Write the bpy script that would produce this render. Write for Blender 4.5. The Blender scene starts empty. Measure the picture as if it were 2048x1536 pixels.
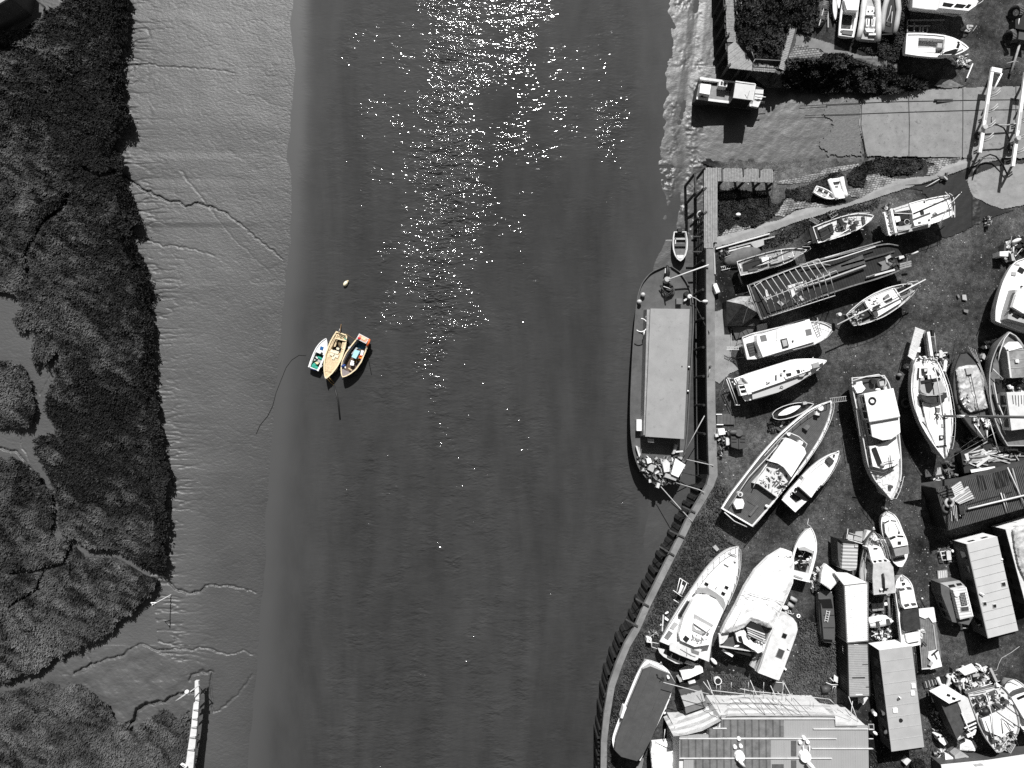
import bpy, math, random
import numpy as np
S = bpy.context.scene
# ---------------------------------------------------------------- camera, world, sun, exposure
CAMH = 79.0; FPX = 1365.33; TILT = math.atan(52 / FPX)
cd = bpy.data.cameras.new('camera'); cam = bpy.data.objects.new('camera', cd); S.collection.objects.link(cam)
cam.location = (0, 0, CAMH); cam.rotation_euler = (TILT, 0, 0)
cd.sensor_width = 36; cd.lens = 24; cd.clip_start = 1; cd.clip_end = 3000
S.camera = cam
SUN_EL = math.radians(46.5)
w = bpy.data.worlds.new('World'); S.world = w; w.use_nodes = True
nt = w.node_tree; bg = nt.nodes['Background']
sky = nt.nodes.new('ShaderNodeTexSky'); sky.sky_type = 'NISHITA'; sky.sun_disc = False
sky.sun_elevation = SUN_EL; sky.sun_rotation = 0.0
bw = nt.nodes.new('ShaderNodeRGBToBW')          # the photograph is monochrome: grey daylight
nt.links.new(sky.outputs[0], bw.inputs[0]); nt.links.new(bw.outputs[0], bg.inputs['Color'])
bg.inputs['Strength'].default_value = 0.05
sl = bpy.data.lights.new('sun', 'SUN'); sl.energy = 5.0; sl.angle = math.radians(0.5); sl.color = (1, 0.995, 0.985)
so = bpy.data.objects.new('sun', sl); S.collection.objects.link(so)
so.rotation_euler = (-(math.pi / 2 - SUN_EL), 0, 0)   # light comes from +Y (top of the picture)
so.location = (0, 60, 60)
S.view_settings.view_transform = 'Standard'; S.view_settings.look = 'None'
S.view_settings.exposure = 0.42; S.view_settings.gamma = 1
S.cycles.use_denoising = False
S.cycles.max_bounces = 4; S.cycles.diffuse_bounces = 2; S.cycles.glossy_bounces = 2
# ---------------------------------------------------------------- picture point + height -> place in the yard
CT, ST = math.cos(TILT), math.sin(TILT)
def Pn(px, py, z):
    px = np.asarray(px, float); py = np.asarray(py, float); z = np.asarray(z, float)
    x = (px - 1024) / FPX; y = -(py - 768) / FPX
    yy = y * CT + ST; zz = y * ST - CT
    t = (CAMH - z) / (-zz)
    return np.stack([x * t, yy * t, z + 0 * x], -1)
FR = [0, 0, 1.0]
def fr(ox, oy, k=5.12): FR[:] = [ox, oy, k]
def F0(): FR[:] = [0, 0, 1.0]
def px(p): return (FR[0] + p[0] / FR[2], FR[1] + p[1] / FR[2])
def ipx(q): return ((q[0] - FR[0]) * FR[2], (q[1] - FR[1]) * FR[2])
def W(p, z):
    q = px(p); return Pn(q[0], q[1], z)
R = random.Random(7)
# ---------------------------------------------------------------- materials
MC = {}
def base_nodes(name):
    m = bpy.data.materials.new(name); m.use_nodes = True
    return m, m.node_tree.nodes, m.node_tree.links, m.node_tree.nodes['Principled BSDF']
def mat(name, col, var=0.15, sc=1.5, rough=0.6, bump=0.0, bsc=8.0, stain=0.0, stripe=None, spec=0.3, metal=0.0):
    """col grey or rgb; var = mottling; stain = dirt patches; stripe=(angle deg, pitch m, depth, dark) plank or rib pattern"""
    if name in MC: return MC[name]
    m, N, L, b = base_nodes(name)
    c = (col, col, col) if isinstance(col, (int, float)) else col
    tc = N.new('ShaderNodeTexCoord'); geo = N.new('ShaderNodeNewGeometry')
    n1 = N.new('ShaderNodeTexNoise'); n1.inputs['Scale'].default_value = sc; n1.inputs['Detail'].default_value = 5
    n1.inputs['Roughness'].default_value = 0.65
    L.new(geo.outputs['Position'], n1.inputs['Vector'])
    mr = N.new('ShaderNodeMapRange'); mr.inputs['From Min'].default_value = 0.3; mr.inputs['From Max'].default_value = 0.7
    mr.inputs['To Min'].default_value = 1 - var; mr.inputs['To Max'].default_value = 1 + var * 0.6
    L.new(n1.outputs['Fac'], mr.inputs['Value'])
    val = mr.outputs[0]
    def mul(a, bb):
        x = N.new('ShaderNodeMath'); x.operation = 'MULTIPLY'
        for i, v in enumerate((a, bb)):
            if isinstance(v, float): x.inputs[i].default_value = v
            else: L.new(v, x.inputs[i])
        return x.outputs[0]
    if stain:
        n2 = N.new('ShaderNodeTexNoise'); n2.inputs['Scale'].default_value = sc * 2.3; n2.inputs['Detail'].default_value = 8
        n2.inputs['Roughness'].default_value = 0.75
        L.new(geo.outputs['Position'], n2.inputs['Vector'])
        r2 = N.new('ShaderNodeMapRange'); r2.inputs['From Min'].default_value = 0.56; r2.inputs['From Max'].default_value = 0.68
        r2.inputs['To Min'].default_value = 1.0; r2.inputs['To Max'].default_value = 1 - stain
        L.new(n2.outputs['Fac'], r2.inputs['Value']); val = mul(val, r2.outputs[0])
    h = None
    if stripe:
        ang, pitch, depth, dark = stripe
        mp = N.new('ShaderNodeMapping'); mp.inputs['Rotation'].default_value = (0, 0, math.radians(ang))
        L.new(geo.outputs['Position'], mp.inputs['Vector'])
        wv = N.new('ShaderNodeTexWave'); wv.inputs['Scale'].default_value = 0.3142 / pitch
        wv.inputs['Distortion'].default_value = 0.0
        L.new(mp.outputs[0], wv.inputs['Vector'])
        r3 = N.new('ShaderNodeMapRange'); r3.inputs['From Min'].default_value = 0.0; r3.inputs['From Max'].default_value = 0.25
        r3.inputs['To Min'].default_value = 1 - dark; r3.inputs['To Max'].default_value = 1.0
        L.new(wv.outputs['Fac'], r3.inputs['Value']); val = mul(val, r3.outputs[0])
        bn = N.new('ShaderNodeBump'); bn.inputs['Distance'].default_value = depth
        L.new(wv.outputs['Fac'], bn.inputs['Height']); h = bn
    vm = N.new('ShaderNodeVectorMath'); vm.operation = 'SCALE'; vm.inputs[0].default_value = c
    L.new(val, vm.inputs['Scale']); L.new(vm.outputs[0], b.inputs['Base Color'])
    if bump:
        n3 = N.new('ShaderNodeTexNoise'); n3.inputs['Scale'].default_value = bsc; n3.inputs['Detail'].default_value = 6
        L.new(geo.outputs['Position'], n3.inputs['Vector'])
        b2 = N.new('ShaderNodeBump'); b2.inputs['Distance'].default_value = bump
        L.new(n3.outputs['Fac'], b2.inputs['Height'])
        if h: L.new(h.outputs[0], b2.inputs['Normal'])
        h = b2
    if h: L.new(h.outputs[0], b.inputs['Normal'])
    b.inputs['Roughness'].default_value = rough; b.inputs['Metallic'].default_value = metal
    b.inputs['Specular IOR Level'].default_value = spec
    MC[name] = m; return m
def attr_mat(name, lo, hi, rough=0.8, attr='tone', sc=0.25, var=0.35):
    if name in MC: return MC[name]
    m, N, L, b = base_nodes(name)
    a = N.new('ShaderNodeAttribute'); a.attribute_name = attr
    geo = N.new('ShaderNodeNewGeometry')
    n1 = N.new('ShaderNodeTexNoise'); n1.inputs['Scale'].default_value = sc; n1.inputs['Detail'].default_value = 6
    L.new(geo.outputs['Position'], n1.inputs['Vector'])
    mr = N.new('ShaderNodeMapRange'); mr.inputs['From Min'].default_value = 0.35; mr.inputs['From Max'].default_value = 0.65
    mr.inputs['To Min'].default_value = 1 - var; mr.inputs['To Max'].default_value = 1 + var
    L.new(n1.outputs['Fac'], mr.inputs['Value'])
    r = N.new('ShaderNodeMapRange'); r.inputs['To Min'].default_value = lo; r.inputs['To Max'].default_value = hi
    L.new(a.outputs['Fac'], r.inputs['Value'])
    x = N.new('ShaderNodeMath'); x.operation = 'MULTIPLY'; L.new(r.outputs[0], x.inputs[0]); L.new(mr.outputs[0], x.inputs[1])
    cb = N.new('ShaderNodeCombineXYZ')
    for i in range(3): L.new(x.outputs[0], cb.inputs[i])
    L.new(cb.outputs[0], b.inputs['Base Color']); b.inputs['Roughness'].default_value = rough
    b.inputs['Specular IOR Level'].default_value = 0.2
    MC[name] = m; return m
WHITE = mat('white_gelcoat', 0.80, 0.05, 0.8, 0.35, stain=0.06)
WORN = mat('worn_white_paint', 0.74, 0.12, 1.6, 0.6, stain=0.45)
OFF = mat('off_white_paint', 0.58, 0.15, 1.2, 0.6, stain=0.25)
LGREY = mat('light_grey_paint', 0.36, 0.15, 1.2, 0.6, stain=0.2)
GREY = mat('grey_paint', 0.17, 0.2, 1.0, 0.6, stain=0.25)
DGREY = mat('dark_grey_paint', 0.07, 0.25, 1.0, 0.55, stain=0.2)
BLACK = mat('black_paint', 0.018, 0.3, 1.0, 0.5)
GLASS = mat('dark_window_glass', 0.012, 0.1, 1.0, 0.08, spec=0.5)
RUBBER = mat('black_rubber', 0.02, 0.2, 3.0, 0.7)
TEAK = mat('weathered_teak', 0.11, 0.3, 2.5, 0.7, 0.004, 20)
WOOD = mat('grey_timber', 0.25, 0.35, 3.0, 0.8, 0.01, 12, stain=0.3)
DWOOD = mat('dark_old_timber', 0.06, 0.45, 2.0, 0.85, 0.02, 8, stain=0.3)
STEEL = mat('galvanised_steel', 0.42, 0.2, 3.0, 0.45, spec=0.5)
CHROME = mat('bright_rail_steel', 0.55, 0.1, 3.0, 0.35, spec=0.5)
TARP = mat('white_tarpaulin', 0.75, 0.1, 1.5, 0.6, 0.12, 1.7)
DTARP = mat('dark_tarpaulin', 0.035, 0.3, 1.5, 0.55, 0.08, 2.2)
MTARP = mat('mottled_grey_tarpaulin', 0.45, 0.35, 1.6, 0.6, 0.12, 2.0, stain=0.5)
CONC = mat('old_concrete', 0.17, 0.28, 0.9, 0.85, 0.01, 9, stain=0.3)
LCONC = mat('pale_concrete', 0.235, 0.22, 0.7, 0.85, 0.01, 9, stain=0.25)
RUST = mat('rusty_steel_plate', 0.085, 0.3, 0.8, 0.7, 0.01, 5, stain=0.25)
ROPE = mat('pale_rope', 0.4, 0.2, 4, 0.9)
DROPE = mat('dark_rope', 0.03, 0.2, 4, 0.9)
PLASTIC = mat('white_plastic', 0.78, 0.04, 2, 0.5)
# ---------------------------------------------------------------- mesh helpers
def raw_obj(name, V, Fc, m, tone=None, smooth=False):
    me = bpy.data.meshes.new(name); V = np.asarray(V, float)
    if isinstance(Fc, np.ndarray):
        n, k = Fc.shape
        me.vertices.add(len(V)); me.vertices.foreach_set('co', V.ravel())
        me.loops.add(n * k); me.loops.foreach_set('vertex_index', Fc.ravel().astype(np.int32))
        me.polygons.add(n); me.polygons.foreach_set('loop_start', np.arange(0, n * k, k, dtype=np.int32))
        me.polygons.foreach_set('loop_total', np.full(n, k, np.int32)); me.update(calc_edges=True); me.validate()
    else:
        me.from_pydata([tuple(v) for v in V], [], Fc); me.update()
    if tone is not None:
        for an, (dom, arr) in tone.items():
            a = me.attributes.new(an, 'FLOAT', dom); a.data.foreach_set('value', np.asarray(arr, np.float32))
    if smooth: me.shade_smooth()
    me.materials.append(m)
    o = bpy.data.objects.new(name, me); S.collection.objects.link(o)
    return o
def tag(o, label=None, cat=None, group=None, kind=None):
    if label: o['label'] = label
    if cat: o['category'] = cat
    if group: o['group'] = group
    if kind: o['kind'] = kind
    return o
def fix(V, Fc):
    """faces outward: recompute normals with bmesh"""
    import bmesh
    bm = bmesh.new(); vs = [bm.verts.new(v) for v in V]
    for f in Fc:
        try: bm.faces.new([vs[i] for i in f])
        except ValueError: pass
    bmesh.ops.remove_doubles(bm, verts=bm.verts, dist=2e-4)
    bmesh.ops.recalc_face_normals(bm, faces=bm.faces)
    return bm
class MB:
    """collects shapes for one mesh (world coordinates)"""
    def __init__(s): s.V = []; s.F = []
    def add(s, V, Fc):
        n = len(s.V); s.V += [tuple(v) for v in V]; s.F += [tuple(i + n for i in f) for f in Fc]; return s
    def prism(s, top, z0, taper=0.0):
        top = np.asarray(top, float); n = len(top); c = top.mean(0)
        bot = c + (top - c) * (1 + taper); bot[:, 2] = z0
        V = list(top) + list(bot)
        Fc = [tuple(range(n)), tuple(range(2 * n - 1, n - 1, -1))] + [(i, i + n, (i + 1) % n + n, (i + 1) % n) for i in range(n)]
        return s.add(V, Fc)
    def slab(s, a, b, w, z0, z1):
        """box from world a to b (xy), width w, between heights z0 and z1"""
        a = np.array(a[:2]); b = np.array(b[:2]); d = b - a; l = np.linalg.norm(d) or 1; n = np.array([-d[1], d[0]]) / l * w / 2
        c = [a + n, b + n, b - n, a - n]
        V = [(x, y, z1) for x, y in c] + [(x, y, z0) for x, y in c]
        return s.add(V, [(0, 3, 2, 1), (4, 5, 6, 7), (0, 1, 5, 4), (1, 2, 6, 5), (2, 3, 7, 6), (3, 0, 4, 7)])
    def tube(s, pts, r, n=6):
        pts = [np.array(p, float) for p in pts]
        rings = []
        for i, p in enumerate(pts):
            d = pts[min(i + 1, len(pts) - 1)] - pts[max(i - 1, 0)]; d /= (np.linalg.norm(d) or 1)
            u = np.cross(d, (0, 0, 1)) if abs(d[2]) < 0.95 else np.cross(d, (1, 0, 0)); u /= np.linalg.norm(u); v = np.cross(u, d)
            rings.append([p + r * (math.cos(2 * math.pi * k / n) * u + math.sin(2 * math.pi * k / n) * v) for k in range(n)])
        V = [q for g in rings for q in g]; Fc = []
        for i in range(len(rings) - 1):
            for k in range(n):
                a, b = i * n + k, i * n + (k + 1) % n; Fc.append((a, b, b + n, a + n))
        Fc += [tuple(range(n)), tuple(range(len(V) - 1, len(V) - n - 1, -1))]
        return s.add(V, Fc)
    def cyl(s, c, z0, z1, r0, r1=None, n=14):
        r1 = r0 if r1 is None else r1
        V = [(c[0] + r * math.cos(2 * math.pi * k / n), c[1] + r * math.sin(2 * math.pi * k / n), z) for z, r in ((z1, r1), (z0, r0)) for k in range(n)]
        return s.add(V, [tuple(range(n)), tuple(range(2 * n - 1, n - 1, -1))] + [(k, k + n, (k + 1) % n + n, (k + 1) % n) for k in range(n)])
    def torus(s, c, r, t, n=18, m=8, tilt=(0, 0)):
        V = []
        for i in range(n):
            a = 2 * math.pi * i / n
            for j in range(m):
                b = 2 * math.pi * j / m; q = r + t * math.cos(b)
                x, y, z = q * math.cos(a), q * math.sin(a), t * math.sin(b)
                V.append((c[0] + x, c[1] + y, c[2] + z + x * tilt[0] + y * tilt[1]))
        return s.add(V, [(i * m + j, ((i + 1) % n) * m + j, ((i + 1) % n) * m + (j + 1) % m, i * m + (j + 1) % m) for i in range(n) for j in range(m)])
    def ell(s, c, rx, ry, rz, ang=0, n=14, m=8):
        V = []; ca, sa = math.cos(ang), math.sin(ang)
        for j in range(m + 1):
            th = math.pi * j / m
            for i in range(n):
                a = 2 * math.pi * i / n; x, y, z = rx * math.sin(th) * math.cos(a), ry * math.sin(th) * math.sin(a), rz * math.cos(th)
                V.append((c[0] + x * ca - y * sa, c[1] + x * sa + y * ca, c[2] + z))
        return s.add(V, [(j * n + i, j * n + (i + 1) % n, (j + 1) * n + (i + 1) % n, (j + 1) * n + i) for j in range(m) for i in range(n)])
def build(name, mb, m, T=None, parent=None, smooth=False):
    bm = fix(mb.V, mb.F)
    me = bpy.data.meshes.new(name); bm.to_mesh(me); bm.free(); me.materials.append(m)
    if smooth: me.shade_smooth()
    o = bpy.data.objects.new(name, me); S.collection.objects.link(o)
    loc = np.array(T.loc if T else (0, 0, 0))
    if not T:
        V = np.asarray(mb.V); loc = np.array([V[:, 0].mean(), V[:, 1].mean(), V[:, 2].min()]); o.location = loc
    me.transform(__import__('mathutils').Matrix.Translation(-loc))
    if T: o.parent = parent or T.e
    return o
def single(name, mb, m, label, cat, group=None, kind=None, smooth=False):
    return tag(build(name, mb, m, smooth=smooth), label, cat, group, kind)
class Thing:
    def __init__(s, name, label, cat, at, z=0.0, group=None):
        s.loc = tuple(W(at, z)); s.e = bpy.data.objects.new(name, None); s.e.empty_display_size = 0.3
        S.collection.objects.link(s.e); s.e.location = s.loc; tag(s.e, label, cat, group)
    def part(s, name, mb, m, parent=None, smooth=False): return build(name, mb, m, s, parent, smooth)
    def prism(s, name, pts, z1, z0, m, taper=0.0, parent=None):
        top = [W(p, z1) for p in pts]; o = s.part(name, MB().prism(top, z0, taper), m, parent)
        o_top = np.array(top); s.last = (o, o_top, z0, z1, taper); return o
    def windows(s, edge, n, lo=0.35, hi=0.85, m=None, gap=0.15, name='window', end=0.06):
        """n windows on wall number edge of the last prism"""
        o, top, z0, z1, taper = s.last; c = top.mean(0); k = len(top)
        bot = c + (top - c) * (1 + taper); bot[:, 2] = z0
        a, b, a0, b0 = top[edge], top[(edge + 1) % k], bot[edge], bot[(edge + 1) % k]
        nrm = np.array([(b - a)[1], -(b - a)[0], 0]); nrm /= np.linalg.norm(nrm)
        if np.dot(nrm, (a + b) / 2 - c) < 0: nrm = -nrm
        for i in range(n):
            u0 = end + (1 - 2 * end) * (i + gap / 2) / n; u1 = end + (1 - 2 * end) * (i + 1 - gap / 2) / n
            q = []
            for u, v in ((u0, lo), (u1, lo), (u1, hi), (u0, hi)):
                tp = a + (b - a) * u; bt = a0 + (b0 - a0) * u; q.append(bt + (tp - bt) * v)
            V = [p + nrm * 0.03 for p in q] + [p - nrm * 0.04 for p in q]
            s.part(name, MB().add(V, [(0, 1, 2, 3), (7, 6, 5, 4), (0, 4, 5, 1), (1, 5, 6, 2), (2, 6, 7, 3), (3, 7, 4, 0)]), m or GLASS, parent=o)
    def slab(s, name, a, b, w, z0, z1, m, parent=None):
        return s.part(name, MB().slab(W(a, z1), W(b, z1), w, z0, z1), m, parent)
    def tube(s, name, pts, r, m, parent=None):
        return s.part(name, MB().tube([W(p[:2], p[2]) for p in pts], r), m, parent, True)
    def hatch(s, c, wpx, hpx, z, ang, m=None, h=0.08, name='hatch', frame=None):
        """rectangular hatch: size in picture px, lying on a surface at height z"""
        q = px(c); ca, sa = math.cos(math.radians(ang)), math.sin(math.radians(ang))
        pts = [ipx((q[0] + x * ca - y * sa, q[1] + x * sa + y * ca)) for x, y in ((-wpx / 2, -hpx / 2), (wpx / 2, -hpx / 2), (wpx / 2, hpx / 2), (-wpx / 2, hpx / 2))]
        if frame:
            pf = [ipx((q[0] + x * ca - y * sa, q[1] + x * sa + y * ca)) for x, y in ((-wpx / 2 - .9, -hpx / 2 - .9), (wpx / 2 + .9, -hpx / 2 - .9), (wpx / 2 + .9, hpx / 2 + .9), (-wpx / 2 - .9, hpx / 2 + .9))]
            f = s.part(name, MB().prism([W(p, z + h * .7) for p in pf], z - 0.02), frame)
            s.part('pane', MB().prism([W(p, z + h) for p in pts], z + .01), m or GLASS, f)
            return f
        return s.part(name, MB().prism([W(p, z + h) for p in pts], z - 0.02), m or GLASS)
    def cyl(s, name, c, z0, z1, r, m, r1=None, parent=None): return s.part(name, MB().cyl(W(c, z1), z0, z1, r, r1), m, parent, False)
    def ell(s, name, c, z, rx, ry, rz, m, ang=0, parent=None): return s.part(name, MB().ell(W(c, z), rx, ry, rz, ang), m, parent, True)
PROF = dict(
    motor=([0, .04, .12, .25, .4, .55, .8, 1], [0, .2, .48, .78, .95, 1, .97, .88]),
    yacht=([0, .05, .15, .3, .5, .7, .85, 1], [0, .17, .45, .77, 1, .96, .8, .5]),
    double=([0, .06, .18, .33, .5, .67, .82, .94, 1], [0, .28, .62, .9, 1, .93, .68, .32, .03]),
    canoe=([0, .06, .18, .35, .55, .72, .88, .97, 1], [0, .26, .58, .87, 1, .97, .8, .5, .3]),
    blunt=([0, .03, .1, .2, .35, .6, 1], [.25, .5, .8, .95, 1, 1, .92]),
    dinghy=([0, .06, .2, .4, .6, .8, 1], [0, .35, .72, .95, 1, .95, .8]),
    punt=([0, .04, .1, .9, 1], [.75, .92, 1, 1, .95]))
class Boat(Thing):
    def __init__(s, name, label, bow, stern, beam, prof='motor', zd=1.6, zk=0.35, rise=0.3, hull=WHITE, deck=WHITE, rail=None,
                 bul=0.12, cockpit=None, cdepth=0.6, cw=0.8, floor=None, cat='boat', group=None, base=0.0, LR=None, railw=0.09, trans=0.0, nst=26, rake=0.5, flat=0.12):
        if LR:
            Lp = [px(p) for p in LR[0]]; Rp = [px(p) for p in LR[1]]
            tt = np.linspace(0, 1, len(Lp)); ts = np.linspace(0, 1, nst)
            Lx = np.stack([np.interp(ts, tt, [p[i] for p in Lp]) for i in (0, 1)], -1)
            Rx = np.stack([np.interp(ts, tt, [p[i] for p in Rp]) for i in (0, 1)], -1)
            for _ in range(2):
                for A in (Lx, Rx): A[1:-1] = (A[:-2] + 2 * A[1:-1] + A[2:]) / 4
            s.bow = (Lx[0] + Rx[0]) / 2; s.st = (Lx[-1] + Rx[-1]) / 2; beam = np.linalg.norm(Lx - Rx, axis=1).max()
        else:
            s.bow = np.array(px(bow)); s.st = np.array(px(stern))
            ts = np.linspace(0, 1, nst) ** 1.25
            d = s.st - s.bow; n = np.array([-d[1], d[0]]) / np.linalg.norm(d)
            tt, ww = PROF[prof] if isinstance(prof, str) else prof
            # smooth the table
            fine = np.linspace(0, 1, 101); wf = np.interp(fine, tt, ww)
            for _ in range(6): wf[1:-1] = (wf[:-2] + 2 * wf[1:-1] + wf[2:]) / 4
            hw = np.interp(ts, fine, wf) * beam / 2
            c = s.bow + d * ts[:, None]
            if trans: c = c + d / np.linalg.norm(d) * 0
            Lx = c + n * hw[:, None]; Rx = c - n * hw[:, None]
        s.beam = beam; s.dirp = (s.st - s.bow); s.np_ = np.array([-s.dirp[1], s.dirp[0]]) / np.linalg.norm(s.dirp)
        s.zd = zd; s.rise = rise
        mid = (s.bow + s.st) / 2
        super().__init__(name, label, cat, ipx(mid), base, group)
        zg = zd + rise * (1 - ts) ** 2 * 1.0
        Lw = Pn(Lx[:, 0], Lx[:, 1], zg); Rw = Pn(Rx[:, 0], Rx[:, 1], zg)
        cen = (Lw + Rw) / 2
        # extra stations for the cockpit step
        st = [(ts[i], Lw[i], Rw[i]) for i in range(nst)]
        if cockpit:
            for tc in cockpit:
                for e in (-0.002, 0.002):
                    t = min(max(tc + e, 0.001), 0.999)
                    st.append((t, np.array([np.interp(t, ts, Lw[:, k]) for k in range(3)]), np.array([np.interp(t, ts, Rw[:, k]) for k in range(3)])))
            st.sort(key=lambda x: x[0])
        bowv = cen[0]; ax = cen[-1] - cen[0]; ax[2] = 0; ln = np.linalg.norm(ax); ax /= ln
        H = MB(); D = MB(); Rl = MB(); Fl = MB(); rows = []
        for t, l, r in st:
            c = (l + r) / 2; half = (l - r) / 2; hwid = np.linalg.norm(half)
            fr_ = [(0, 1.0), (.3, .96), (.6, .82), (.85, .5), (1, flat)]
            row = []
            for side in (1, -1):
                for f, wd in fr_:
                    z = c[2] + (zk - c[2]) * f
                    p = c + half * side * wd + ax * (rake * f * (1 - t) ** 3) * (c[2] - zk) * .6 - ax * (0.25 * f * t ** 6) * (c[2] - zk)
                    p = np.array([p[0], p[1], z]); row.append(p)
            rows.append(row)
        for row in rows: H.V += [tuple(p) for p in row]
        for i in range(len(rows) - 1):
            a = i * 10; b = a + 10
            for j in range(4):
                H.F += [(a + j, a + j + 1, b + j + 1, b + j), (a + 5 + j, b + 5 + j, b + 6 + j, a + 6 + j)]
            H.F.append((a + 4, a + 9, b + 9, b + 4))
        for a in (0, (len(rows) - 1) * 10): H.F.append((a, a + 1, a + 2, a + 3, a + 4, a + 9, a + 8, a + 7, a + 6, a + 5))
        s.hull = s.part('hull', H, hull, smooth=False)
        for p in s.hull.data.polygons: p.use_smooth = len(p.vertices) == 4
        def strip(mb, f0, f1, mb2=None):
            pr = None; pt = 0
            for t, l, r in st:
                q = []
                for side in (1, -1):
                    c = (l + r) / 2; half = (l - r) / 2 * side; hl = np.linalg.norm(half)
                    q.append([f0(t, c, half, hl), f1(t, c, half, hl)])
                if pr is not None:
                    tg = mb2 if mb2 is not None and not incp((t + pt) / 2) else mb
                    for k in (0, 1):
                        tg.add([pr[k][0], pr[k][1], q[k][1], q[k][0]], [(0, 1, 2, 3)])
                pr = q; pt = t
        inw = lambda hl, x: max(0.0, 1 - x / hl) if hl > 1e-4 else 0
        up = lambda p, dz: np.array([p[0], p[1], p[2] + dz])
        outer = lambda t, c, h, hl: up(c + h * (1 + 0.02 / max(hl, .05)), 0.0)
        outt = lambda t, c, h, hl: up(c + h * (1 + 0.02 / max(hl, .05)), 0.05)
        rin = lambda t, c, h, hl: up(c + h * inw(hl, railw), 0.05)
        rin0 = lambda t, c, h, hl: up(c + h * inw(hl, railw), -bul)
        incp = lambda t: cockpit and cockpit[0] < t < cockpit[1]
        ce = lambda t, c, h, hl: up(c + h * (inw(hl, railw) * (cw if cockpit else .5)), -bul)
        ce2 = lambda t, c, h, hl: up(c + h * (inw(hl, railw) * (cw if cockpit else .5)), -(cdepth if incp(t) else bul))
        ct = lambda t, c, h, hl: up(c, -(cdepth if incp(t) else bul))
        strip(Rl, outer, outt); strip(Rl, outt, rin); strip(Rl, rin, rin0)
        t0_, l_, r_ = st[0]; c_ = (l_ + r_) / 2; h_ = (l_ - r_) / 2; hl_ = np.linalg.norm(h_)
        if hl_ > .01: Rl.add([outt(t0_, c_, h_, hl_), outt(t0_, c_, -h_, hl_), rin(t0_, c_, -h_, hl_), rin(t0_, c_, h_, hl_)], [(0, 1, 2, 3)])
        strip(D, rin0, ce)
        if cockpit:
            strip(D, ce, ce2)
            strip(D if floor is None else Fl, ce2, ct, D)
        else: strip(D, ce, ct)
        s.railo = s.part('gunwale', Rl, rail or hull)
        # transom cap
        s.deck = s.part('deck', D, deck)
        if Fl.V: s.part('cockpit_floor', Fl, floor)
        l, r = st[-1][1], st[-1][2]
        if np.linalg.norm(l - r) > 0.3:
            bk = ax * railw
            m2 = MB(); V = [l, r, r - bk, l - bk]
            m2.add([up(v, .05) for v in V] + [up(v, -cdepth if cockpit and cockpit[1] > .95 else -bul) for v in V], [(0, 1, 2, 3), (7, 6, 5, 4), (0, 4, 5, 1), (1, 5, 6, 2), (2, 6, 7, 3), (3, 7, 4, 0)])
            s.part('transom', m2, rail or hull)
        if base == 0.0 and zk > 0.05:
            for t in (.3, .75):
                c = cen[0] + (cen[-1] - cen[0]) * t
                s.part('keel_block', MB().slab(c - ax * .2, c + ax * .2, .6, 0, zk + .12), DWOOD)
        s.st_ = st; s.ts = ts; s.Lx, s.Rx = Lx, Rx
    def L(s, t, v):
        """point at fraction t from the bow and v (-1..1) of the half beam, in the current frame"""
        return ipx(s.bow + s.dirp * t + s.np_ * v * s.beam / 2)
    def zat(s, t): return s.zd + s.rise * (1 - t) ** 2
    def house(s, name, t0, t1, w0, w1, h, m, z0=None, taper=0.06, win=None, off=0.0):
        z0 = s.zat((t0 + t1) / 2) - .15 if z0 is None else z0
        o = s.prism(name, [s.L(t0, w0 + off), s.L(t0, -w0 + off), s.L(t1, -w1 + off), s.L(t1, w1 + off)], z0 + h, z0, m, taper)
        if win:
            for e, n in win: s.windows(e, n)
        return o
    def guard(s, t0, t1, h=0.6, r=0.025, m=None, n=6, both=True, inset=.93, mid=True):
        """stanchions and a guard rail from t0 to t1 on both sides"""
        m = m or CHROME
        for k, P_ in ((0, s.Lx), (1, s.Rx)) if both is True else ((both, (s.Lx, s.Rx)[both]),):
            mb = MB(); pts = []
            for t in np.linspace(t0, t1, n * 2):
                q = np.array([np.interp(t, s.ts, P_[:, 0]), np.interp(t, s.ts, P_[:, 1])]); c = s.bow + s.dirp * t
                q = c + (q - c) * inset; z = s.zat(t); a = Pn(q[0], q[1], z); pts.append(a + (0, 0, h))
            mb.tube(pts, r, 5)
            for i in range(0, len(pts), 2): mb.tube([pts[i] - (0, 0, h), pts[i]], r, 5)
            s.part('guard_rail', mb, m)
    def mast(s, t, v, h, r=0.08, m=None, lean=0):
        z = s.zat(t); b = W(s.L(t, v), z)
        return s.part('mast', MB().tube([b, b + np.array([0, 0, h])], r, 8), m or STEEL, smooth=True)
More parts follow.
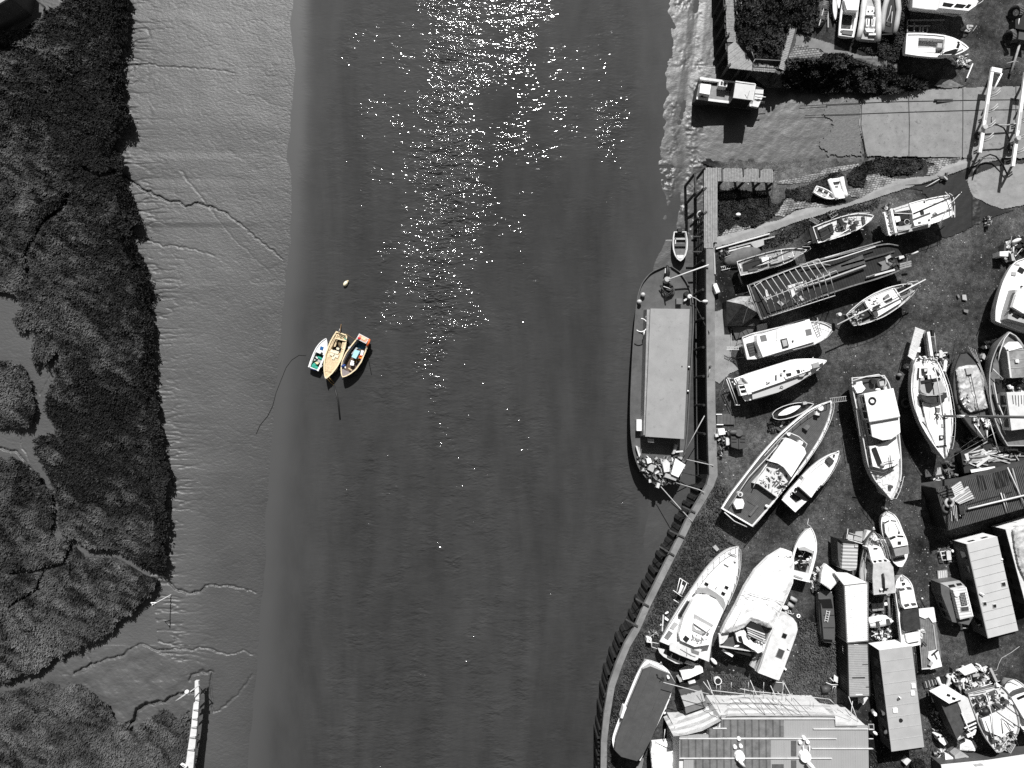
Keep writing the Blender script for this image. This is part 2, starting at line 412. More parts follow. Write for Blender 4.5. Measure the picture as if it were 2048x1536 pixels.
def clutter(T, pts, n, z, m_list, smin=0.1, smax=0.5, name='clutter', zr=0.25, seed=1):
    """loose gear on a deck: one mesh part per material"""
    rr = random.Random(seed); q = [px(p) for p in pts]
    x0, x1 = min(a for a, _ in q), max(a for a, _ in q); y0, y1 = min(b for _, b in q), max(b for _, b in q)
    mbs = [MB() for _ in m_list]; k = 0; tries = 0
    while k < n and tries < n * 20:
        tries += 1; a, b = rr.uniform(x0, x1), rr.uniform(y0, y1)
        if not inside(a, b, q): continue
        k += 1; c = Pn(a, b, z); an = rr.uniform(0, 3.14); l = rr.uniform(smin, smax); wd = rr.uniform(.3, 1) * l * .6; d = np.array([math.cos(an), math.sin(an)]) * l / 2
        zz = z + rr.uniform(0.03, zr); i = rr.randrange(len(mbs))
        ty = rr.random()
        if ty < .65: mbs[i].slab(c[:2] - d, c[:2] + d, wd, z - .02, zz)
        elif ty < .85: mbs[i].tube([(c[0] - d[0] * 2, c[1] - d[1] * 2, zz), (c[0] + d[0] * 2, c[1] + d[1] * 2, zz + .05)], .035, 5)
        else: mbs[i].cyl(c, z - .02, zz, wd * .5)
    out = []
    for i, mb in enumerate(mbs):
        if mb.V: out.append(tag(T.part(name, mb, m_list[i]), kind='stuff'))
    return out
def inside(x, y, poly):
    r = False; j = len(poly) - 1
    for i in range(len(poly)):
        xi, yi = poly[i]; xj, yj = poly[j]
        if (yi > y) != (yj > y) and x < (xj - xi) * (y - yi) / (yj - yi) + xi: r = not r
        j = i
    return r
def inside_np(X, Y, poly):
    r = np.zeros(X.shape, bool); j = len(poly) - 1
    for i in range(len(poly)):
        xi, yi = poly[i]; xj, yj = poly[j]
        if yi != yj: r ^= ((yi > Y) != (yj > Y)) & (X < (xj - xi) * (Y - yi) / (yj - yi) + xi)
        j = i
    return r
# ---------------------------------------------------------------- numeric noise
def vnoise(X, Y, scale, seed=0, octs=4, pers=0.5):
    out = np.zeros(np.shape(X)); amp = 1; tot = 0
    for o in range(octs):
        rs = np.random.RandomState(seed * 31 + o); T = rs.rand(257, 257); T[256] = T[0]; T[:, 256] = T[:, 0]
        x = np.asarray(X) / scale * 2 ** o + 1000.3; y = np.asarray(Y) / scale * 2 ** o + 1000.7
        xi = np.floor(x).astype(int); yi = np.floor(y).astype(int); fx = x - xi; fy = y - yi
        fx = fx * fx * (3 - 2 * fx); fy = fy * fy * (3 - 2 * fy); xi %= 256; yi %= 256
        v = (T[xi, yi] * (1 - fx) + T[xi + 1, yi] * fx) * (1 - fy) + (T[xi, yi + 1] * (1 - fx) + T[xi + 1, yi + 1] * fx) * fy
        out += v * amp; tot += amp; amp *= pers
    return out / tot
def pl_dist(X, Y, pl):
    d = np.full(np.shape(X), 1e9); par = np.zeros(np.shape(X)); L = 0
    for (x0, y0), (x1, y1) in zip(pl[:-1], pl[1:]):
        dx, dy = x1 - x0, y1 - y0; l2 = dx * dx + dy * dy
        t = np.clip(((X - x0) * dx + (Y - y0) * dy) / l2, 0, 1); q = np.hypot(X - x0 - t * dx, Y - y0 - t * dy)
        par = np.where(q < d, L + t * math.sqrt(l2), par); d = np.minimum(d, q); L += math.sqrt(l2)
    return d, par, L
def grid(name, xs, ys, zf, m, keep=None, attrs=None, smooth=True):
    X, Y = np.meshgrid(xs, ys); Z = zf(X, Y); V = Pn(X, Y, Z).reshape(-1, 3); nx, ny = len(xs), len(ys)
    i = np.arange(nx - 1)[None, :] + nx * np.arange(ny - 1)[:, None]
    Fq = np.stack([i, i + nx, i + nx + 1, i + 1], -1).reshape(-1, 4)
    if keep is not None:
        Xc = (X[:-1, :-1] + X[1:, 1:]) / 2; Yc = (Y[:-1, :-1] + Y[1:, 1:]) / 2
        Fq = Fq[keep(Xc, Yc).ravel()]
        used = np.unique(Fq); rm = np.full(len(V), -1); rm[used] = np.arange(len(used)); Fq = rm[Fq]; V = V[used]
    else: used = None
    tone = {}
    for k, f in (attrs or {}).items():
        a = f(X, Y).ravel(); tone[k] = ('POINT', a if used is None else a[used])
    return raw_obj(name, V, Fq, m, tone, smooth)
# ================================================================ SETTING
F0()
WL = -4.2
MARSH_EDGE = [(256, -140), (256, -60), (250, 20), (258, 40), (250, 80), (240, 120), (245, 165), (248, 200), (262, 225), (258, 250), (232, 280), (222, 305), (250, 318), (248, 350), (240, 358), (258, 372), (265, 400), (275, 425), (285, 445), (258, 455), (270, 490), (288, 530), (300, 565), (308, 572), (297, 600), (305, 640), (310, 700), (305, 760), (313, 800), (320, 850), (328, 900), (340, 945), (333, 980), (335, 1030), (330, 1100), (333, 1155)]
MARSH = MARSH_EDGE + [(318, 1162), (300, 1180), (285, 1205), (250, 1235), (220, 1262), (180, 1285), (140, 1302), (105, 1312), (98, 1328), (60, 1345), (0, 1358), (-220, 1370), (-220, 60), (-40, 75), (18, 62), (60, 52), (68, 40), (95, 22), (125, 12), (150, -20), (200, -140)]
MARSH2 = [(-220, 1392), (40, 1380), (70, 1368), (110, 1362), (125, 1372), (165, 1362), (185, 1385), (205, 1400), (225, 1420), (240, 1448), (258, 1442), (262, 1465), (290, 1440), (330, 1420), (360, 1440), (382, 1420), (378, 1700), (-220, 1700)]
MUDHOLE = [(-250, 590), (35, 583), (50, 620), (20, 640), (45, 660), (60, 650), (68, 690), (60, 720), (75, 735), (85, 720), (95, 735), (118, 690), (120, 715), (105, 760), (95, 780), (90, 825), (115, 850), (115, 862), (90, 872), (75, 880), (70, 900), (85, 925), (105, 960), (110, 990), (125, 1060), (150, 1080), (115, 1080), (100, 1055), (105, 1030), (100, 985), (60, 935), (30, 915), (-250, 890), (-250, 850), (45, 855), (66, 845), (70, 800), (50, 740), (20, 722), (-250, 730)]
MARSH_CREEKS = [([(150, 1083), (175, 1105), (235, 1108), (270, 1130), (335, 1160)], 7, 1.2), ([(150, 1083), (130, 1125), (85, 1140), (20, 1145)], 4, .8), ([(60, 560), (55, 500), (90, 440), (130, 410), (135, 390)], 4, .5), ([(235, 345), (200, 350), (170, 335)], 4, .9), ([(150, 1083), (165, 1110), (180, 1120)], 3, .6), ([(95, 1130), (80, 1175), (20, 1210)], 3, .5), ([(45, 60), (90, 40), (100, 90), (60, 110)], 2, .3)]
CREEKS = [([(225, 345), (250, 355), (290, 380), (330, 400), (360, 405), (370, 413), (390, 406), (420, 413), (450, 425), (480, 448), (510, 475), (545, 500), (565, 520)], 2.0, .3),
          ([(333, 1158), (350, 1178), (375, 1187), (400, 1182), (412, 1170), (460, 1172), (490, 1178), (512, 1184)], 2.6, .36),
          ([(150, 1345), (180, 1330), (240, 1312), (265, 1295), (285, 1289), (315, 1302), (350, 1297), (385, 1300), (400, 1295), (425, 1300), (455, 1308), (490, 1302), (505, 1308)], 2.6, .35),
          ([(378, 1362), (385, 1350), (400, 1343), (425, 1345), (420, 1370), (428, 1425), (440, 1420), (475, 1390), (505, 1350)], 3, .3),
          ([(235, 1465), (270, 1440), (275, 1420), (290, 1410), (330, 1402), (355, 1388), (392, 1385)], 5, .9),
          ([(225, 133), (300, 130), (400, 138), (470, 145)], 1.6, .14), ([(360, 340), (430, 430), (470, 480), (540, 545), (565, 565)], 2, .05),
          ([(255, 468), (320, 490), (345, 492), (380, 497), (430, 510)], 1.6, .15), ([(0, 895), (35, 905), (60, 935), (100, 985)], 2.5, .3), ([(45, 862), (42, 890), (60, 925)], 1.5, .15),
          ([(110, 700), (105, 740), (80, 790), (75, 840)], 1.6, .15), ([(175, 1310), (185, 1330), (170, 1345), (120, 1350)], 1.6, .15)]
ey = [p[1] for p in MARSH_EDGE] + [1400, 1700]; ex = [p[0] for p in MARSH_EDGE] + [360, 380]
eyy, exx = np.array(ey), np.array(ex)
wly = [-300, 0, 500, 800, 1000, 1200, 1400, 1536, 1800]; wlx = [592, 588, 578, 552, 535, 524, 508, 494, 470]
def edge_x(Y): return np.interp(Y, np.maximum.accumulate(eyy), exx)
def left_mud_z(X, Y):
    e = edge_x(Y); wlx_ = np.interp(Y, wly, wlx); t = (X - e) / (wlx_ - e)
    z = np.where(t > 0, -2.7 - 1.5 * t, -2.7 + 0.25 * np.minimum(-t, 1))
    z = np.maximum(z, -6.5)
    z += 0.10 * (vnoise(X, Y, 60, 3) - .5)
    dist = X - e; msk = np.exp(-np.clip(dist, 0, None) / 34) * (Y < 1330) * (dist > -30)
    ridge = 1 - np.abs(2 * vnoise(X + 14 * vnoise(X, Y, 30, 6), Y * 5.0, 50, 5, 3) - 1)
    z += -0.21 * msk * np.clip((ridge - .85) * 6, 0, 1) * (.3 + 1.2 * vnoise(X, Y, 80, 44, 2))
    ridge2 = 1 - np.abs(2 * vnoise(X * 1.2 + Y, Y * 2.4 - X * .7, 60, 8, 3) - 1)
    z += -0.025 * np.clip((ridge2 - .93) * 10, 0, 1) * (t < 1)
    z += 0.30 * (vnoise(X, Y, 22, 12, 4) - .5) * ((Y > 1290) & (X < 380))
    for pl, wd, dp in CREEKS:
        m = (X > min(p[0] for p in pl) - 20) & (X < max(p[0] for p in pl) + 20) & (Y > min(p[1] for p in pl) - 20) & (Y < max(p[1] for p in pl) + 20)
        if m.any():
            xs, ys = X[m] + 2 * (vnoise(X[m], Y[m], 9, 4) - .5) * 3, Y[m] + 3 * (vnoise(X[m], Y[m], 8, 9) - .5) * 3
            d, par, L = pl_dist(xs, ys, pl); tap = 1 - .6 * par / L
            z[m] -= dp * tap * np.clip(1 - d / (wd * tap + .6), 0, 1) ** .7
    return z
def mud_material(name, col, rough, bump, bsc, spec=.5, attr=False):
    m, N, L, b = base_nodes(name)
    geo = N.new('ShaderNodeNewGeometry')
    n1 = N.new('ShaderNodeTexNoise'); n1.inputs['Scale'].default_value = .18; n1.inputs['Detail'].default_value = 7; L.new(geo.outputs['Position'], n1.inputs['Vector'])
    mr = N.new('ShaderNodeMapRange'); mr.inputs['From Min'].default_value = .3; mr.inputs['From Max'].default_value = .7; mr.inputs['To Min'].default_value = col * .86; mr.inputs['To Max'].default_value = col * 1.12
    L.new(n1.outputs['Fac'], mr.inputs['Value']); v = mr.outputs[0]
    if attr:
        a = N.new('ShaderNodeAttribute'); a.attribute_name = 'dry'; x = N.new('ShaderNodeMath'); x.operation = 'MULTIPLY'; L.new(a.outputs['Fac'], x.inputs[0]); L.new(v, x.inputs[1]); v = x.outputs[0]
    cb = N.new('ShaderNodeCombineXYZ'); [L.new(v, cb.inputs[i]) for i in range(3)]
    L.new(cb.outputs[0], b.inputs['Base Color'])
    mp = N.new('ShaderNodeMapping'); mp.inputs['Rotation'].default_value = (0, 0, .6); mp.inputs['Scale'].default_value = (1, 1.7, 1); L.new(geo.outputs['Position'], mp.inputs['Vector'])
    n3 = N.new('ShaderNodeTexNoise'); n3.inputs['Scale'].default_value = bsc; n3.inputs['Detail'].default_value = 5; n3.inputs['Roughness'].default_value = .6
    L.new(mp.outputs[0], n3.inputs['Vector'])
    b2 = N.new('ShaderNodeBump'); b2.inputs['Distance'].default_value = bump; L.new(n3.outputs['Fac'], b2.inputs['Height']); L.new(b2.outputs[0], b.inputs['Normal'])
    b.inputs['Roughness'].default_value = rough; b.inputs['Specular IOR Level'].default_value = spec
    return m
MUD = mud_material('wet_river_mud', 0.077, .47, .05, 2.6, .4, True)
BEDM = mud_material('river_bed_mud', 0.06, .6, .03, 2)
def dryness(X, Y):
    wl_ = np.interp(Y, wly, wlx); return np.clip(1 - .31 * np.clip(1 - (wl_ - X) / 190, 0, 1) ** 1.3 - .12 * (vnoise(X, Y, 120, 41, 3) - .5), .55, 1.1)
LUMPMUD = mud_material('glossy_lumpy_mud', 0.047, .42, .014, 3.4, 0.5)
tag(grid('mudflat', np.arange(-230, 700, 1.6), np.arange(-150, 1705, 1.6), left_mud_z, MUD, attrs=dict(dry=dryness)), kind='structure')
# ---- marsh ground (raised bed) and vegetation
def marsh_in(X, Y): return (inside_np(X, Y, MARSH) & ~inside_np(X, Y, MUDHOLE)) | inside_np(X, Y, MARSH2)
def creek_cut(X, Y):
    c = np.zeros(np.shape(X))
    for pl, wd, dp in MARSH_CREEKS:
        d, par, L = pl_dist(X + 8 * (vnoise(X, Y, 14, 2) - .5), Y + 8 * (vnoise(X, Y, 14, 1) - .5), pl); c = np.maximum(c, dp * np.clip(1.6 - d / wd, 0, 1))
    return c
def warp(X, Y): return X + 26 * (vnoise(X, Y, 16, 21, 5, .75) - .5), Y + 26 * (vnoise(X, Y, 16, 22, 5, .75) - .5)
def streak(X, Y, sd): return vnoise(X * .8 + Y * .6, (Y * .8 - X * .6) * 2.6, 34, sd, 4, .6)
def marsh_z(X, Y):
    return -1.8 + .9 * (vnoise(X, Y, 90, 13, 5, .6) - .5) + .55 * (streak(X, Y, 16) - .5) + .35 * (vnoise(X * .7 + Y * .5, Y * .8 - X * .5, 9, 14, 4, .65) - .5) - creek_cut(X, Y)
GRASSG = attr_mat('marsh_ground_cover', .006, .07, .9)
def tone_marsh(X, Y):
    t = (vnoise(X, Y, 130, 15, 4, .6) - .5) * 1.7 + .30 + 1.9 * (streak(X, Y, 16) - .5) + .4 * (vnoise(X, Y, 12, 17, 3) - .5)
    e = edge_x(Y) - X; t = t - .5 * np.exp(-np.clip(e, 0, None) / 40) * (Y < 1165)
    t = t + .16 * (Y > 1165) - .26 * np.clip((600 - Y) / 400, 0, 1)
    return np.clip(t, 0, 1)
tag(grid('marsh_ground', np.arange(-230, 420, 1.6), np.arange(-150, 1705, 1.6), marsh_z, GRASSG, keep=lambda X, Y: marsh_in(*warp(X, Y)) & (creek_cut(X, Y) < .75), attrs=dict(tone=tone_marsh)), kind='structure')
def scatter(name, label, X, Y, zf, h, wd, m, tone, flow=0.5, seed=1, up=.55, cat='vegetation', kinds=2):
    """many leaf-sized blades as one mesh; X, Y picture points on the ground"""
    rs = np.random.RandomState(seed); n = len(X); Z = zf(X, Y); B = Pn(X, Y, Z)
    ang = flow * 6.28 * vnoise(X, Y, 70, seed + 40, 3) + rs.normal(0, .9, n) + 2.2
    hh = h * (.55 + .9 * rs.rand(n)); el = up + .35 * rs.randn(n); el = np.clip(el, .1, 1.5)
    d = np.stack([np.cos(ang) * np.cos(el), np.sin(ang) * np.cos(el), np.sin(el)], -1) * hh[:, None]
    sd = np.stack([-np.sin(ang), np.cos(ang), .5 * rs.randn(n)], -1) * (wd * (.6 + .8 * rs.rand(n)))[:, None] * .5
    b0 = B + np.stack([np.zeros(n), np.zeros(n), rs.rand(n) * h * .25], -1)
    V = np.stack([b0 - sd * .6, b0 + sd * .6, b0 + d * .6 + sd, b0 + d * .6 - sd, b0 + d], 1).reshape(-1, 3)
    i = np.arange(n)[:, None] * 5
    F1 = i + np.array([[0, 1, 2, 3]]); 
    tips = i + np.array([[3, 2, 4, 4]])
    Fq = F1
    tn = np.clip(tone + rs.normal(0, .11, n), 0, 1)
    o = raw_obj(name, V, Fq, m, dict(tone=('FACE', tn)))
    return tag(o, label, cat, kind='stuff')
def pts_in(test, x0, x1, y0, y1, n, seed, margin=0):
    rs = np.random.RandomState(seed); X = rs.uniform(x0, x1, n); Y = rs.uniform(y0, y1, n); k = test(X, Y); return X[k], Y[k]
LEAF = attr_mat('marsh_leaf', .003, .095, .75, sc=.3)
X, Y = pts_in(lambda a, b: marsh_in(*warp(a, b)) & (creek_cut(a, b) < .5), -60, 400, -30, 1570, 430000, 5)
e_ = edge_x(Y) - X; bushy = np.exp(-np.clip(e_, 0, None) / 34) * (Y < 1165)
k = bushy < .33 + .3 * vnoise(X, Y, 30, 77)
scatter('marsh_grass', 'matted tidal marsh grass covering the river bank on the left', X[k], Y[k], marsh_z, .47, .09, LEAF, tone_marsh(X[k], Y[k]), .7, 3, .42)
BUSH = attr_mat('dark_bush_leaf', .004, .036, .75, sc=.5)
def bush_z(X, Y): return marsh_z(X, Y) + .55 * vnoise(X, Y, 10, 33, 3)
scatter('bank_bushes', 'dark low bushes along the ragged edge of the marsh above the mudflat', X[~k], Y[~k], bush_z, .4, .13, BUSH, .35 + .5 * (vnoise(X[~k], Y[~k], 12, 34) - .4), 1.5, 4, .8)
# ---- right shore: river mud below the quay and the slipway ramp
QUAY = [(1421, 495), (1421, 620), (1422, 760), (1423, 830), (1425, 900), (1427, 950), (1420, 972), (1404, 1000), (1378, 1043), (1363, 1075), (1340, 1120), (1317, 1166), (1294, 1212), (1274, 1258), (1254, 1292), (1238, 1330), (1223, 1374), (1214, 1429), (1208, 1483), (1207, 1560), (1207, 1720)]
def slip_z(X): return np.interp(X, [1300, 1395, 1560, 1760, 1965], [-4.35, -4.0, -2.9, -1.3, -.02])
wry = [-200, 0, 180, 330, 470, 560, 700, 1000, 1090, 1140, 1190, 1260, 1400, 1700]; wrx = [1335, 1345, 1335, 1318, 1328, 1290, 1285, 1290, 1282, 1292, 1280, 1245, 1200, 1190]
def right_mud_z(X, Y):
    wr = np.interp(Y, wry, wrx) + 40 * (vnoise(X, Y, 40, 57, 4) - .5) * (Y < 480); d = X - wr
    z = WL - .02 + np.where(d > 0, .22 * (1 - np.exp(-d / 60)), d * .02); z = np.maximum(z, -6.5)
    k = np.clip((Y - 120) / 40, 0, 1) * np.clip((345 - Y) / 30, 0, 1); z = np.maximum(z, np.where(k > .3, slip_z(X) - .03, -9))
    lump = vnoise(X, Y, 9, 51, 4, .6) - .5
    zone = np.clip(1.4 - np.abs(X - (1372 + 12 * np.sin(Y / 70))) / 40, 0, 1) * (Y < 480) + .7 * np.clip(1.3 - np.abs(Y - 215) / 60, 0, 1) * np.clip((1600 - X) / 220, 0, 1) ** 1.5 * .45 * (X > 1340) + .6 * ((Y > 320) & (Y < 480) & (X > 1300) & (X < 1420))
    gut = np.clip(1.2 - np.abs(X - np.interp(Y, [0, 120, 250, 330, 450], [1395, 1385, 1360, 1372, 1345])) / 14, 0, 1)
    z += .24 * zone * lump * (1 - .7 * gut) * np.clip((vnoise(X, Y, 24, 52, 4) - .42) * 4, .05, 1) + .05 * (vnoise(X, Y, 14, 53) - .5)
    z -= .08 * gut * (Y < 480)
    return z
tag(grid('river_mud', np.arange(1170, 1800, 1.5), np.arange(-150, 1100, 1.5), right_mud_z, LUMPMUD, keep=lambda X, Y: (Y < 500) | (X < 1440)), kind='structure')
tag(grid('river_mud', np.arange(1150, 1440, 4.0), np.arange(1099, 1720, 4.0), right_mud_z, LUMPMUD), kind='structure')
# ---- yard ground east of the quay with its banks down to the slipway
SY = [(1380, 500), (1430, 488), (1520, 455), (1600, 432), (1690, 405), (1760, 380), (1850, 350), (1950, 320), (2060, 300), (2400, 300)]
def yard_z(X, Y):
    sl_ = slip_z(X); sy = np.interp(X, [p[0] for p in SY], [p[1] for p in SY])
    north = np.clip((176 - Y) / 60, 0, 1) ** .8
    south = np.clip((Y - 322) / (sy - 322 + 1e-3), 0, 1)
    a = sl_ * (1 - north); b = sl_ * (1 - south)
    z = np.where(Y < 245, a, b)
    z = np.where((Y > 330) & (X < 1560) & (Y < sy), z - .15 * np.sin(np.pi * south), z)
    flat = (z > -.05)
    z = z + np.where(flat, .05, .22) * (vnoise(X, Y, 11, 61, 4) - .5) - .05
    z = z - .5 * ((Y > 186) & (Y < 316) & (X < 1722))
    return np.minimum(z, -.01)
YPOLY = [(1436, -200), (1452, 100), (1500, 150), (1545, 185), (1400, 200), (1395, 322), (1440, 340), (1440, 420), (1426, 492)] + QUAY[1:] + [(2300, 1720), (2300, -200)]
def gravel():
    m, N, L, b = base_nodes('yard_gravel')
    geo = N.new('ShaderNodeNewGeometry')
    def noise(sc, det=6, rough=.6):
        n = N.new('ShaderNodeTexNoise'); n.inputs['Scale'].default_value = sc; n.inputs['Detail'].default_value = det; n.inputs['Roughness'].default_value = rough
        L.new(geo.outputs['Position'], n.inputs['Vector']); return n.outputs['Fac']
    def rng(v, a, bb, c, d):
        r = N.new('ShaderNodeMapRange'); r.inputs['From Min'].default_value = a; r.inputs['From Max'].default_value = bb; r.inputs['To Min'].default_value = c; r.inputs['To Max'].default_value = d; L.new(v, r.inputs['Value']); return r.outputs[0]
    def mth(op, a, c):
        x = N.new('ShaderNodeMath'); x.operation = op
        for i, v in enumerate((a, c)):
            if isinstance(v, float): x.inputs[i].default_value = v
            else: L.new(v, x.inputs[i])
        return x.outputs[0]
    big = rng(noise(.11, 5, .6), .38, .66, .007, .085)
    mid = rng(noise(1.6, 6, .7), .3, .7, .45, 1.6)
    fine = rng(noise(9, 3, .7), .35, .65, .5, 1.5)
    v = mth('MULTIPLY', mth('MULTIPLY', big, mid), fine)
    vo = N.new('ShaderNodeTexVoronoi'); vo.inputs['Scale'].default_value = 5.5; L.new(geo.outputs['Position'], vo.inputs['Vector'])
    sp = rng(vo.outputs['Distance'], .10, .16, 1.0, 0.0)
    sp = mth('MULTIPLY', sp, rng(noise(.9, 3), .52, .6, 0, .35)); v = mth('ADD', v, sp)
    cb = N.new('ShaderNodeCombineXYZ'); [L.new(v, cb.inputs[i]) for i in range(3)]
    L.new(cb.outputs[0], b.inputs['Base Color']); b.inputs['Roughness'].default_value = .9; b.inputs['Specular IOR Level'].default_value = .15
    bp = N.new('ShaderNodeBump'); bp.inputs['Distance'].default_value = .05; L.new(noise(6, 5, .7), bp.inputs['Height']); L.new(bp.outputs[0], b.inputs['Normal'])
    return m
GRAVEL = gravel()
tag(grid('yard_ground', np.arange(1200, 2300, 2.2), np.arange(-200, 1720, 2.2), yard_z, GRAVEL, keep=lambda X, Y: inside_np(X, Y, YPOLY)), kind='structure')
# ---- far ground on both sides, so that the land does not end at the frame
for nm, x0, x1, z, y0, y1, m_ in (('far_marsh_ground', -400, -72, -2.9, -300, 300, GRASSG), ('far_yard_ground', 73, 400, -.08, -300, 300, GRAVEL), ('far_yard_ground', 25, 73, -.1, 57, 300, GRAVEL), ('far_yard_ground', 12, 73, -.1, -300, -56, GRAVEL), ('far_mudflat', -72, -27, -3.6, 56, 300, BEDM), ('far_mudflat', -72, -33, -3.6, -300, -57, BEDM)):
    tag(raw_obj(nm, [(x0, y0, z), (x1, y0, z), (x1, y1, z), (x0, y1, z)], [(0, 1, 2, 3)], m_), kind='structure')
tag(raw_obj('river_bed', [(-400, -400, -7), (400, -400, -7), (400, 400, -7), (-400, 400, -7)], [(0, 1, 2, 3)], BEDM), kind='structure')
# ---- river water
def chop(X, Y):
    g = lambda x, c, wd: np.exp(-((x - c) / wd) ** 2)
    v = .36 * np.clip(Y / 380 + .3, .3, 1) + .2 * np.clip((Y - 750) / 250, 0, 1) + 0 * X
    core = g(X, np.interp(Y, [0, 300, 600], [905, 895, 875]), 48) * np.clip((900 - Y) / 420, 0, 1)
    v += 1.5 * core
    v += .8 * g(X, 1035, 45) * g(Y, 20, 90) + .22 * g(X, 740, 90) * np.clip((330 - Y) / 260, 0, 1) + .5 * g(X, 1215, 26) * g(Y, 220, 100) + .5 * g(X, 1330, 22) * (Y < 90)
    v += .6 * g(X, 850, 90) * g(Y, 520, 170)
    v *= 1 - .45 * g(X, 1160, 110) * (Y > 320)
    calm = np.clip((X - 590) / 110, .0, 1) * np.clip((1310 - X) / 60, .25, 1)
    patch = np.clip((vnoise(X, Y * .7, 34, 71, 4, .65) - .28) * 2.6, .3, 1.5)
    return v * calm * patch
def silt_glare(X, Y):
    wl_ = np.interp(Y, wly, wlx); s1 = np.exp(-np.clip(X - wl_, 0, None) / 90); s2 = 1.5 * np.exp(-np.clip(1320 - X, 0, None) / 90)
    return np.clip(.9 * s1 + .45 * s2 + .35 * np.clip((500 - Y) / 500, 0, 1) + .5 * (vnoise(X, Y * .3, 60, 72, 4) - .5), 0, 1.3)  # silt near the shores, plus sky glare painted in toward the top
def shallow(X, Y):
    wl_ = np.interp(Y, wly, wlx); a = np.clip(1 - (X - wl_ + 8 * (vnoise(X, Y, 120, 73, 4) - .5) * 4) / 60, 0, 1)
    return a * a * (3 - 2 * a)
def water():
    m, N, L, b = base_nodes('turbid_river_water')
    geo = N.new('ShaderNodeNewGeometry'); at = N.new('ShaderNodeAttribute'); at.attribute_name = 'chop'; sh = N.new('ShaderNodeAttribute'); sh.attribute_name = 'shallow'
    def noise(sc, scale, det, rough, rot=0.0, dist=0.0):
        mp = N.new('ShaderNodeMapping'); mp.inputs['Scale'].default_value = scale; mp.inputs['Rotation'].default_value = (0, 0, rot); L.new(geo.outputs['Position'], mp.inputs['Vector'])
        n = N.new('ShaderNodeTexNoise'); n.inputs['Scale'].default_value = sc; n.inputs['Detail'].default_value = det; n.inputs['Roughness'].default_value = rough; n.inputs['Distortion'].default_value = dist
        L.new(mp.outputs[0], n.inputs['Vector']); return n.outputs['Fac']
    def mth(op, a, c):
        x = N.new('ShaderNodeMath'); x.operation = op
        for i, v in enumerate((a, c)):
            if isinstance(v, float): x.inputs[i].default_value = v
            else: L.new(v, x.inputs[i])
        return x.outputs[0]
    # silt: long streaks along the stream
    st = noise(.10, (1.0, .22, 1), 6, .6, .05, .8); st2 = noise(.5, (1, .35, 1), 5, .6)
    r = N.new('ShaderNodeMapRange'); r.inputs['From Min'].default_value = .35; r.inputs['From Max'].default_value = .65; r.inputs['To Min'].default_value = .031; r.inputs['To Max'].default_value = .043; L.new(st, r.inputs['Value'])
    sl2 = N.new('ShaderNodeAttribute'); sl2.attribute_name = 'silt_glare'; c2 = mth('ADD', mth('ADD', r.outputs[0], mth('MULTIPLY', sl2.outputs['Fac'], .021)), mth('MULTIPLY', mth('SUBTRACT', st2, .5), .022))
    def mixf(bb):
        x = N.new('ShaderNodeMix'); L.new(sh.outputs['Fac'], x.inputs[0]); x.inputs[3].default_value = bb; return x
    mc = mixf(.062); L.new(c2, mc.inputs[2]); mr_ = mixf(.47); mr_.inputs[2].default_value = .06
    cb = N.new('ShaderNodeCombineXYZ'); [L.new(mc.outputs[0], cb.inputs[i]) for i in range(3)]
    L.new(cb.outputs[0], b.inputs['Base Color']); L.new(mr_.outputs[0], b.inputs['Roughness']); b.inputs['IOR'].default_value = 1.33
    h1 = noise(.75, (.55, 1.15, 1), 2, .5, .12, .3); h2 = noise(3.5, (.5, 1.1, 1), 1, .5, -.15, .4)
    hh = mth('ADD', mth('MULTIPLY', h1, .85), mth('MULTIPLY', h2, .30))
    bp = N.new('ShaderNodeBump'); L.new(mth('MULTIPLY', at.outputs['Fac'], .62), bp.inputs['Distance']); L.new(hh, bp.inputs['Height'])
    L.new(bp.outputs[0], b.inputs['Normal'])
    return m
tag(grid('river_water', np.arange(440, 1480, 6.0), np.arange(-1000, 2600, 6.0), lambda X, Y: WL + 0 * X, water(), attrs=dict(chop=chop, shallow=shallow, silt_glare=silt_glare)), kind='structure')
# ================================================================ SLIPWAY, PATHS, QUAY, JETTIES
def drape(name, pts, m, zf, dz, step=1.4, wob=1.5):
    q = [px(p) for p in pts]; xs = [a for a, _ in q]; ys = [b for _, b in q]
    def keep(X, Y): return inside_np(X + wob * 2 * (vnoise(X, Y, 7, 91, 3) - .5), Y + wob * 2 * (vnoise(X, Y, 7, 92, 3) - .5), q)
    return tag(grid(name, np.arange(min(xs) - 3, max(xs) + 3, step), np.arange(min(ys) - 3, max(ys) + 3, step), lambda X, Y: zf(X, Y) + dz, m, keep=keep), kind='structure')
SLIPC = mat('slipway_concrete', 0.215, 0.22, .9, 0.85, 0.01, 9, stain=0.5)
MUDRAMP = mat('muddy_concrete', 0.095, 0.35, 3.5, 0.6, 0.03, 5, stain=0.0, spec=.4)
WET = mat('wet_dark_ground', 0.022, 0.2, .8, 0.5, 0.01, 6)
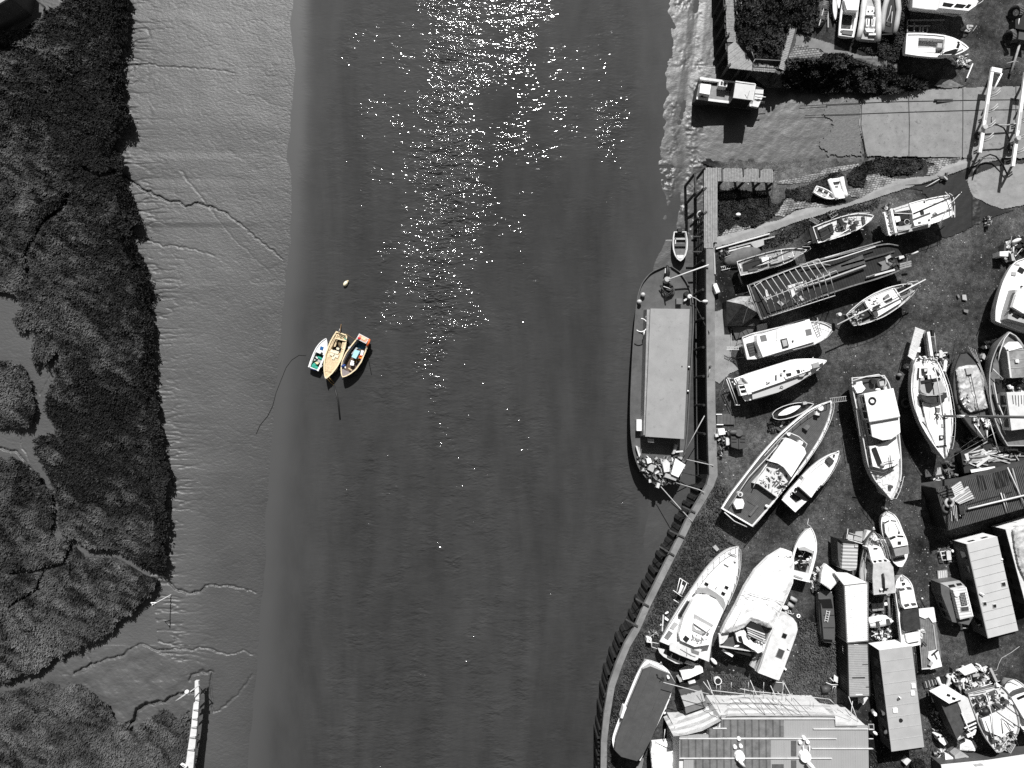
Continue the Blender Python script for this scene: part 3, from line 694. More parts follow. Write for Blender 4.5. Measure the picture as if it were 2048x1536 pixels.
def cobble():
    m, N, L, b = base_nodes('granite_setts')
    geo = N.new('ShaderNodeNewGeometry'); mp = N.new('ShaderNodeMapping'); mp.inputs['Rotation'].default_value = (0, 0, -.12); L.new(geo.outputs['Position'], mp.inputs['Vector'])
    br = N.new('ShaderNodeTexBrick'); br.inputs['Scale'].default_value = 1.0; br.inputs['Brick Width'].default_value = .36; br.inputs['Row Height'].default_value = .27; br.inputs['Mortar Size'].default_value = .028
    br.inputs['Color1'].default_value = (.17, .17, .17, 1); br.inputs['Color2'].default_value = (.30, .30, .30, 1); br.inputs['Mortar'].default_value = (.02, .02, .02, 1); L.new(mp.outputs[0], br.inputs['Vector'])
    n = N.new('ShaderNodeTexNoise'); n.inputs['Scale'].default_value = 1.2; n.inputs['Detail'].default_value = 6; L.new(geo.outputs['Position'], n.inputs['Vector'])
    r = N.new('ShaderNodeMapRange'); r.inputs['From Min'].default_value = .35; r.inputs['From Max'].default_value = .6; r.inputs['To Min'].default_value = .3; r.inputs['To Max'].default_value = 1; L.new(n.outputs['Fac'], r.inputs['Value'])
    vm = N.new('ShaderNodeVectorMath'); vm.operation = 'SCALE'; L.new(br.outputs['Color'], vm.inputs[0]); L.new(r.outputs[0], vm.inputs['Scale']); L.new(vm.outputs[0], b.inputs['Base Color'])
    bp = N.new('ShaderNodeBump'); bp.inputs['Distance'].default_value = -.03; L.new(br.outputs['Fac'], bp.inputs['Height']); L.new(bp.outputs[0], b.inputs['Normal']); b.inputs['Roughness'].default_value = .8
    return m
COB = cobble()
sz = lambda X, Y: slip_z(X)
F0()
drape('slipway_concrete', [(1722, 200), (1770, 189), (1830, 181), (1900, 178), (1950, 174), (2300, 170), (2300, 318), (1950, 315), (1735, 312), (1718, 250)], SLIPC, sz, .14, wob=2.2)
drape('muddy_ramp', [(1655, 205), (1722, 198), (1722, 312), (1660, 312), (1640, 290), (1668, 250), (1648, 225)], MUDRAMP, sz, .09, wob=7)
fr(1360, 300)
drape('footpath', [(350, 1000), (620, 930), (900, 848), (1200, 735), (1500, 645), (1700, 585), (1930, 518), (2095, 460), (2500, 335), (2700, 270), (2960, 175), (3400, 60), (3200, 70), (2940, 75), (2860, 120), (2720, 160), (2600, 260), (2390, 280), (2240, 300), (2060, 385), (1870, 480), (1700, 550), (1500, 590), (1340, 590), (1180, 620), (1040, 710), (880, 745), (760, 800), (620, 830), (380, 890)], LCONC, yard_z, .12, wob=1)
fr(1648, 300)
drape('concrete_apron', [(1465, 290), (1560, 250), (1740, 175), (1900, 145), (3300, 110), (3300, 600), (2100, 555), (1950, 580), (1830, 603), (1700, 560), (1640, 530), (1530, 480), (1490, 400)], LCONC, yard_z, .1, wob=1)
drape('wet_ground', [(860, 390), (1180, 300), (1500, 190), (1720, 120), (1960, 90), (1960, 130), (1700, 200), (1500, 290), (1490, 400), (1535, 485), (1640, 545), (1830, 610), (1960, 612), (1850, 640), (1680, 700), (1450, 820), (1250, 900), (1150, 860), (1250, 700), (1100, 500), (1000, 420)], WET, yard_z, .08, wob=3)
drape('cobbled_bank', [(240, 470), (250, 420), (450, 360), (400, 210), (580, 235), (680, 290), (960, 290), (820, 310), (620, 390), (430, 490)], COB, yard_z, .1, wob=4)
drape('cobbled_bank', [(1000, 90), (1420, 72), (1400, 125), (1250, 170), (1180, 250), (1040, 260), (1080, 180), (1140, 150)], COB, yard_z, .1, wob=3)
fr(1360, 300)
drape('cobbled_bank', [(1000, 310), (1180, 285), (1420, 230), (1500, 190), (1830, 140), (1840, 175), (1500, 250), (1300, 335), (1000, 350)], COB, yard_z, .1, wob=1.5)
drape('cobbled_bank', [(1090, 490), (1300, 540), (1520, 570), (1480, 600), (1180, 600), (1060, 690), (960, 660), (780, 640), (1000, 590)], COB, yard_z, .1, wob=3)
drape('cobbled_bank', [(560, 760), (700, 740), (720, 790), (620, 840), (400, 880), (420, 850)], COB, yard_z, .1, wob=3)
fr(1360, 0)
drape('cobbled_bank', [(1180, 465), (1320, 465), (1320, 500), (1430, 500), (1430, 540), (1520, 535), (1520, 600), (1110, 650), (1120, 560)], COB, yard_z, .1, wob=1)
drape('concrete_slab', [(1210, 345), (1400, 400), (1580, 455), (1750, 540), (1860, 570), (2000, 575), (2230, 655), (2230, 730), (2100, 740), (1900, 640), (1700, 585), (1500, 550), (1430, 500), (1325, 495), (1180, 465), (1190, 380)], CONC, yard_z, .07, wob=1)
drape('concrete_slab', [(2600, 880), (2680, 810), (2760, 810), (2900, 880), (2760, 905)], CONC, yard_z, .1, wob=1)
fr(1400, 560)
drape('concrete_slab', [(140, 330), (230, 300), (270, 310), (270, 460), (330, 620), (420, 610), (430, 680), (300, 720), (340, 850), (400, 915), (300, 960), (200, 1060), (150, 1030)], LCONC, yard_z, .1, wob=1)
# joints and the timber rail grooves on the slipway
F0(); mb = MB()
for pts in ([(1817, 184), (1819, 250), (1818, 313)], [(1926, 177), (1926, 250), (1925, 314)], [(2032, 172), (2032, 315)], [(1600, 212), (1700, 207), (1800, 203), (1960, 200), (2048, 199)], [(1610, 231), (1712, 228), (1820, 224), (1960, 220), (2048, 219)], [(1724, 195), (1722, 250), (1733, 312)]):
    for a, b in zip(pts[:-1], pts[1:]):
        for i in range(6):
            p = [a[0] + (b[0] - a[0]) * i / 6, a[1] + (b[1] - a[1]) * i / 6]; q = [a[0] + (b[0] - a[0]) * (i + 1) / 6, a[1] + (b[1] - a[1]) * (i + 1) / 6]
            za, zb = float(slip_z(p[0])) + .17, float(slip_z(q[0])) + .17
            A, B = W(p, za), W(q, zb); mb.tube([A, B], .04, 4)
tag(build('slipway_joints', mb, DWOOD), kind='structure')
t = Thing('timber_sleeper', 'long dark timber strip laid on the slipway near the top edge', 'timber', (1890, 202)); mb = MB()
z = float(slip_z(1890)) + .14
for a, b, y in ((1868, 1912, 200), (1873, 1910, 203.5)): mb.slab(W((a, y), z), W((b, y - .5), z), .14, z, z + .1)
t.part('timber', mb, DWOOD)
# ---- quay wall
T = Thing('quay_wall', 'concrete topped quay wall running down the river edge with dark piling on its face', 'quay wall', (1421, 800))
qp = [np.array(p, float) for p in QUAY]; wq = [17, 17, 16.5, 16.5, 17, 17, 14, 13, 12.5, 12.5, 12.5, 12.5, 12.5, 12.5, 12.5, 13, 13, 13, 12, 12, 12]
ql, qr = [], []
for i, p in enumerate(qp):
    d = qp[min(i + 1, len(qp) - 1)] - qp[max(i - 1, 0)]; d /= np.linalg.norm(d); n = np.array([-d[1], d[0]])
    if n[0] > 0: n = -n
    ql.append(p + n * wq[i] / 2); qr.append(p - n * wq[i] / 2)
mb = MB()
for i in range(len(qp) - 1):
    g = .0
    c = [ql[i], qr[i], qr[i + 1], ql[i + 1]]; top = [W(q, .14) for q in c]
    m_ = (top[0] + top[1]) / 2; e_ = (top[3] + top[2]) / 2; dd = (e_ - m_) / np.linalg.norm(e_ - m_) * .012
    top[0] = top[0] + dd; top[1] = top[1] + dd
    mb.prism(top, -.5)
QC = mat('quay_coping_concrete', 0.19, 0.32, 0.55, 0.85, 0.01, 9, stain=0.3)
T.part('coping', mb, QC)
# wall face: straight planked to y=1000, corrugated piling beyond
mb = MB(); pts = []
lw = [W(q, .14) for q in ql]
for i in range(len(lw) - 1):
    a, b = lw[i], lw[i + 1]; L_ = np.linalg.norm(b - a); k = max(1, int(L_ / (.42 if i < 6 else .46))); d = (b - a) / L_; n = np.array([d[1], -d[0], 0])
    if n[0] > 0: n = -n
    for j in range(k):
        off = 0.02 if i < 6 else (0.05 if (len(pts) // 2) % 2 == 0 else .1 + .26 * ((len(pts) * 37 % 11) / 11))
        for e in (.08, .92): pts.append(a + (b - a) * (j + e) / k + n * (off if e else off))
for k, (a, b) in enumerate(zip(pts[:-1], pts[1:])):
    mb.add([(a[0], a[1], -.45), (b[0], b[1], -.45), (b[0], b[1], -7), (a[0], a[1], -7)], [(0, 1, 2, 3)])
T.part('sheet_piling', mb, mat('rusty_dark_piling', .022, .5, 1.5, .8, .02, 6, stain=.4))
# whaling timbers with stubby cross beams on the sloping part
mb = MB()
for (x, y, l, an) in ((1363, 1072, 26, 205), (1343, 1108, 30, 212), (1292, 1210, 24, 212), (1270, 1250, 22, 212), (1385, 1022, 22, 205)):
    F0(); a = (x + 6, y + 3); b = (x + l * math.cos(math.radians(an)), y + l * math.sin(math.radians(an)) * 1.0)
    single('mooring_beam', MB().slab(W(a, .3), W(b, .3), .16, .14, .34), DWOOD, 'dark timber beam jutting from the sloping quay wall over the river', 'timber beam', 'mooring beams along the sloping quay')
fn = 0
for y in np.arange(520, 955, 58):
    fn += 1; x = np.interp(y, [p[1] for p in ql], [p[0] for p in ql]) - 5
    c = W((x, y), .2); single('fender_pile', MB().cyl(c, -5, -.1, .17, .15), BLACK, 'black timber pile standing against the upper quay wall beside the barge', 'pile', 'timber piles along the upper quay')
# ---- jetties
PLANK = mat('sun_bleached_planking', 0.25, 0.4, 4.0, 0.8, 0.01, 16, stain=0.35)
PLANK2 = mat('pale_decking_boards', 0.27, 0.3, 3.0, 0.8, 0.01, 16, stain=0.25)
def planks(T, name, a0, a1, b0, b1, n, z, m, th=.06, gap=.16, seed=0, dz=None):
    """n boards reaching from line a0-a1 to line b0-b1"""
    rr = random.Random(seed); mb = MB(); A0, A1, B0, B1 = (W(p, z) for p in (a0, a1, b0, b1))
    for i in range(n):
        u0, u1 = (i + gap / 2) / n, (i + 1 - gap / 2) / n; zz = rr.uniform(0, .025) + (dz(i / n) if dz else 0); e0, e1 = rr.uniform(-.02, .05), rr.uniform(-.02, .05)
        p = [A0 + (A1 - A0) * u0, A0 + (A1 - A0) * u1, B0 + (B1 - B0) * u1, B0 + (B1 - B0) * u0]
        v = (p[3] - p[0]) / np.linalg.norm(p[3] - p[0]); p = [p[0] - v * e0, p[1] - v * e0, p[2] + v * e1, p[3] + v * e1]
        V = [q + (0, 0, zz) for q in p] + [q + (0, 0, zz - th) for q in p]
        mb.add(V, [(0, 1, 2, 3), (7, 6, 5, 4), (0, 4, 5, 1), (1, 5, 6, 2), (2, 6, 7, 3), (3, 7, 4, 0)])
    return T.part(name, mb, m)
def pile(T, p, z1=.1, r=.16, z0=-5.2, name='pile', m=None): T.cyl(name, p, z0, z1, r, m or DWOOD)
fr(1360, 300)
T = Thing('timber_jetty', 'L-shaped planked jetty with a short arm at its top, south of the slipway', 'jetty', (310, 600), -4)
planks(T, 'deck_boards', (246, 182), (384, 182), (246, 945), (384, 945), 8, .2, PLANK2, seed=1)
planks(T, 'deck_boards', (246, 946), (340, 946), (246, 1003), (340, 1003), 6, .2, PLANK2, seed=2)
planks(T, 'deck_boards', (386, 184), (952, 198), (386, 320), (952, 330), 36, .2, PLANK, seed=3)
for a, b in (((250, 190), (250, 1000)), ((375, 190), (375, 940)), ((390, 200), (945, 212)), ((390, 310), (945, 322))): T.slab('joist', a, b, .15, -.1, .12, DWOOD)
for p in ((255, 190), (250, 385), (245, 630), (246, 720), (246, 820), (246, 935), (380, 330), (430, 320), (655, 325), (820, 328), (955, 330), (955, 205), (440, 195), (640, 200), (820, 205), (380, 520), (380, 700)): pile(T, p)
for a, b, z in (((150, 240), (262, 165), .45), ((155, 240), (166, 430), .45), ((432, 185), (475, 158), .3), ((640, 190), (678, 175), .3), ((810, 195), (850, 178), .3), ((955, 200), (1000, 165), .3), ((245, 650), (275, 628), .3), ((240, 410), (270, 380), .3)): T.slab('cross_beam', a, b, .2, z - .2, z, DWOOD)
for p in ((155, 240), (166, 430)): pile(T, p, .4)
for a, b in (((958, 330), (945, 470)), ((130, 885), (235, 885)), ((130, 1040), (235, 1040)), ((175, 440), (230, 395)), ((650, 185), (655, 260)), ((433, 190), (435, 310)), ((818, 190), (818, 270))): T.slab('brace', a, b, .13, -.9 if b[1] > 320 and a[0] < 900 and b[0] < 300 else .27, -.75 if b[1] > 320 and a[0] < 900 and b[0] < 300 else .38, DWOOD)
fr(1360, 0)
T = Thing('timber_jetty', 'planked walkway north of the slipway widening into a flared deck with slanting boards', 'jetty', (520, 300), -4)
planks(T, 'deck_boards', (450, -300), (486, 430), (528, -300), (572, 430), 70, .2, PLANK, seed=4)
planks(T, 'deck_boards', (486, 432), (498, 700), (600, 445), (700, 708), 2, .14, DWOOD, seed=9)
# slanting boards of the flared end
mb = MB(); rr = random.Random(5); poly = [(486, 432), (572, 430), (604, 470), (742, 640), (738, 722), (496, 694)]
for i in range(46):
    s0 = -250 + i * 13
    # board runs from lower left to upper right (45 degrees)
    ts = [u for u in np.linspace(0, 500, 251) if inside(470 + u * .82, 500 + s0 + 250 - u * .62, poly)]
    if len(ts) > 3:
        a = (470 + ts[0] * .82, 750 + s0 - ts[0] * .62); b = (470 + ts[-1] * .82, 750 + s0 - ts[-1] * .62)
        mb.slab(W(a, .22), W(b, .22), .15, .15, .2 + rr.uniform(0, .03))
T.part('deck_boards', mb, PLANK2)
planks(T, 'step_boards', (745, 655), (992, 682), (738, 722), (990, 742), 13, -.1, PLANK, seed=6)
for a, b in (((485, 0), (500, 690)), ((525, 0), (565, 420)), ((745, 650), (995, 675)), ((740, 715), (990, 738))): T.slab('joist', a, b, .18, -.35, -.02 if a[0] < 700 else -.2, DWOOD)
for p in ((455, -60), (462, 60), (470, 220), (480, 380), (488, 520), (495, 680), (620, 700), (738, 715), (740, 650), (990, 735), (1000, 690), (565, 420), (530, 60), (545, 200)): pile(T, p)
for a, b, z in (((455, 100), (480, 55), .55), ((470, 375), (510, 335), .55), ((490, 680), (520, 645), .4)): T.slab('cleat_post', a, b, .16, .1, z, DWOOD)
for a, b in (((770, 606), (1030, 622)), ((750, 640), (770, 606)), ((725, 500), (760, 600)), ((770, 706), (990, 724))): T.tube('hand_rail', [(*a, .55), (*b, .55)], .05, WOOD)
for p in ((770, 606), (900, 614), (1030, 622)): T.tube('rail_post', [(*p, .55), (*p, -.5)], .05, DWOOD)
T2 = Thing('gangway', 'slanting planked gangway leading up from the flared jetty to the north yard', 'gangway', (1090, 480), -1)
planks(T2, 'deck_boards', (1118, 258), (1012, 700), (1190, 275), (1062, 722), 26, .15, PLANK2, seed=7)
T2.slab('stringer', (1115, 260), (1008, 700), .12, -.12, .1, DWOOD); T2.slab('stringer', (1196, 285), (1068, 725), .12, -.12, .3, DWOOD)
pile(T2, (1012, 745), .2, .2); pile(T2, (1050, 740), .2, .14)
def ladder(label, a, b, wd, z, n, m, name='ladder', z2=None):
    z2 = z if z2 is None else z2
    T = Thing(name, label, 'ladder', a, min(z, z2)); A, B = W(a, z), W(b, z2); d = B - A; nn = np.array([-d[1], d[0], 0]); nn = nn / np.linalg.norm(nn) * wd / 2
    for s in (1, -1): T.part('rail', MB().tube([A + nn * s, B + nn * s], .035, 5), m)
    mb = MB()
    for i in range(n): p = A + d * (i + .5) / n; mb.tube([p + nn, p - nn], .028, 5)
    T.part('rungs', mb, m); return T
ladder('pale aluminium ladder lying aslant in the weeds beside the northern jetty', (648, 372), (778, 545), .42, .05, 12, STEEL)
T = Thing('pole', 'two long thin poles leaning side by side along the northern jetty walkway', 'pole', (590, 180)); T.tube('shaft', [(570, 0, .5), (606, 360, .1)], .045, WOOD); T.tube('shaft', [(628, 20, .5), (640, 290, .1)], .03, WOOD)
F0()
# ---- left bank things
T = Thing('channel_marker', 'thin white marker pole leaning over the mud below the marsh corner', 'marker pole', (343, 1190), -2.7)
b = W((343, 1189), -2.9); tp = b + np.array([0, 0, 4.3]); T.part('pole', MB().tube([b, tp], .055, 8), PLASTIC)
mb = MB(); mb.add([tp + (-.02, 0, -.9), tp + (-.02, 0, -.05), tp + (-.55, 0, -.75)], [(0, 1, 2)]); mb.add([tp + (.02, 0, -.9), tp + (.02, 0, -.05), tp + (-.55, 0.04, -.75)], [(2, 1, 0)])
T.part('topmark', MB().tube([tp + (0, 0, -.95), tp + (-.6, 0, -.8), tp + (0, 0, -.1)], .05), PLASTIC)
T = Thing('outfall_pipe', 'long pale sloping outfall duct coming from the bottom edge over the marsh mud', 'outfall', (385, 1450), -3)
ctr = [(393, 1362, 7), (394, 1390, 9), (391, 1420, 11), (388, 1455, 12), (383, 1495, 14), (378, 1540, 16), (370, 1600, 18)]
mb = MB()
for (x0, y0, w0), (x1, y1, w1) in zip(ctr[:-1], ctr[1:]):
    mb.prism([W((x0 - w0 / 2, y0 + .4), -.6), W((x0 + w0 / 2, y0 + .4), -.6), W((x1 + w1 / 2, y1), -.6), W((x1 - w1 / 2, y1), -.6)], -1.0)
T.part('duct', mb, OFF)
for x0, y0, w0 in ctr[1:]: T.cyl('support', (x0 + 4, y0), -4, -1, .12, DWOOD)
for x0, y0, w0 in [(394, 1400, 9), (391, 1420, 11), (389, 1438, 11), (387, 1455, 12), (384, 1475, 13), (381, 1500, 14)]: T.part('rib', MB().prism([W((x0 - w0 / 2, y0), -.4), W((x0 + w0 / 2, y0 - 2), -.4), W((x0 + w0 / 2, y0 + 2), -.4)], -.62), LGREY)
T = Thing('marker_post', 'leaning pole with a round white lamp head at the tip of the outfall duct', 'marker post', (398, 1372), -3)
T.tube('pole', [(399, 1370, .2), (362, 1397, 1.0)], .06, STEEL); T.ell('lamp', (374, 1384), 1.0, .25, .25, .25, PLASTIC); T.tube('bracket', [(352, 1402, .9), (362, 1395, 1.0), (372, 1388, 1.0)], .1, LGREY)
T.tube('leg', [(398, 1372, .2), (398, 1374, -3.6)], .06, STEEL)
T = Thing('notice_board', 'small white notice board with a line of dark lettering beside the outfall duct', 'sign', (366, 1531), -2)
T.prism('board', [(360, 1529), (364, 1526), (374, 1532), (371, 1537)], -.2, -.3, PLASTIC); mb = MB()
for i in range(4): mb.slab(W((364.5 + i * 1.7, 1529.5 + i * 1.1), -.19), W((365.6 + i * 1.7, 1531.3 + i * 1.1), -.19), .07, -.2, -.185)
T.part('lettering', mb, BLACK); T.cyl('post', (367, 1531), -2.5, -.3, .06, STEEL)
T = Thing('boathouse', 'corner of a dark boathouse with a pale roof edge at the top left corner', 'building', (10, 5), -2)
T.prism('roof', [(-120, 60), (-120, -80), (36, -80), (20, -6), (0, 6), (-60, 38)], 1.6, 1.4, LGREY); T.prism('wall', [(-118, 56), (-118, -78), (33, -78), (17, -9), (0, 2), (-60, 34)], 1.38, -3, DGREY)
T.tube('pipe', [(74, 0, -1), (90, 15, -1.2), (88, 22, -2)], .12, DWOOD)
T = Thing('mooring_rope', 'thin dark rope curving over the mudflat from the moored boats down to the left', 'rope', (560, 780), -4)
zz = lambda x, y: float(left_mud_z(np.array([[float(x)]]), np.array([[float(y)]]))[0, 0]) + .05
pl = [(512, 868), (520, 850), (535, 832), (545, 812), (552, 785), (562, 760), (572, 735), (583, 720), (598, 710), (612, 711)]
T.part('rope', MB().tube([W(p, max(zz(*p), WL + .03)) for p in pl], .03, 5), DROPE)
# ---- plants on the yard side
def pts_poly(poly, n, seed, warpit=6):
    q = [px(p) for p in poly]; rs = np.random.RandomState(seed); xs = [a for a, _ in q]; ys = [b for _, b in q]
    X = rs.uniform(min(xs), max(xs), n); Y = rs.uniform(min(ys), max(ys), n)
    k = inside_np(X + warpit * 2 * (vnoise(X, Y, 8, seed) - .5), Y + warpit * 2 * (vnoise(X, Y, 8, seed + 1) - .5), q); return X[k], Y[k]
YL = attr_mat('yard_weed_leaf', .010, .085, .75, sc=.6)
def weeds(label, poly, n, h, wd, seed, hump=.0, tone=.35, up=.7, name='weeds', m=None, z=yard_z):
    X, Y = pts_poly(poly, n, seed)
    zf = lambda a, b: z(a, b) + hump * np.clip(vnoise(a, b, 12, seed + 3, 3) - .25, 0, 1) * 1.6
    tn = tone + .9 * (vnoise(X, Y, 14, seed + 5, 4, .6) - .5)
    return scatter(name, label, X, Y, zf, h, wd, m or YL, tn, 1.2, seed, up)
fr(1360, 0)
weeds('dense brambles filling the yard corner between the northern jetty and the gangway', [(600, -80), (1400, -80), (1420, 200), (1330, 330), (1200, 300), (1110, 250), (1010, 600), (780, 600), (560, 330)], 26000, .45, .13, 11, .9, name='brambles')
weeds('dark bramble bank along the north side of the slipway', [(1080, 640), (1380, 600), (1480, 570), (1680, 570), (1760, 640), (2000, 700), (2200, 760), (2500, 830), (2520, 900), (2200, 960), (1700, 940), (1350, 930), (1060, 900), (1040, 760)], 36000, .5, .13, 12, .9, name='brambles')
weeds('scrubby grass around the small boats at the north end of the yard', [(1400, -60), (1700, 350), (1720, 450), (1990, 560), (2120, 500), (2250, 620), (2330, 560), (2350, 200), (2300, -60)], 22000, .3, .1, 13, .25, name='rough_grass')
fr(1360, 300)
weeds('low dark weeds in the corner under the lower jetty', [(390, 420), (560, 400), (900, 460), (960, 560), (1080, 500), (1000, 620), (900, 700), (760, 780), (560, 760), (390, 860)], 22000, .32, .11, 14, .35, name='weeds', tone=.3)
weeds('patch of weeds growing through the cobbled bank beside the two tenders', [(1080, 400), (1300, 360), (1500, 280), (1620, 200), (1680, 260), (1560, 300), (1560, 420), (1500, 480), (1380, 520), (1200, 520), (1080, 470)], 9000, .25, .1, 15, .2, tone=.4)
weeds('bush of weeds on the cobbled bank below the slipway', [(1700, 250), (1900, 110), (2060, 90), (2500, 110), (2480, 170), (2300, 240), (2120, 250), (2000, 240), (1890, 260), (1880, 360), (1730, 370)], 15000, .35, .11, 16, .4, tone=.35)
weeds('ragged grass strip between the footpath and the yard boats', [(380, 1000), (700, 950), (960, 870), (1300, 720), (1700, 600), (2040, 490), (2040, 560), (1600, 640), (1300, 780), (1200, 900), (1000, 980), (700, 1000), (500, 1100), (420, 1250)], 14000, .3, .1, 17, .25, tone=.35)
F0()
weeds('rough grass strip between the curving quay and the boats at the bottom', [(1432, 960), (1470, 1000), (1440, 1060), (1470, 1100), (1400, 1150), (1350, 1230), (1310, 1290), (1290, 1320), (1260, 1360), (1228, 1480), (1222, 1560), (1214, 1560), (1216, 1480), (1232, 1380), (1262, 1300), (1300, 1225), (1345, 1130), (1385, 1055), (1415, 1000)], 26000, .28, .1, 18, .12, tone=.42)
weeds('weedy grass with litter between the caravan and the containers', [(1600, 1230), (1668, 1270), (1672, 1390), (1660, 1430), (1560, 1410), (1420, 1390), (1420, 1340), (1500, 1350), (1560, 1370), (1600, 1300)], 16000, .28, .09, 19, .1, tone=.8)
weeds('grass tufts around the scattered gear in the lower right corner', [(1850, 1340), (1880, 1480), (1880, 1560), (1740, 1560), (1740, 1500), (1850, 1500)], 5000, .22, .08, 20, .05, tone=.4)
# gravel litter: small pale stones and scraps
rs = np.random.RandomState(4); n = 5200; X = rs.uniform(1420, 2060, n); Y = rs.uniform(330, 1550, n); k = inside_np(X, Y, YPOLY) & (vnoise(X, Y, 60, 95) > .42); X, Y = X[k], Y[k]; n = len(X)
B = Pn(X, Y, yard_z(X, Y)); r_ = .03 + .07 * rs.rand(n) ** 3; an = rs.rand(n) * 6.28; V = []
for kx, ky, kz in ((1, 0, 0), (0, 1, 0), (-1, 0, 0), (0, -1, 0)):
    V.append(B + np.stack([r_ * (kx * np.cos(an) - ky * np.sin(an)), r_ * (kx * np.sin(an) + ky * np.cos(an)), 0 * r_ + .01], -1))
V.append(B + np.stack([0 * r_, 0 * r_, r_ + .03], -1)); V = np.stack(V, 1).reshape(-1, 3)
Fq = (np.arange(n)[:, None, None] * 5 + np.array([[0, 1, 4], [1, 2, 4], [2, 3, 4], [3, 0, 4]])).reshape(-1, 3)
tag(raw_obj('stones', V, Fq, attr_mat('pale_stone', .05, .55, .9), dict(tone=('FACE', np.repeat(rs.rand(n) ** 2, 4)))), 'pale stones and scraps scattered over the boatyard ground', 'stones', kind='stuff')
# ================================================================ THE THREE COLOURED BOATS AFLOAT
BUFF = mat('buff_bleached_wood', (.60, .47, .30), .35, 5, .75, .01, 16, stain=.35)
CREAM = mat('cream_paint', (.70, .58, .38), .25, 3, .6, stain=.3)
TEAL = mat('teal_net', (.03, .30, .22), .5, 9, .8, .04, 20)
BLUEH = mat('blue_hatch_paint', (.01, .09, .25), .15, 3, .5)
ORANGE = mat('orange_paint', (.75, .16, .05), .3, 4, .6)
PALEBLUE = mat('pale_blue_lid', (.36, .62, .72), .12, 4, .5)
NAVY = mat('navy_paint', (.006, .045, .075), .3, 3, .5)
BROWN = mat('brown_sole_boards', (.10, .065, .045), .4, 5, .8, .01, 12)
YELLOW = mat('yellow_plastic', (.80, .42, .03), .2, 5, .5)
RED = mat('red_plastic', (.62, .03, .04), .2, 4, .5)
PINK = mat('salmon_crate', (.75, .36, .24), .35, 6, .7)
BLUET = mat('blue_outboard_cowl', (.02, .05, .20), .3, 4, .5)
fr(600, 650, 12.8)
b = Boat('small_cuddy_boat', 'small white boat with a square blue hatch and green nets, leftmost of the moored trio', (672, 338), (340, 1128), 24.5, 'motor', -3.35, -4.5, .25, WHITE, WHITE, bul=.03, cockpit=(.50, .99), cdepth=.55, cw=.84, floor=mat('dark_green_sole', (.008, .05, .04), .3, 5, .7), base=WL, cat='boat', group='boats moored together in midstream', railw=.1)
b.hatch((555, 595), 6.6, 6.6, -3.3, 18, BLUEH, .07); b.hatch((553, 727), 4.4, 4.2, -3.3, 18, BLACK, .05); b.slab('slot_vent', (522, 487), (660, 542), .12, -3.33, -3.26, DGREY)
b.part('net', MB().ell(W((350, 1040), -3.8), .45, .3, .2, .6), TEAL, smooth=True); b.part('net', MB().ell(W((415, 1090), -3.8), .4, .2, .18, -.6), TEAL, smooth=True); b.part('net', MB().ell(W((520, 850), -3.8), .45, .18, .12, -.4), TEAL, smooth=True)
b.slab('plank', (385, 790), (450, 860), .16, -3.85, -3.7, OFF); b.prism('fish_box', [(330, 850), (400, 880), (380, 920), (320, 895)], -3.62, -3.88, LGREY); b.prism('cloth', [(375, 960), (440, 935), (495, 965), (440, 1010)], -3.55, -3.85, CREAM)
b.slab('thwart', (455, 905), (560, 955), .3, -3.6, -3.5, LGREY); b.ell('fender', (672, 650), -3.5, .13, .22, .13, RED); b.slab('transom_step', (510, 1080), (560, 1030), .18, -3.6, -3.35, WHITE); b.slab('transom_board', (262, 1108), (430, 1160), .08, -3.9, -3.3, BLUET)
b.cyl('fender', (245, 1075), -3.7, -3.3, .09, PLASTIC)
b = Boat('derelict_workboat', 'bleached buff timber workboat with bare planks, in the middle of the moored trio', (652, 1388), (1070, 205), 35, ([0, .05, .15, .3, .5, .75, .9, 1], [0, .2, .5, .8, 1, .95, .8, .66]), -3.2, -4.6, .25, DWOOD, BUFF, CREAM, bul=.12, cockpit=(.60, .86), cdepth=.75, cw=.66, floor=BLACK, base=WL, group='boats moored together in midstream', railw=.14)
rr = random.Random(3); mb = MB(); mb2 = MB()
for i, (a, c) in enumerate([((640, 860), (620, 1180)), ((690, 900), (650, 1200)), ((735, 930), (700, 1220)), ((740, 720), (715, 830)), ((780, 1100), (850, 1120)), ((1000, 780), (930, 930)), ((1090, 700), (1000, 900)), ((1050, 780), (1010, 860)), ((850, 1020), (790, 1130)), ((930, 960), (870, 1050)), ((660, 1230), (700, 1330)), ((900, 1080), (800, 1180)), ((950, 1100), (880, 1200)), ((860, 330), (760, 560)), ((830, 480), (740, 640)), ((1150, 450), (1100, 620)), ((1110, 430), (1060, 600)), ((760, 770), (735, 850)), ((810, 880), (790, 960))]):
    (mb if i % 3 else mb2).slab(W(a, -3.2), W(c, -3.2), .14 + .1 * rr.random(), -3.36, -3.27 + .05 * rr.random())
b.part('loose_plank', mb, BUFF); b.part('loose_plank', mb2, CREAM)
for p in ([(800, 620), (900, 660), (870, 720), (770, 690)], [(880, 640), (1000, 680), (970, 750), (850, 720)], [(780, 700), (880, 740), (840, 800), (760, 770)], [(890, 745), (1000, 775), (960, 850), (870, 810)], [(830, 800), (900, 820), (870, 890), (810, 870)], [(940, 570), (1010, 590), (990, 640), (925, 620)]):
    b.prism('loose_board', p, -3.18 + rr.random() * .05, -3.34, mat('pale_bleached_board', (.74, .66, .50), .2, 6, .7, stain=.2))
for p in ([(905, 375), (965, 385), (900, 560), (850, 545)], [(1085, 430), (1130, 440), (1060, 600), (1030, 560)], [(905, 390), (925, 400), (870, 520), (850, 510)]): b.prism('engine_bearer', p, -3.5, -4, BUFF)
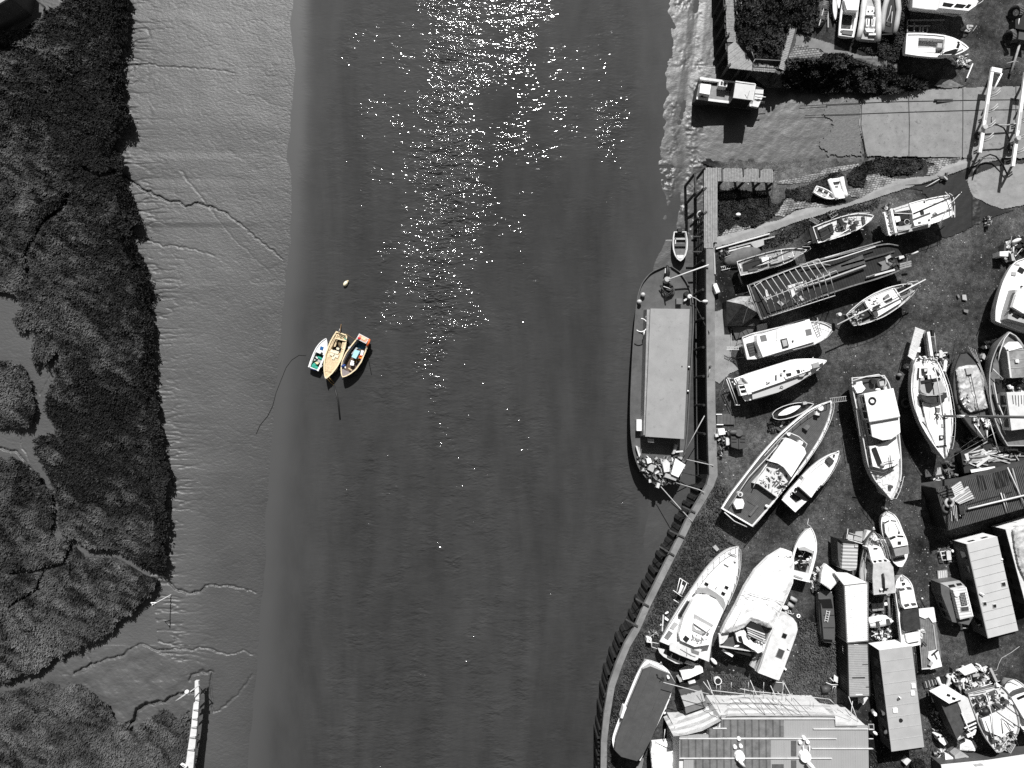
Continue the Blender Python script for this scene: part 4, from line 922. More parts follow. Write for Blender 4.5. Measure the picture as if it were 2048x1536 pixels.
for a, c in (((640, 862), (1000, 950)), ((625, 1160), (810, 1180)), ((740, 1000), (790, 1050)), ((820, 950), (860, 1060)), ((870, 1080), (960, 990)), ((800, 770), (900, 800))): b.slab('floor_gap', a, c, .12, -3.34, -3.24, BLACK)
b.slab('cross_beam', (905, 335), (1180, 400), .17, -3.2, -3.05, CREAM); b.part('engine', MB().ell(W((1030, 500), -3.6), .25, .5, .25, .3), mat('rusty_engine', (.16, .12, .07), .5, 8, .8, .04, 20), smooth=True)
b.tube('tiller', [(985, 200, -3), (1020, 100, -2.7)], .04, OFF); clutter(b, [(930, 220), (1190, 260), (1190, 370), (910, 320)], 30, -3.3, [BUFF, mat('olive_gear', (.10, .10, .05), .4, 8, .8), CREAM], .1, .35, 'loose_gear', .12, 5)
b.tube('samson_post', [(650, 1330, -3), (655, 1365, -2.7)], .05, OFF); b.ell('fender', (820, 1235), -3.2, .22, .1, .1, PINK, .4); b.hatch((1160, 355), 5, 2, -3.15, 30, TEAL, .06, 'cloth')
b.slab('cross_beam', (625, 1165), (820, 1190), .16, -3.25, -3.1, BUFF)
b = Boat('open_fishing_boat', 'open boat with a pale blue box and orange-edged stern, rightmost of the moored trio', (1083, 1338), (1655, 330), 37, ([0, .05, .15, .3, .5, .75, .9, 1], [0, .28, .6, .9, 1, .85, .72, .62]), -3.1, -4.6, .25, BLACK, mat('grey_foredeck', (.22, .19, .19), .2, 4, .7), CREAM, bul=.1, cockpit=(.17, .9), cdepth=.95, cw=.9, floor=BROWN, base=WL, group='boats moored together in midstream', railw=.12)
b.prism('floor_paint', [(1400, 400), (1690, 500), (1640, 620), (1350, 600), (1230, 850), (1170, 850), (1250, 650)], -3.98, -4.03, NAVY)
T_ = [(1515, 215), (1770, 350), (1690, 480), (1440, 350)]; b.prism('well_box', T_, -3.0, -3.6, OFF); b.prism('fish_well', [(1530, 245), (1735, 355), (1675, 445), (1480, 345)], -2.97, -3.1, PINK); b.prism('net_heap', [(1600, 290), (1700, 360), (1640, 400), (1560, 340)], -2.93, -3, CREAM); b.ell('buoy', (1515, 335), -2.95, .2, .16, .1, RED)
b.tube('stern_rail', [(1775, 360, -2.9), (1765, 440, -2.9), (1715, 540, -2.95)], .14, ORANGE)
b.prism('engine_box', [(1405, 630), (1535, 665), (1430, 865), (1320, 815)], -3.05, -4, PALEBLUE); b.prism('locker', [(1570, 645), (1635, 660), (1600, 780), (1540, 770)], -3.2, -4, WHITE); b.prism('locker', [(1540, 775), (1605, 785), (1590, 860), (1530, 850)], -3.3, -4, YELLOW); b.torus = None
b.part('lifebuoy', MB().torus(W((1552, 822), -3.2), .18, .05), mat('orange_red_lifebuoy', (.75, .10, .02), .1, 4, .5), smooth=True)
b.prism('crate', [(1310, 900), (1385, 925), (1360, 965), (1295, 935)], -3.45, -4, PLASTIC); b.prism('crate', [(1290, 950), (1385, 965), (1370, 1040), (1280, 1025)], -3.4, -4, PLASTIC); b.prism('tool_tray', [(1440, 570), (1480, 590), (1330, 750), (1310, 740)], -3.6, -4, LGREY)
b.ell('outboard_motor', (1110, 1050), -3.0, .3, .2, .25, BLUET, .5); b.tube('tiller', [(1090, 1080, -2.9), (1020, 1140, -3.0)], .05, BLUET); b.ell('fender', (1160, 1090), -3.0, .09, .15, .1, PLASTIC); b.prism('side_pad', [(1240, 560), (1310, 540), (1290, 590), (1230, 620)], -3.0, -3.4, OFF)
b.slab('thwart', (1240, 1100), (1330, 1160), .12, -3.5, -3.4, BUFF); b.slab('oar', (1470, 830), (1530, 860), .06, -3.5, -3.4, OFF); clutter(b, [(1450, 850), (1540, 900), (1480, 990), (1400, 950)], 12, -3.98, [BROWN, OFF, YELLOW], .1, .3, 'loose_gear', .2, 8)
b.tube('stern_light_pole', [(1690, 560, -3.0), (1690, 560, -.9)], .035, STEEL)
T = Thing('mooring_line', 'brownish mooring line running from the buff workboat to the open fishing boat', 'rope', (1300, 300), WL); T.tube('rope', [(1190, 230, -3), (1300, 310, -3.3), (1450, 390, -3)], .03, mat('brown_rope', (.16, .10, .05), .2, 4, .9))
T = Thing('mooring_line', 'brownish mooring chain running up river from the buff workboat', 'rope', (1050, 50), WL); T.tube('rope', [(1020, 190, -3.1), (1040, 60, -3.9), (1055, -20, -4.18)], .05, MC['brown_rope'])
T = Thing('mooring_line', 'yellowish mooring lines running down river from the bow of the buff workboat', 'rope', (800, 1400), WL); T.tube('rope', [(700, 1370, -3), (770, 1460, -4.1), (870, 1540, -4.18)], .04, mat('ochre_rope', (.35, .22, .08), .2, 4, .9)); T.tube('rope', [(740, 1345, -3), (870, 1480, -4.15)], .035, MC['ochre_rope'])
F0(); T = Thing('mast_shadow_line', 'thin black line drawn as a mast shadow on the water below the moored workboats', 'spar', (675, 800), WL); T.tube('spar', [(668, 770, -4.1), (676, 800, -4.1), (680, 838, -4.15)], .1, BLACK)  # black tube stands in for a mast shadow on the water
fr(560, 540, 8.533)
T = Thing('mooring_buoy', 'cream oval mooring buoy floating alone above the moored boats', 'buoy', (1125, 225), WL); T.ell('float', (1120, 232), -4.02, .40, .24, .26, mat('cream_buoy', (.84, .77, .56), .08, 4, .5), .95); T.ell('collar', (1158, 190), -3.95, .12, .1, .1, CREAM)
# ================================================================ THE BARGE
F0()
LL = [(1325, 534), (1300, 545), (1283, 566), (1275, 590), (1271, 620), (1268, 660), (1265, 700), (1262, 760), (1260, 820), (1261, 870), (1266, 905), (1276, 935), (1293, 958), (1312, 970)]
RRr = [(1345, 534), (1362, 545), (1376, 566), (1385, 590), (1388, 620), (1387, 660), (1385, 700), (1381, 760), (1378, 820), (1375, 870), (1371, 905), (1362, 935), (1349, 958), (1332, 970)]
b = Boat('barge', 'long dark steel barge with a pale flat cargo cover, moored against the quay', 0, 0, 0, LR=(LL, RRr), zd=-1.9, zk=-5, rise=0, hull=BLACK, deck=RUST, rail=RUST, bul=.25, base=WL, railw=.12, nst=60, rake=.1, flat=.8, cat='barge')
HC = mat('pale_grey_hatch_cover', .27, .12, .6, .7, .004, 10, stain=.25)
b.prism('hatch_coaming', [(1294, 619), (1376, 619), (1365, 873), (1287, 870)], -.35, -2.2, mat('streaked_coaming_paint', .27, .3, 2, .7, stain=.5), taper=.03)
b.prism('cargo_cover', [(1301, 617), (1379.5, 618), (1368, 878), (1290.5, 873)], .05, -.33, HC); b.hatch((1364, 733), 2, 3, .05, 0, BLACK, .02, 'drain_hole')
for y, x in ((705, 1366), (753, 1364)): b.ell('lamp', (x + 12, y + 29), -1.9, .12, .12, .12, PLASTIC)
b.prism('cover_tab', [(1295, 877), (1308, 878), (1308, 885), (1296, 884)], -.6, -.7, LGREY)
fr(1240, 520, 10.24)
b.part('bollard', MB().cyl(W((975, 400), -1.2), -2.1, -1.2, .38).cyl(W((970, 390), -.9), -1.2, -.95, .3), LGREY); b.part('windlass_drum', MB().ell(W((970, 250), -1.4), .3, .9, .4), BLACK, smooth=True); b.part('windlass_arm', MB().tube([W((930, 170), -1.2), W((925, 270), -1.2)], .06), OFF)
b.cyl('capstan', (1005, 200), -2.1, -1.1, .25, DGREY)
mb = MB(); mb.torus(W((1000, 560), -1.9), .4, .14).torus(W((1010, 640), -1.95), .55, .12); b.part('rope_coil', mb, DWOOD, smooth=True)
for i, pts in enumerate([[(820, 520, -1.6), (900, 640, -1.6), (1000, 700, -1.6), (1090, 620, -1.7)], [(860, 520, -1.7), (870, 650, -1.7), (920, 700, -1.7), (950, 820, -1.6)], [(900, 640, -1.6), (950, 750, -1.7), (1080, 690, -1.7)]]): b.tube('anchor_gear', pts, .09, BLACK)
b.tube('anchor_gear', [(890, 540, -1.5), (1030, 590, -1.5)], .05, OFF)
b.prism('deck_box', [(1155, 785), (1270, 785), (1270, 900), (1155, 900)], -1.5, -2.2, mat('deck_box_paint', .14, .3, 3, .7))
b.ell('mooring_ball', (470, 710), -1.8, .28, .28, .28, STEEL); b.ell('mooring_ball', (395, 855), -1.7, .3, .28, .3, STEEL); b.cyl('bollard', (1430, 740), -2.1, -1.3, .25, OFF); b.cyl('bollard', (1370, 690), -2.1, -1.5, .3, BLACK); b.slab('cleat', (1310, 830), (1380, 790), .2, -1.9, -1.75, OFF)
pts = [(330 + 110 - 120 * math.cos(a) + 0, 1330 - 140 * math.sin(a)) for a in np.linspace(-.2, 2.6, 3)]
b.tube('ventilator_hoop', [(430 + 130 * math.sin(a), 1335 - 135 * math.cos(a), -.6) for a in np.linspace(0, 3.9, 22)], .06, PLASTIC)
b.tube('hand_pole', [(540, 1145, -.7), (530, 1215, -.9)], .05, PLASTIC); b.prism('locker', [(560, 1065), (605, 1065), (600, 1130), (555, 1130)], -.9, -2.2, LGREY); b.tube('hand_pole', [(495, 1460, -1.2), (485, 1560, -1.4)], .07, PLASTIC)
fr(1240, 800, 6.98)
b.prism('raft_canister', [(232, 272), (302, 272), (302, 430), (232, 430)], -1.2, -2.2, PLASTIC); b.slab('plank', (232, 645), (290, 840), .18, -2.2, -1.6, OFF); b.slab('plank', (262, 660), (300, 830), .12, -2.1, -1.6, LGREY)
b.prism('white_panel', [(775, 815), (915, 905), (815, 1080), (715, 1035)], -.9, -1.1, PLASTIC); b.prism('grey_panel', [(640, 1020), (800, 1080), (780, 1130), (620, 1075)], -1.2, -1.4, LGREY); b.prism('pale_chest', [(590, 880), (650, 830), (700, 880), (690, 1000), (620, 1010)], -1.1, -2.1, OFF)
b.prism('pale_chest', [(370, 820), (430, 815), (445, 870), (385, 890)], -1.2, -2.1, PLASTIC); b.prism('grey_chest', [(410, 910), (495, 910), (460, 1010), (385, 970)], -1.3, -2.1, LGREY); b.prism('plank_box', [(775, 615), (810, 630), (765, 750), (730, 755)], -1.4, -1.9, LGREY); b.slab('plank', (775, 725), (880, 715), .18, -1.4, -1.2, OFF)
clutter(b, [(220, 780), (340, 790), (860, 790), (900, 900), (800, 1080), (760, 1150), (600, 1190), (500, 1190), (400, 1120), (290, 980)], 230, -2.1, [OFF, GREY, DGREY, LGREY, BLACK], .15, .6, 'deck_gear', .7, 12)
for pts in ([(900, 730, -1), (1180, 220, -.2)], [(930, 830, -1), (1305, 915, .3)], [(870, 1010, -1.3), (1000, 1045, -2.5), (1140, 1060, -3)], [(570, 1210, -1.6), (860, 1536, -.3), (1010, 1700, .3)], [(780, 1155, -1.3), (1100, 1250, .2), (1180, 1290, .4)]):
    T = Thing('mooring_line', 'taut mooring line from the junk-strewn end of the barge to the quay', 'rope', pts[0][:2], -2, 'mooring lines at the junk-strewn end of the barge'); T.tube('rope', pts, .05, ROPE if pts[0][0] != 870 else DROPE)
fr(1240, 520, 10.24)
T = Thing('mooring_pole', 'pale pole reaching from the barge foredeck across to the quay top', 'pole', (1400, 240), -1); T.tube('pole', [(1000, 400, -1), (1400, 250, -.4), (1820, 100, .5)], .09, OFF)
T = Thing('mooring_line', 'slack line with a pale float between the barge bollard and the quay', 'rope', (1600, 820), -1); T.tube('rope', [(1430, 740, -1.3), (1540, 780, -1.2), (1640, 850, -.6), (1740, 850, .25)], .05, ROPE); T.ell('float', (1745, 848), .3, .35, .2, .2, OFF)
T = Thing('mooring_line', 'thin dark line slanting down from the barge side onto the quay coping', 'rope', (1700, 1250), -1); T.tube('rope', [(1540, 920, -1.6), (1700, 1250, -.6), (1830, 1500, .3)], .05, DROPE)
# ---- skiff in the mud by the quay
fr(1240, 440, 8)
b = Boat('outboard_skiff', 'small grey open skiff with an outboard, on the mud between jetty and barge', (965, 660), (960, 185), 30, 'dinghy', -3.1, -4.4, .15, OFF, LGREY, OFF, bul=.08, cockpit=(.12, .97), cdepth=.5, cw=.9, floor=mat('grey_skiff_sole', .12, .3, 3, .7), base=-4.1, railw=.1)
b.slab('thwart', (860, 400), (1060, 400), .3, -3.4, -3.3, DGREY); b.slab('thwart', (870, 300), (1055, 300), .22, -3.4, -3.3, LGREY); b.prism('outboard_motor', [(925, 130), (1000, 130), (995, 190), (930, 190)], -2.7, -3.3, BLACK); b.slab('oar', (890, 290), (885, 380), .12, -3.4, -3.3, OFF); b.prism('tank', [(900, 560), (1040, 560), (1010, 610), (930, 610)], -3.35, -3.6, OFF)
# ---- workboat with cabin on the mud at the slipway foot
fr(1360, 0)
LLh = [(205, 795), (190, 880), (165, 1015)]
b = Boat('pontoon_workboat', 'square-ended white workboat with a cream cabin roof, aground at the slipway foot', 0, 0, 0, LR=([(205, 790), (400, 818), (580, 838), (700, 850), (770, 880), (855, 915)], [(165, 1015), (340, 1040), (500, 1058), (640, 1075), (730, 1090), (800, 1100)]), zd=-1.75, zk=-4.2, rise=0, hull=DGREY, deck=mat('grey_deck_paint', .2, .2, 2, .7), rail=OFF, bul=.35, base=-4.2, railw=.28, rake=0, flat=.9, nst=20)
for n_ in b.e.children:
    pass
b.prism('cabin_wall', [(572, 838), (768, 864), (738, 1022), (548, 998)], .2, -2.1, BLACK, .0)  # shade on the south side is put into the black wall colour
b.prism('cabin_roof', [(570, 835), (770, 862), (740, 1025), (545, 1000)], .35, .2, mat('cream_cabin_roof', .50, .12, 1.2, .6, stain=.15), .0)
b.slab('roof_edge', (772, 862), (742, 1028), .14, .2, .42, OFF); b.slab('roof_edge', (570, 833), (772, 860), .14, .2, .42, OFF); b.slab('roof_crack', (665, 965), (690, 1010), .03, .36, .38, BLACK); b.slab('roof_crack', (690, 1000), (712, 930), .03, .36, .38, BLACK)
b.prism('engine_box', [(212, 855), (318, 868), (302, 968), (200, 950)], -1.0, -2.1, PLASTIC); b.prism('dark_hold', [(225, 815), (400, 832), (390, 880), (330, 870), (320, 858), (222, 848)], -2.05, -2.15, BLACK); b.prism('dark_hold', [(200, 955), (300, 972), (290, 1000), (195, 985)], -2.05, -2.15, BLACK)
b.prism('step_box', [(405, 820), (490, 838), (480, 890), (395, 878)], -1.2, -2.1, OFF); b.hatch((428 , 852), 4, 7, -1.2, 8, BLACK, .03); b.hatch((463, 862), 4, 7, -1.2, 8, BLACK, .03)
b.prism('wheelhouse_step', [(490, 845), (550, 850), (540, 920), (480, 900)], -1.6, -2.1, BLACK); b.prism('bow_deck', [(772, 915), (856, 918), (850, 985), (800, 1098), (735, 1085), (760, 1000)], -1.5, -1.85, OFF)
b.ell('bitts', (810, 990), -1.2, .3, .12, .12, PLASTIC); b.tube('bow_roller', [(770, 985, -1.2), (875, 995, -1.2)], .07, PLASTIC); b.cyl('bollard', (230, 978), -2.1, -1.5, .12, BLACK)
# ================================================================ NORTH END OF THE YARD
fr(1360, 0)
T = Boat('upturned_dinghy', 'dark clinker dinghy lying bottom up with pale plank edges beside the brambles', (1412, 285), (1470, 50), 25, 'dinghy', .15, .75, .0, mat('striped_clinker_planks', .12, .4, 2, .6, .0, 6, stripe=(75, .22, .02, .7)), BLACK, OFF, bul=.02, railw=.05, flat=.55, rake=-.3)
T.slab('keel', (1425, 260), (1480, 60), .06, .7, .86, OFF); T.slab('bench_plank', (1515, 55), (1518, 280), .12, .1, .3, LGREY)
b = Boat('canoe', 'long narrow white canoe hull beside the upturned dinghy', (1590, 205), (1580, -60), 8.5, 'double', .55, .1, .0, OFF, WHITE, bul=.02)
b = Boat('canoe', 'short narrow white canoe lying between the long canoe and the white motorboat', (1625, 90), (1625, -100), 6.5, 'double', .5, .1, .0, WORN, WHITE, bul=.02)
b = Boat('motorboat', 'white motorboat with a dark open cockpit and wooden stern platform at the north edge', (1770, -160), (1700, 375), 35, 'motor', 1.1, .3, .2, WORN, WHITE, OFF, bul=.05, cockpit=(.52, .86), cdepth=.6, cw=.82, floor=DTARP)
b.prism('windscreen_cover', [(1680, 0), (1840, 0), (1825, 105), (1710, 100)], 1.7, 1.1, WHITE); b.prism('stern_platform', [(1668, 310), (1775, 315), (1765, 360), (1660, 345)], 1.25, 1.0, TEAK); b.slab('transom_bar', (1650, 300), (1780, 308), .14, 1.15, 1.3, WHITE)
def rib(label, pL, pR, r, z, m, floor, boards=True):
    T = Thing('inflatable_boat', label, 'boat', pL[-1], 0.0)
    T.prism('boat_floor', list(pL) + list(pR)[::-1], z - r * .6, .25, floor)
    for pl in (pL, pR): T.part('side_tube', MB().tube([W(p, z) for p in pl], r, 10), m, smooth=True)
    return T
T = rib('large inflatable boat with white side tubes, consoles and dark bow, beside the white motorboat', [(1910, -80), (1880, 60), (1865, 200), (1850, 300), (1825, 395)], [(1985, -80), (2020, 20), (2030, 150), (2030, 300), (2025, 415)], .34, 1.0, OFF, LGREY)
T.prism('console', [(1915, 60), (1990, 70), (1990, 155), (1905, 150)], 1.6, .8, WHITE); 
for i, c in enumerate([(1930, 115), (1970, 110), (1990, 130)]): T.cyl('instrument', c, 1.6, 1.66, .09, BLACK)
for x in (1918, 1975): T.prism('seat', [(x - 15, 175), (x + 28, 175), (x + 20, 270), (x - 12, 270)], 1.3, .8, PLASTIC); T.slab('seat_slot', (x + 3, 195), (x, 255), .1, 1.3, 1.33, BLACK)
T.prism('stern_box', [(1895, 290), (2000, 295), (1985, 330), (1910, 325)], 1.2, .7, WHITE); T.slab('engine_bracket', (1935, 350), (2010, 350), .2, .9, 1.1, PLASTIC)
fr(1648, 0)
T = rib('inflatable boat with grey side tubes and a dark floor, next to the large inflatable', [(660, -60), (620, 80), (600, 200), (595, 325)], [(750, -60), (765, 100), (745, 240), (722, 340)], .3, .9, LGREY, BLACK)
T.tube('steering_frame', [(690, 60, .9), (670, 150, 1.0), (640, 220, 1.0), (690, 240, 1.0), (700, 120, 1.0)], .05, LGREY); T.slab('transom', (590, 352), (730, 345), .12, .6, .9, BLACK)
b = Boat('cabin_cruiser', 'white cabin cruiser with three skylight windows, lying along the top edge', (1585, 20), (905, -20), 44, 'motor', 1.9, .4, .3, WHITE, WHITE, LGREY, bul=.05)
b.prism('cabin', [(1500, -60), (1575, 10), (1560, 55), (1480, 110), (1180, 80), (1215, -60)], 2.5, 1.8, WHITE, .05)
for q in ([(1225, 22), (1335, 40), (1300, 75), (1210, 62)], [(1360, 35), (1460, 50), (1420, 85), (1325, 75)], [(1480, 40), (1515, 48), (1480, 85), (1440, 78)]): b.prism('window', q, 2.52, 2.4, GLASS)
b.prism('skirt', [(905, 40), (1180, 90), (1500, 118), (1350, 155), (1180, 125), (915, 100)], 1.35, 1.0, LGREY); b.tube('bow_rail', [(1560, 50, 2.5), (1600, 30, 2.6), (1630, 5, 2.6)], .04, CHROME)
b = Boat('cuddy_boat', 'white cuddy boat with an open cockpit and raked windscreen, bow pointing right near the slipway', (1482, 492), (838, 448), 46, 'motor', 1.7, .4, .25, WHITE, WHITE, WHITE, bul=.05, cockpit=(.34, .80), cdepth=.7, cw=.72, floor=LGREY, railw=.12)
b.prism('cuddy', [(1250, 370), (1300, 380), (1400, 440), (1440, 490), (1380, 520), (1300, 560), (1180, 560), (1240, 500)], 2.1, 1.6, WHITE, .04); b.prism('window', [(1210, 555), (1240, 530), (1345, 500), (1380, 505), (1340, 550)], 2.13, 2.0, GLASS); b.hatch((1376, 466), 5, 8, 2.1, 20, GLASS); b.hatch((1380, 432), 5, 1.5, 2.1, 35, GLASS)
b.tube('windscreen', [(1190, 555, 2.3), (1230, 520, 2.5), (1245, 380, 2.4)], .05, OFF); b.prism('helm_console', [(1165, 440), (1235, 445), (1225, 490), (1160, 485)], 1.9, 1.0, LGREY); b.tube('seat_frame', [(1085, 430, 1.6), (1090, 470, 1.6), (1145, 470, 1.6)], .05, BLACK); b.prism('side_locker', [(965, 490), (1140, 490), (1140, 535), (960, 530)], 1.55, 1.0, WHITE); b.part('bracket', MB().ell(W((880, 430), 1.3), .35, .55, .3), BLACK, smooth=True)
T = Thing('boat_cradle', 'empty steel cradle frame on the ground between the two white cruisers', 'cradle', (960, 280))
for a, c in (((850, 205), (1240, 200)), ((850, 330), (1250, 345)), ((850, 262), (1090, 262)), ((855, 200), (855, 330)), ((925, 230), (925, 320)), ((985, 250), (985, 320)), ((1015, 255), (1015, 330)), ((1060, 280), (1060, 325))): T.slab('frame_bar', a, c, .1, .1, .3, WOOD)
T = Thing('rubble_heap', 'heap of broken pale slabs and bits by the bow of the white cuddy boat', 'rubble', (1400, 650)); clutter(T, [(1290, 610), (1460, 560), (1490, 680), (1370, 720)], 45, 0, [LGREY, OFF, CONC], .25, .7, 'rubble', .3, 21); tag(T.e, kind=None)
T = Thing('wood_heap', 'small heap of battens beside the bow of the top cruiser', 'timber', (1480, 300)); clutter(T, [(1400, 290), (1460, 260), (1550, 300), (1420, 330)], 16, 0, [LGREY, WOOD], .3, .8, 'batten', .3, 22)
T = Thing('plank', 'white plank lying aslant on the ground above the concrete slipway', 'plank', (1500, 720)); T.slab('board', (1525, 650), (1465, 798), .12, .02, .14, PLASTIC)
T = Thing('bramble_post', 'dark bush tuft near the cuddy boat', 'bush', (620, 560)) if 0 else None
weeds('bushy weeds growing round the stern of the white cuddy boat', [(520, 520), (640, 480), (850, 520), (760, 600), (700, 640), (560, 580)], 5000, .3, .1, 24, .3)
weeds('bushy weeds at the head of the bramble bank below the cuddy boat', [(640, 640), (760, 740), (900, 770), (1050, 830), (1040, 900), (900, 900), (700, 900)], 6000, .35, .11, 25, .3)
# ---- tractor by the right edge
T = Thing('tractor', 'dark tractor with big ridged tyres at the right edge of the north yard', 'tractor', (1980, 200))
for c, an, r in (((1965, 130), .5, .85), ((1900, 380), .5, .75)):
    w0 = W(c, .8); mb = MB()
    for k in range(20):
        a0 = 2 * math.pi * k / 20
        mb.slab((w0[0] + .1, w0[1]), (w0[0] + .2, w0[1]), .1, .1, .2) if 0 else None
    R_ = np.array([[math.cos(an), -math.sin(an), 0], [math.sin(an), math.cos(an), 0], [0, 0, 1]])
    tb = MB().torus((0, 0, 0), r * .72, r * .3, 24, 8); ty = MB(); ty.F = tb.F
    for v in tb.V:
        p = np.array([v[0] * .35 + v[2] * .85, v[1], v[0] * .93 ]); ty.V.append(tuple(R_ @ p + w0))
    wheel = T.part('wheel', ty, RUBBER, smooth=True)
    mb = MB()
    for k in range(14):
        a0 = math.pi * (k + .5) / 14; p = w0 + R_ @ np.array([.1 + .25 * math.cos(a0) , r * .9 * math.cos(a0), r * .93 * math.sin(a0)]); mb.slab(p[:2] - (.22, .08), p[:2] + (.22, .08), .06, p[2] - .05, p[2] + .04)
    T.part('tread_lug', mb, GREY, parent=wheel)
T.prism('body', [(1960, 200), (2200, 120), (2200, 330), (1960, 290)], 1.5, .4, BLACK); T.prism('bonnet', [(2000, 300), (2100, 300), (2110, 420), (1990, 400)], 1.3, .5, DGREY); T.tube('drawbar', [(2020, 400, .9), (1960, 600, .5), (1910, 755, .3)], .14, mat('scuffed_pipe_paint', .3, .3, 3, .6)); T.tube('hitch', [(1870, 650, .4), (1960, 625, .5), (1990, 640, .5)], .06, LGREY); T.tube('strut', [(2000, 190, 1.55), (1985, 290, 1.4)], .05, OFF)
# ---- slip cradle towers
def tower(label, a, b, dx):
    T = Thing('boat_hoist_arm', label, 'boat hoist', b)
    A, B = a, b; T.slab('beam', A, B, .34, 2.2, 2.45, WHITE); T.slab('cap', (A[0] - 8, A[1] - 30), (A[0] + 98, A[1] - 10), .5, 2.2, 2.5, WHITE)
    T.tube('brace', [(A[0] + 95, A[1] + 20, 2.2), (A[0] + 10, A[1] + 190, 2.2)], .11, WHITE)
    for u in (.28, .47, .67, .83):
        p = (A[0] + (B[0] - A[0]) * u, A[1] + (B[1] - A[1]) * u); T.tube('side_bracket', [(p[0] + 18, p[1] + 10, 2.2), (p[0] + 75, p[1] - 20, 2.3), (p[0] + 115, p[1] - 60, 2.4)], .07, LGREY); T.tube('side_bracket', [(p[0] + 18, p[1] + 30, 2.2), (p[0] + 75, p[1] + 5, 2.3), (p[0] + 118, p[1] - 35, 2.4)], .07, LGREY)
    for p in ((A[0], A[1] + 20), (B[0], B[1] - 20), (A[0] * .5 + B[0] * .5, A[1] * .5 + B[1] * .5)): T.tube('leg', [(p[0], p[1], 2.1), (p[0] - 8, p[1] + 4, 0)], .14, BLACK)
    c = (A[0] + (B[0] - A[0]) * .72 - 55, A[1] + (B[1] - A[1]) * .72 + 60); T.part('wheel', MB().torus(W(c, .6), .3, .2), RUBBER, smooth=True); T.part('winch', MB().cyl(W((c[0] + 70, c[1] - 90), 2.7), 2.4, 2.8, .28), STEEL)
    T.part('tread_strip', MB().slab(W((A[0] + (B[0] - A[0]) * .4 + 6, A[1] + (B[1] - A[1]) * .4), 2.46), W((A[0] + (B[0] - A[0]) * .6 + 6, A[1] + (B[1] - A[1]) * .6), 2.46), .28, 2.44, 2.47), STEEL)
    return T
tower('white steel hoist arm with slanting brackets, standing across the slipway, left one of two', (1725, 735), (1600, 1560), 0)
tower('white steel hoist arm with slanting brackets, at the right edge of the slipway', (2065, 780), (1940, 1700), 0)
T = Thing('hose', 'thick black hose looping from the hoist arm across the pale slipway', 'hose', (1800, 1270)); T.tube('hose', [(1720, 1200, 1.6), (1715, 1250, 1.2), (1760, 1280, .9), (1850, 1285, .8), (1980, 1265, .9), (2080, 1240, 1.3)], .09, LGREY); T.tube('hose', [(1680, 1310, 1.8), (1760, 1270, 2.4), (1840, 1310, 2.0), (1880, 1380, 1.4), (1900, 1440, .6)], .08, BLACK)
fr(1648, 300)
T = Thing('hoist_strop', 'dark strop arching over the pale apron below the hoist arms', 'strop', (1700, 130)); T.tube('strop', [(1545, 250, .4), (1580, 140, .6), (1640, 70, .7), (1700, 45, .8), (1760, 65, .7), (1830, 150, .6), (1880, 260, .4)], .09, BLACK)
# ================================================================ MIDDLE YARD, UPPER ROWS
fr(1360, 300)
b = Boat('rowing_dinghy', 'small white rowing dinghy with two thwarts, on the cobbled bank', (1590, 492), (1382, 400), 17.5, 'dinghy', .3, -.5, .1, WHITE, WHITE, WHITE, bul=.03, cockpit=(.08, .97), cdepth=.3, cw=.92, floor=LGREY, base=-.6, railw=.07)
for u in (.35, .62, .9): b.slab('thwart', b.L(u, -.85), b.L(u, .85), .17, .2, .28, WHITE)
b.slab('oar', (1400, 420), (1500, 445), .05, .3, .36, BLACK)
T = rib('white inflatable tender with flat bow, beside the rowing dinghy on the cobbled bank', [(1530, 300), (1560, 390), (1590, 480), (1610, 498)], [(1655, 280), (1670, 370), (1695, 450), (1700, 480)], .24, .35, WHITE, WHITE)
T.prism('floor_cover', [(1575, 380), (1640, 380), (1700, 480), (1690, 490), (1610, 500)], .42, .1, WHITE); T.slab('engine_bracket', (1570, 335), (1640, 325), .15, .3, .45, BLACK); T.slab('seat', (1590, 375), (1620, 372), .2, .4, .47, GREY)
T = Thing('pallet', 'dark slatted pallet lying by the footpath above the fishing boat', 'pallet', (1560, 650))
for i in range(4): T.slab('slat', (1505 + i * 30, 640 - i * 12), (1560 + i * 17, 700 - i * 14), .12, .12, .17, DWOOD)
for a, c in (((1505, 635), (1550, 605)), ((1530, 665), (1600, 625)), ((1550, 700), (1615, 660))): T.slab('bearer', a, c, .1, .0, .2, WOOD)
ladder('short pale ladder leaning beside the fishing boat stern', (1330, 700), (1420, 750), .45, .3, 8, WOOD)
b = Boat('fishing_boat', 'white fishing boat with four dark hatch panels and deck gear, above the wooden sailing boat', (1985, 672), (1385, 872), 38, 'motor', 1.9, .4, .35, WHITE, OFF, WORN, bul=.15, railw=.07)
for q in ([(1422, 815), (1515, 770), (1522, 800), (1432, 845)], [(1435, 855), (1525, 812), (1535, 845), (1445, 890)], [(1448, 900), (1540, 855), (1550, 885), (1460, 935)], [(1515, 768), (1560, 752), (1580, 845), (1550, 855)]): b.prism('hatch_panel', q, 2.0, 1.7, BLACK)
b.prism('hold_deck', [(1320, 805), (1400, 760), (1440, 930), (1360, 960)], 1.78, 1.6, BLACK); b.tube('boom', [(1300, 960, 2.6), (1450, 900, 2.6), (1800, 700, 2.9)], .05, DWOOD); b.ell('float', (1322, 955), 2.4, .3, .15, .15, OFF, .5)
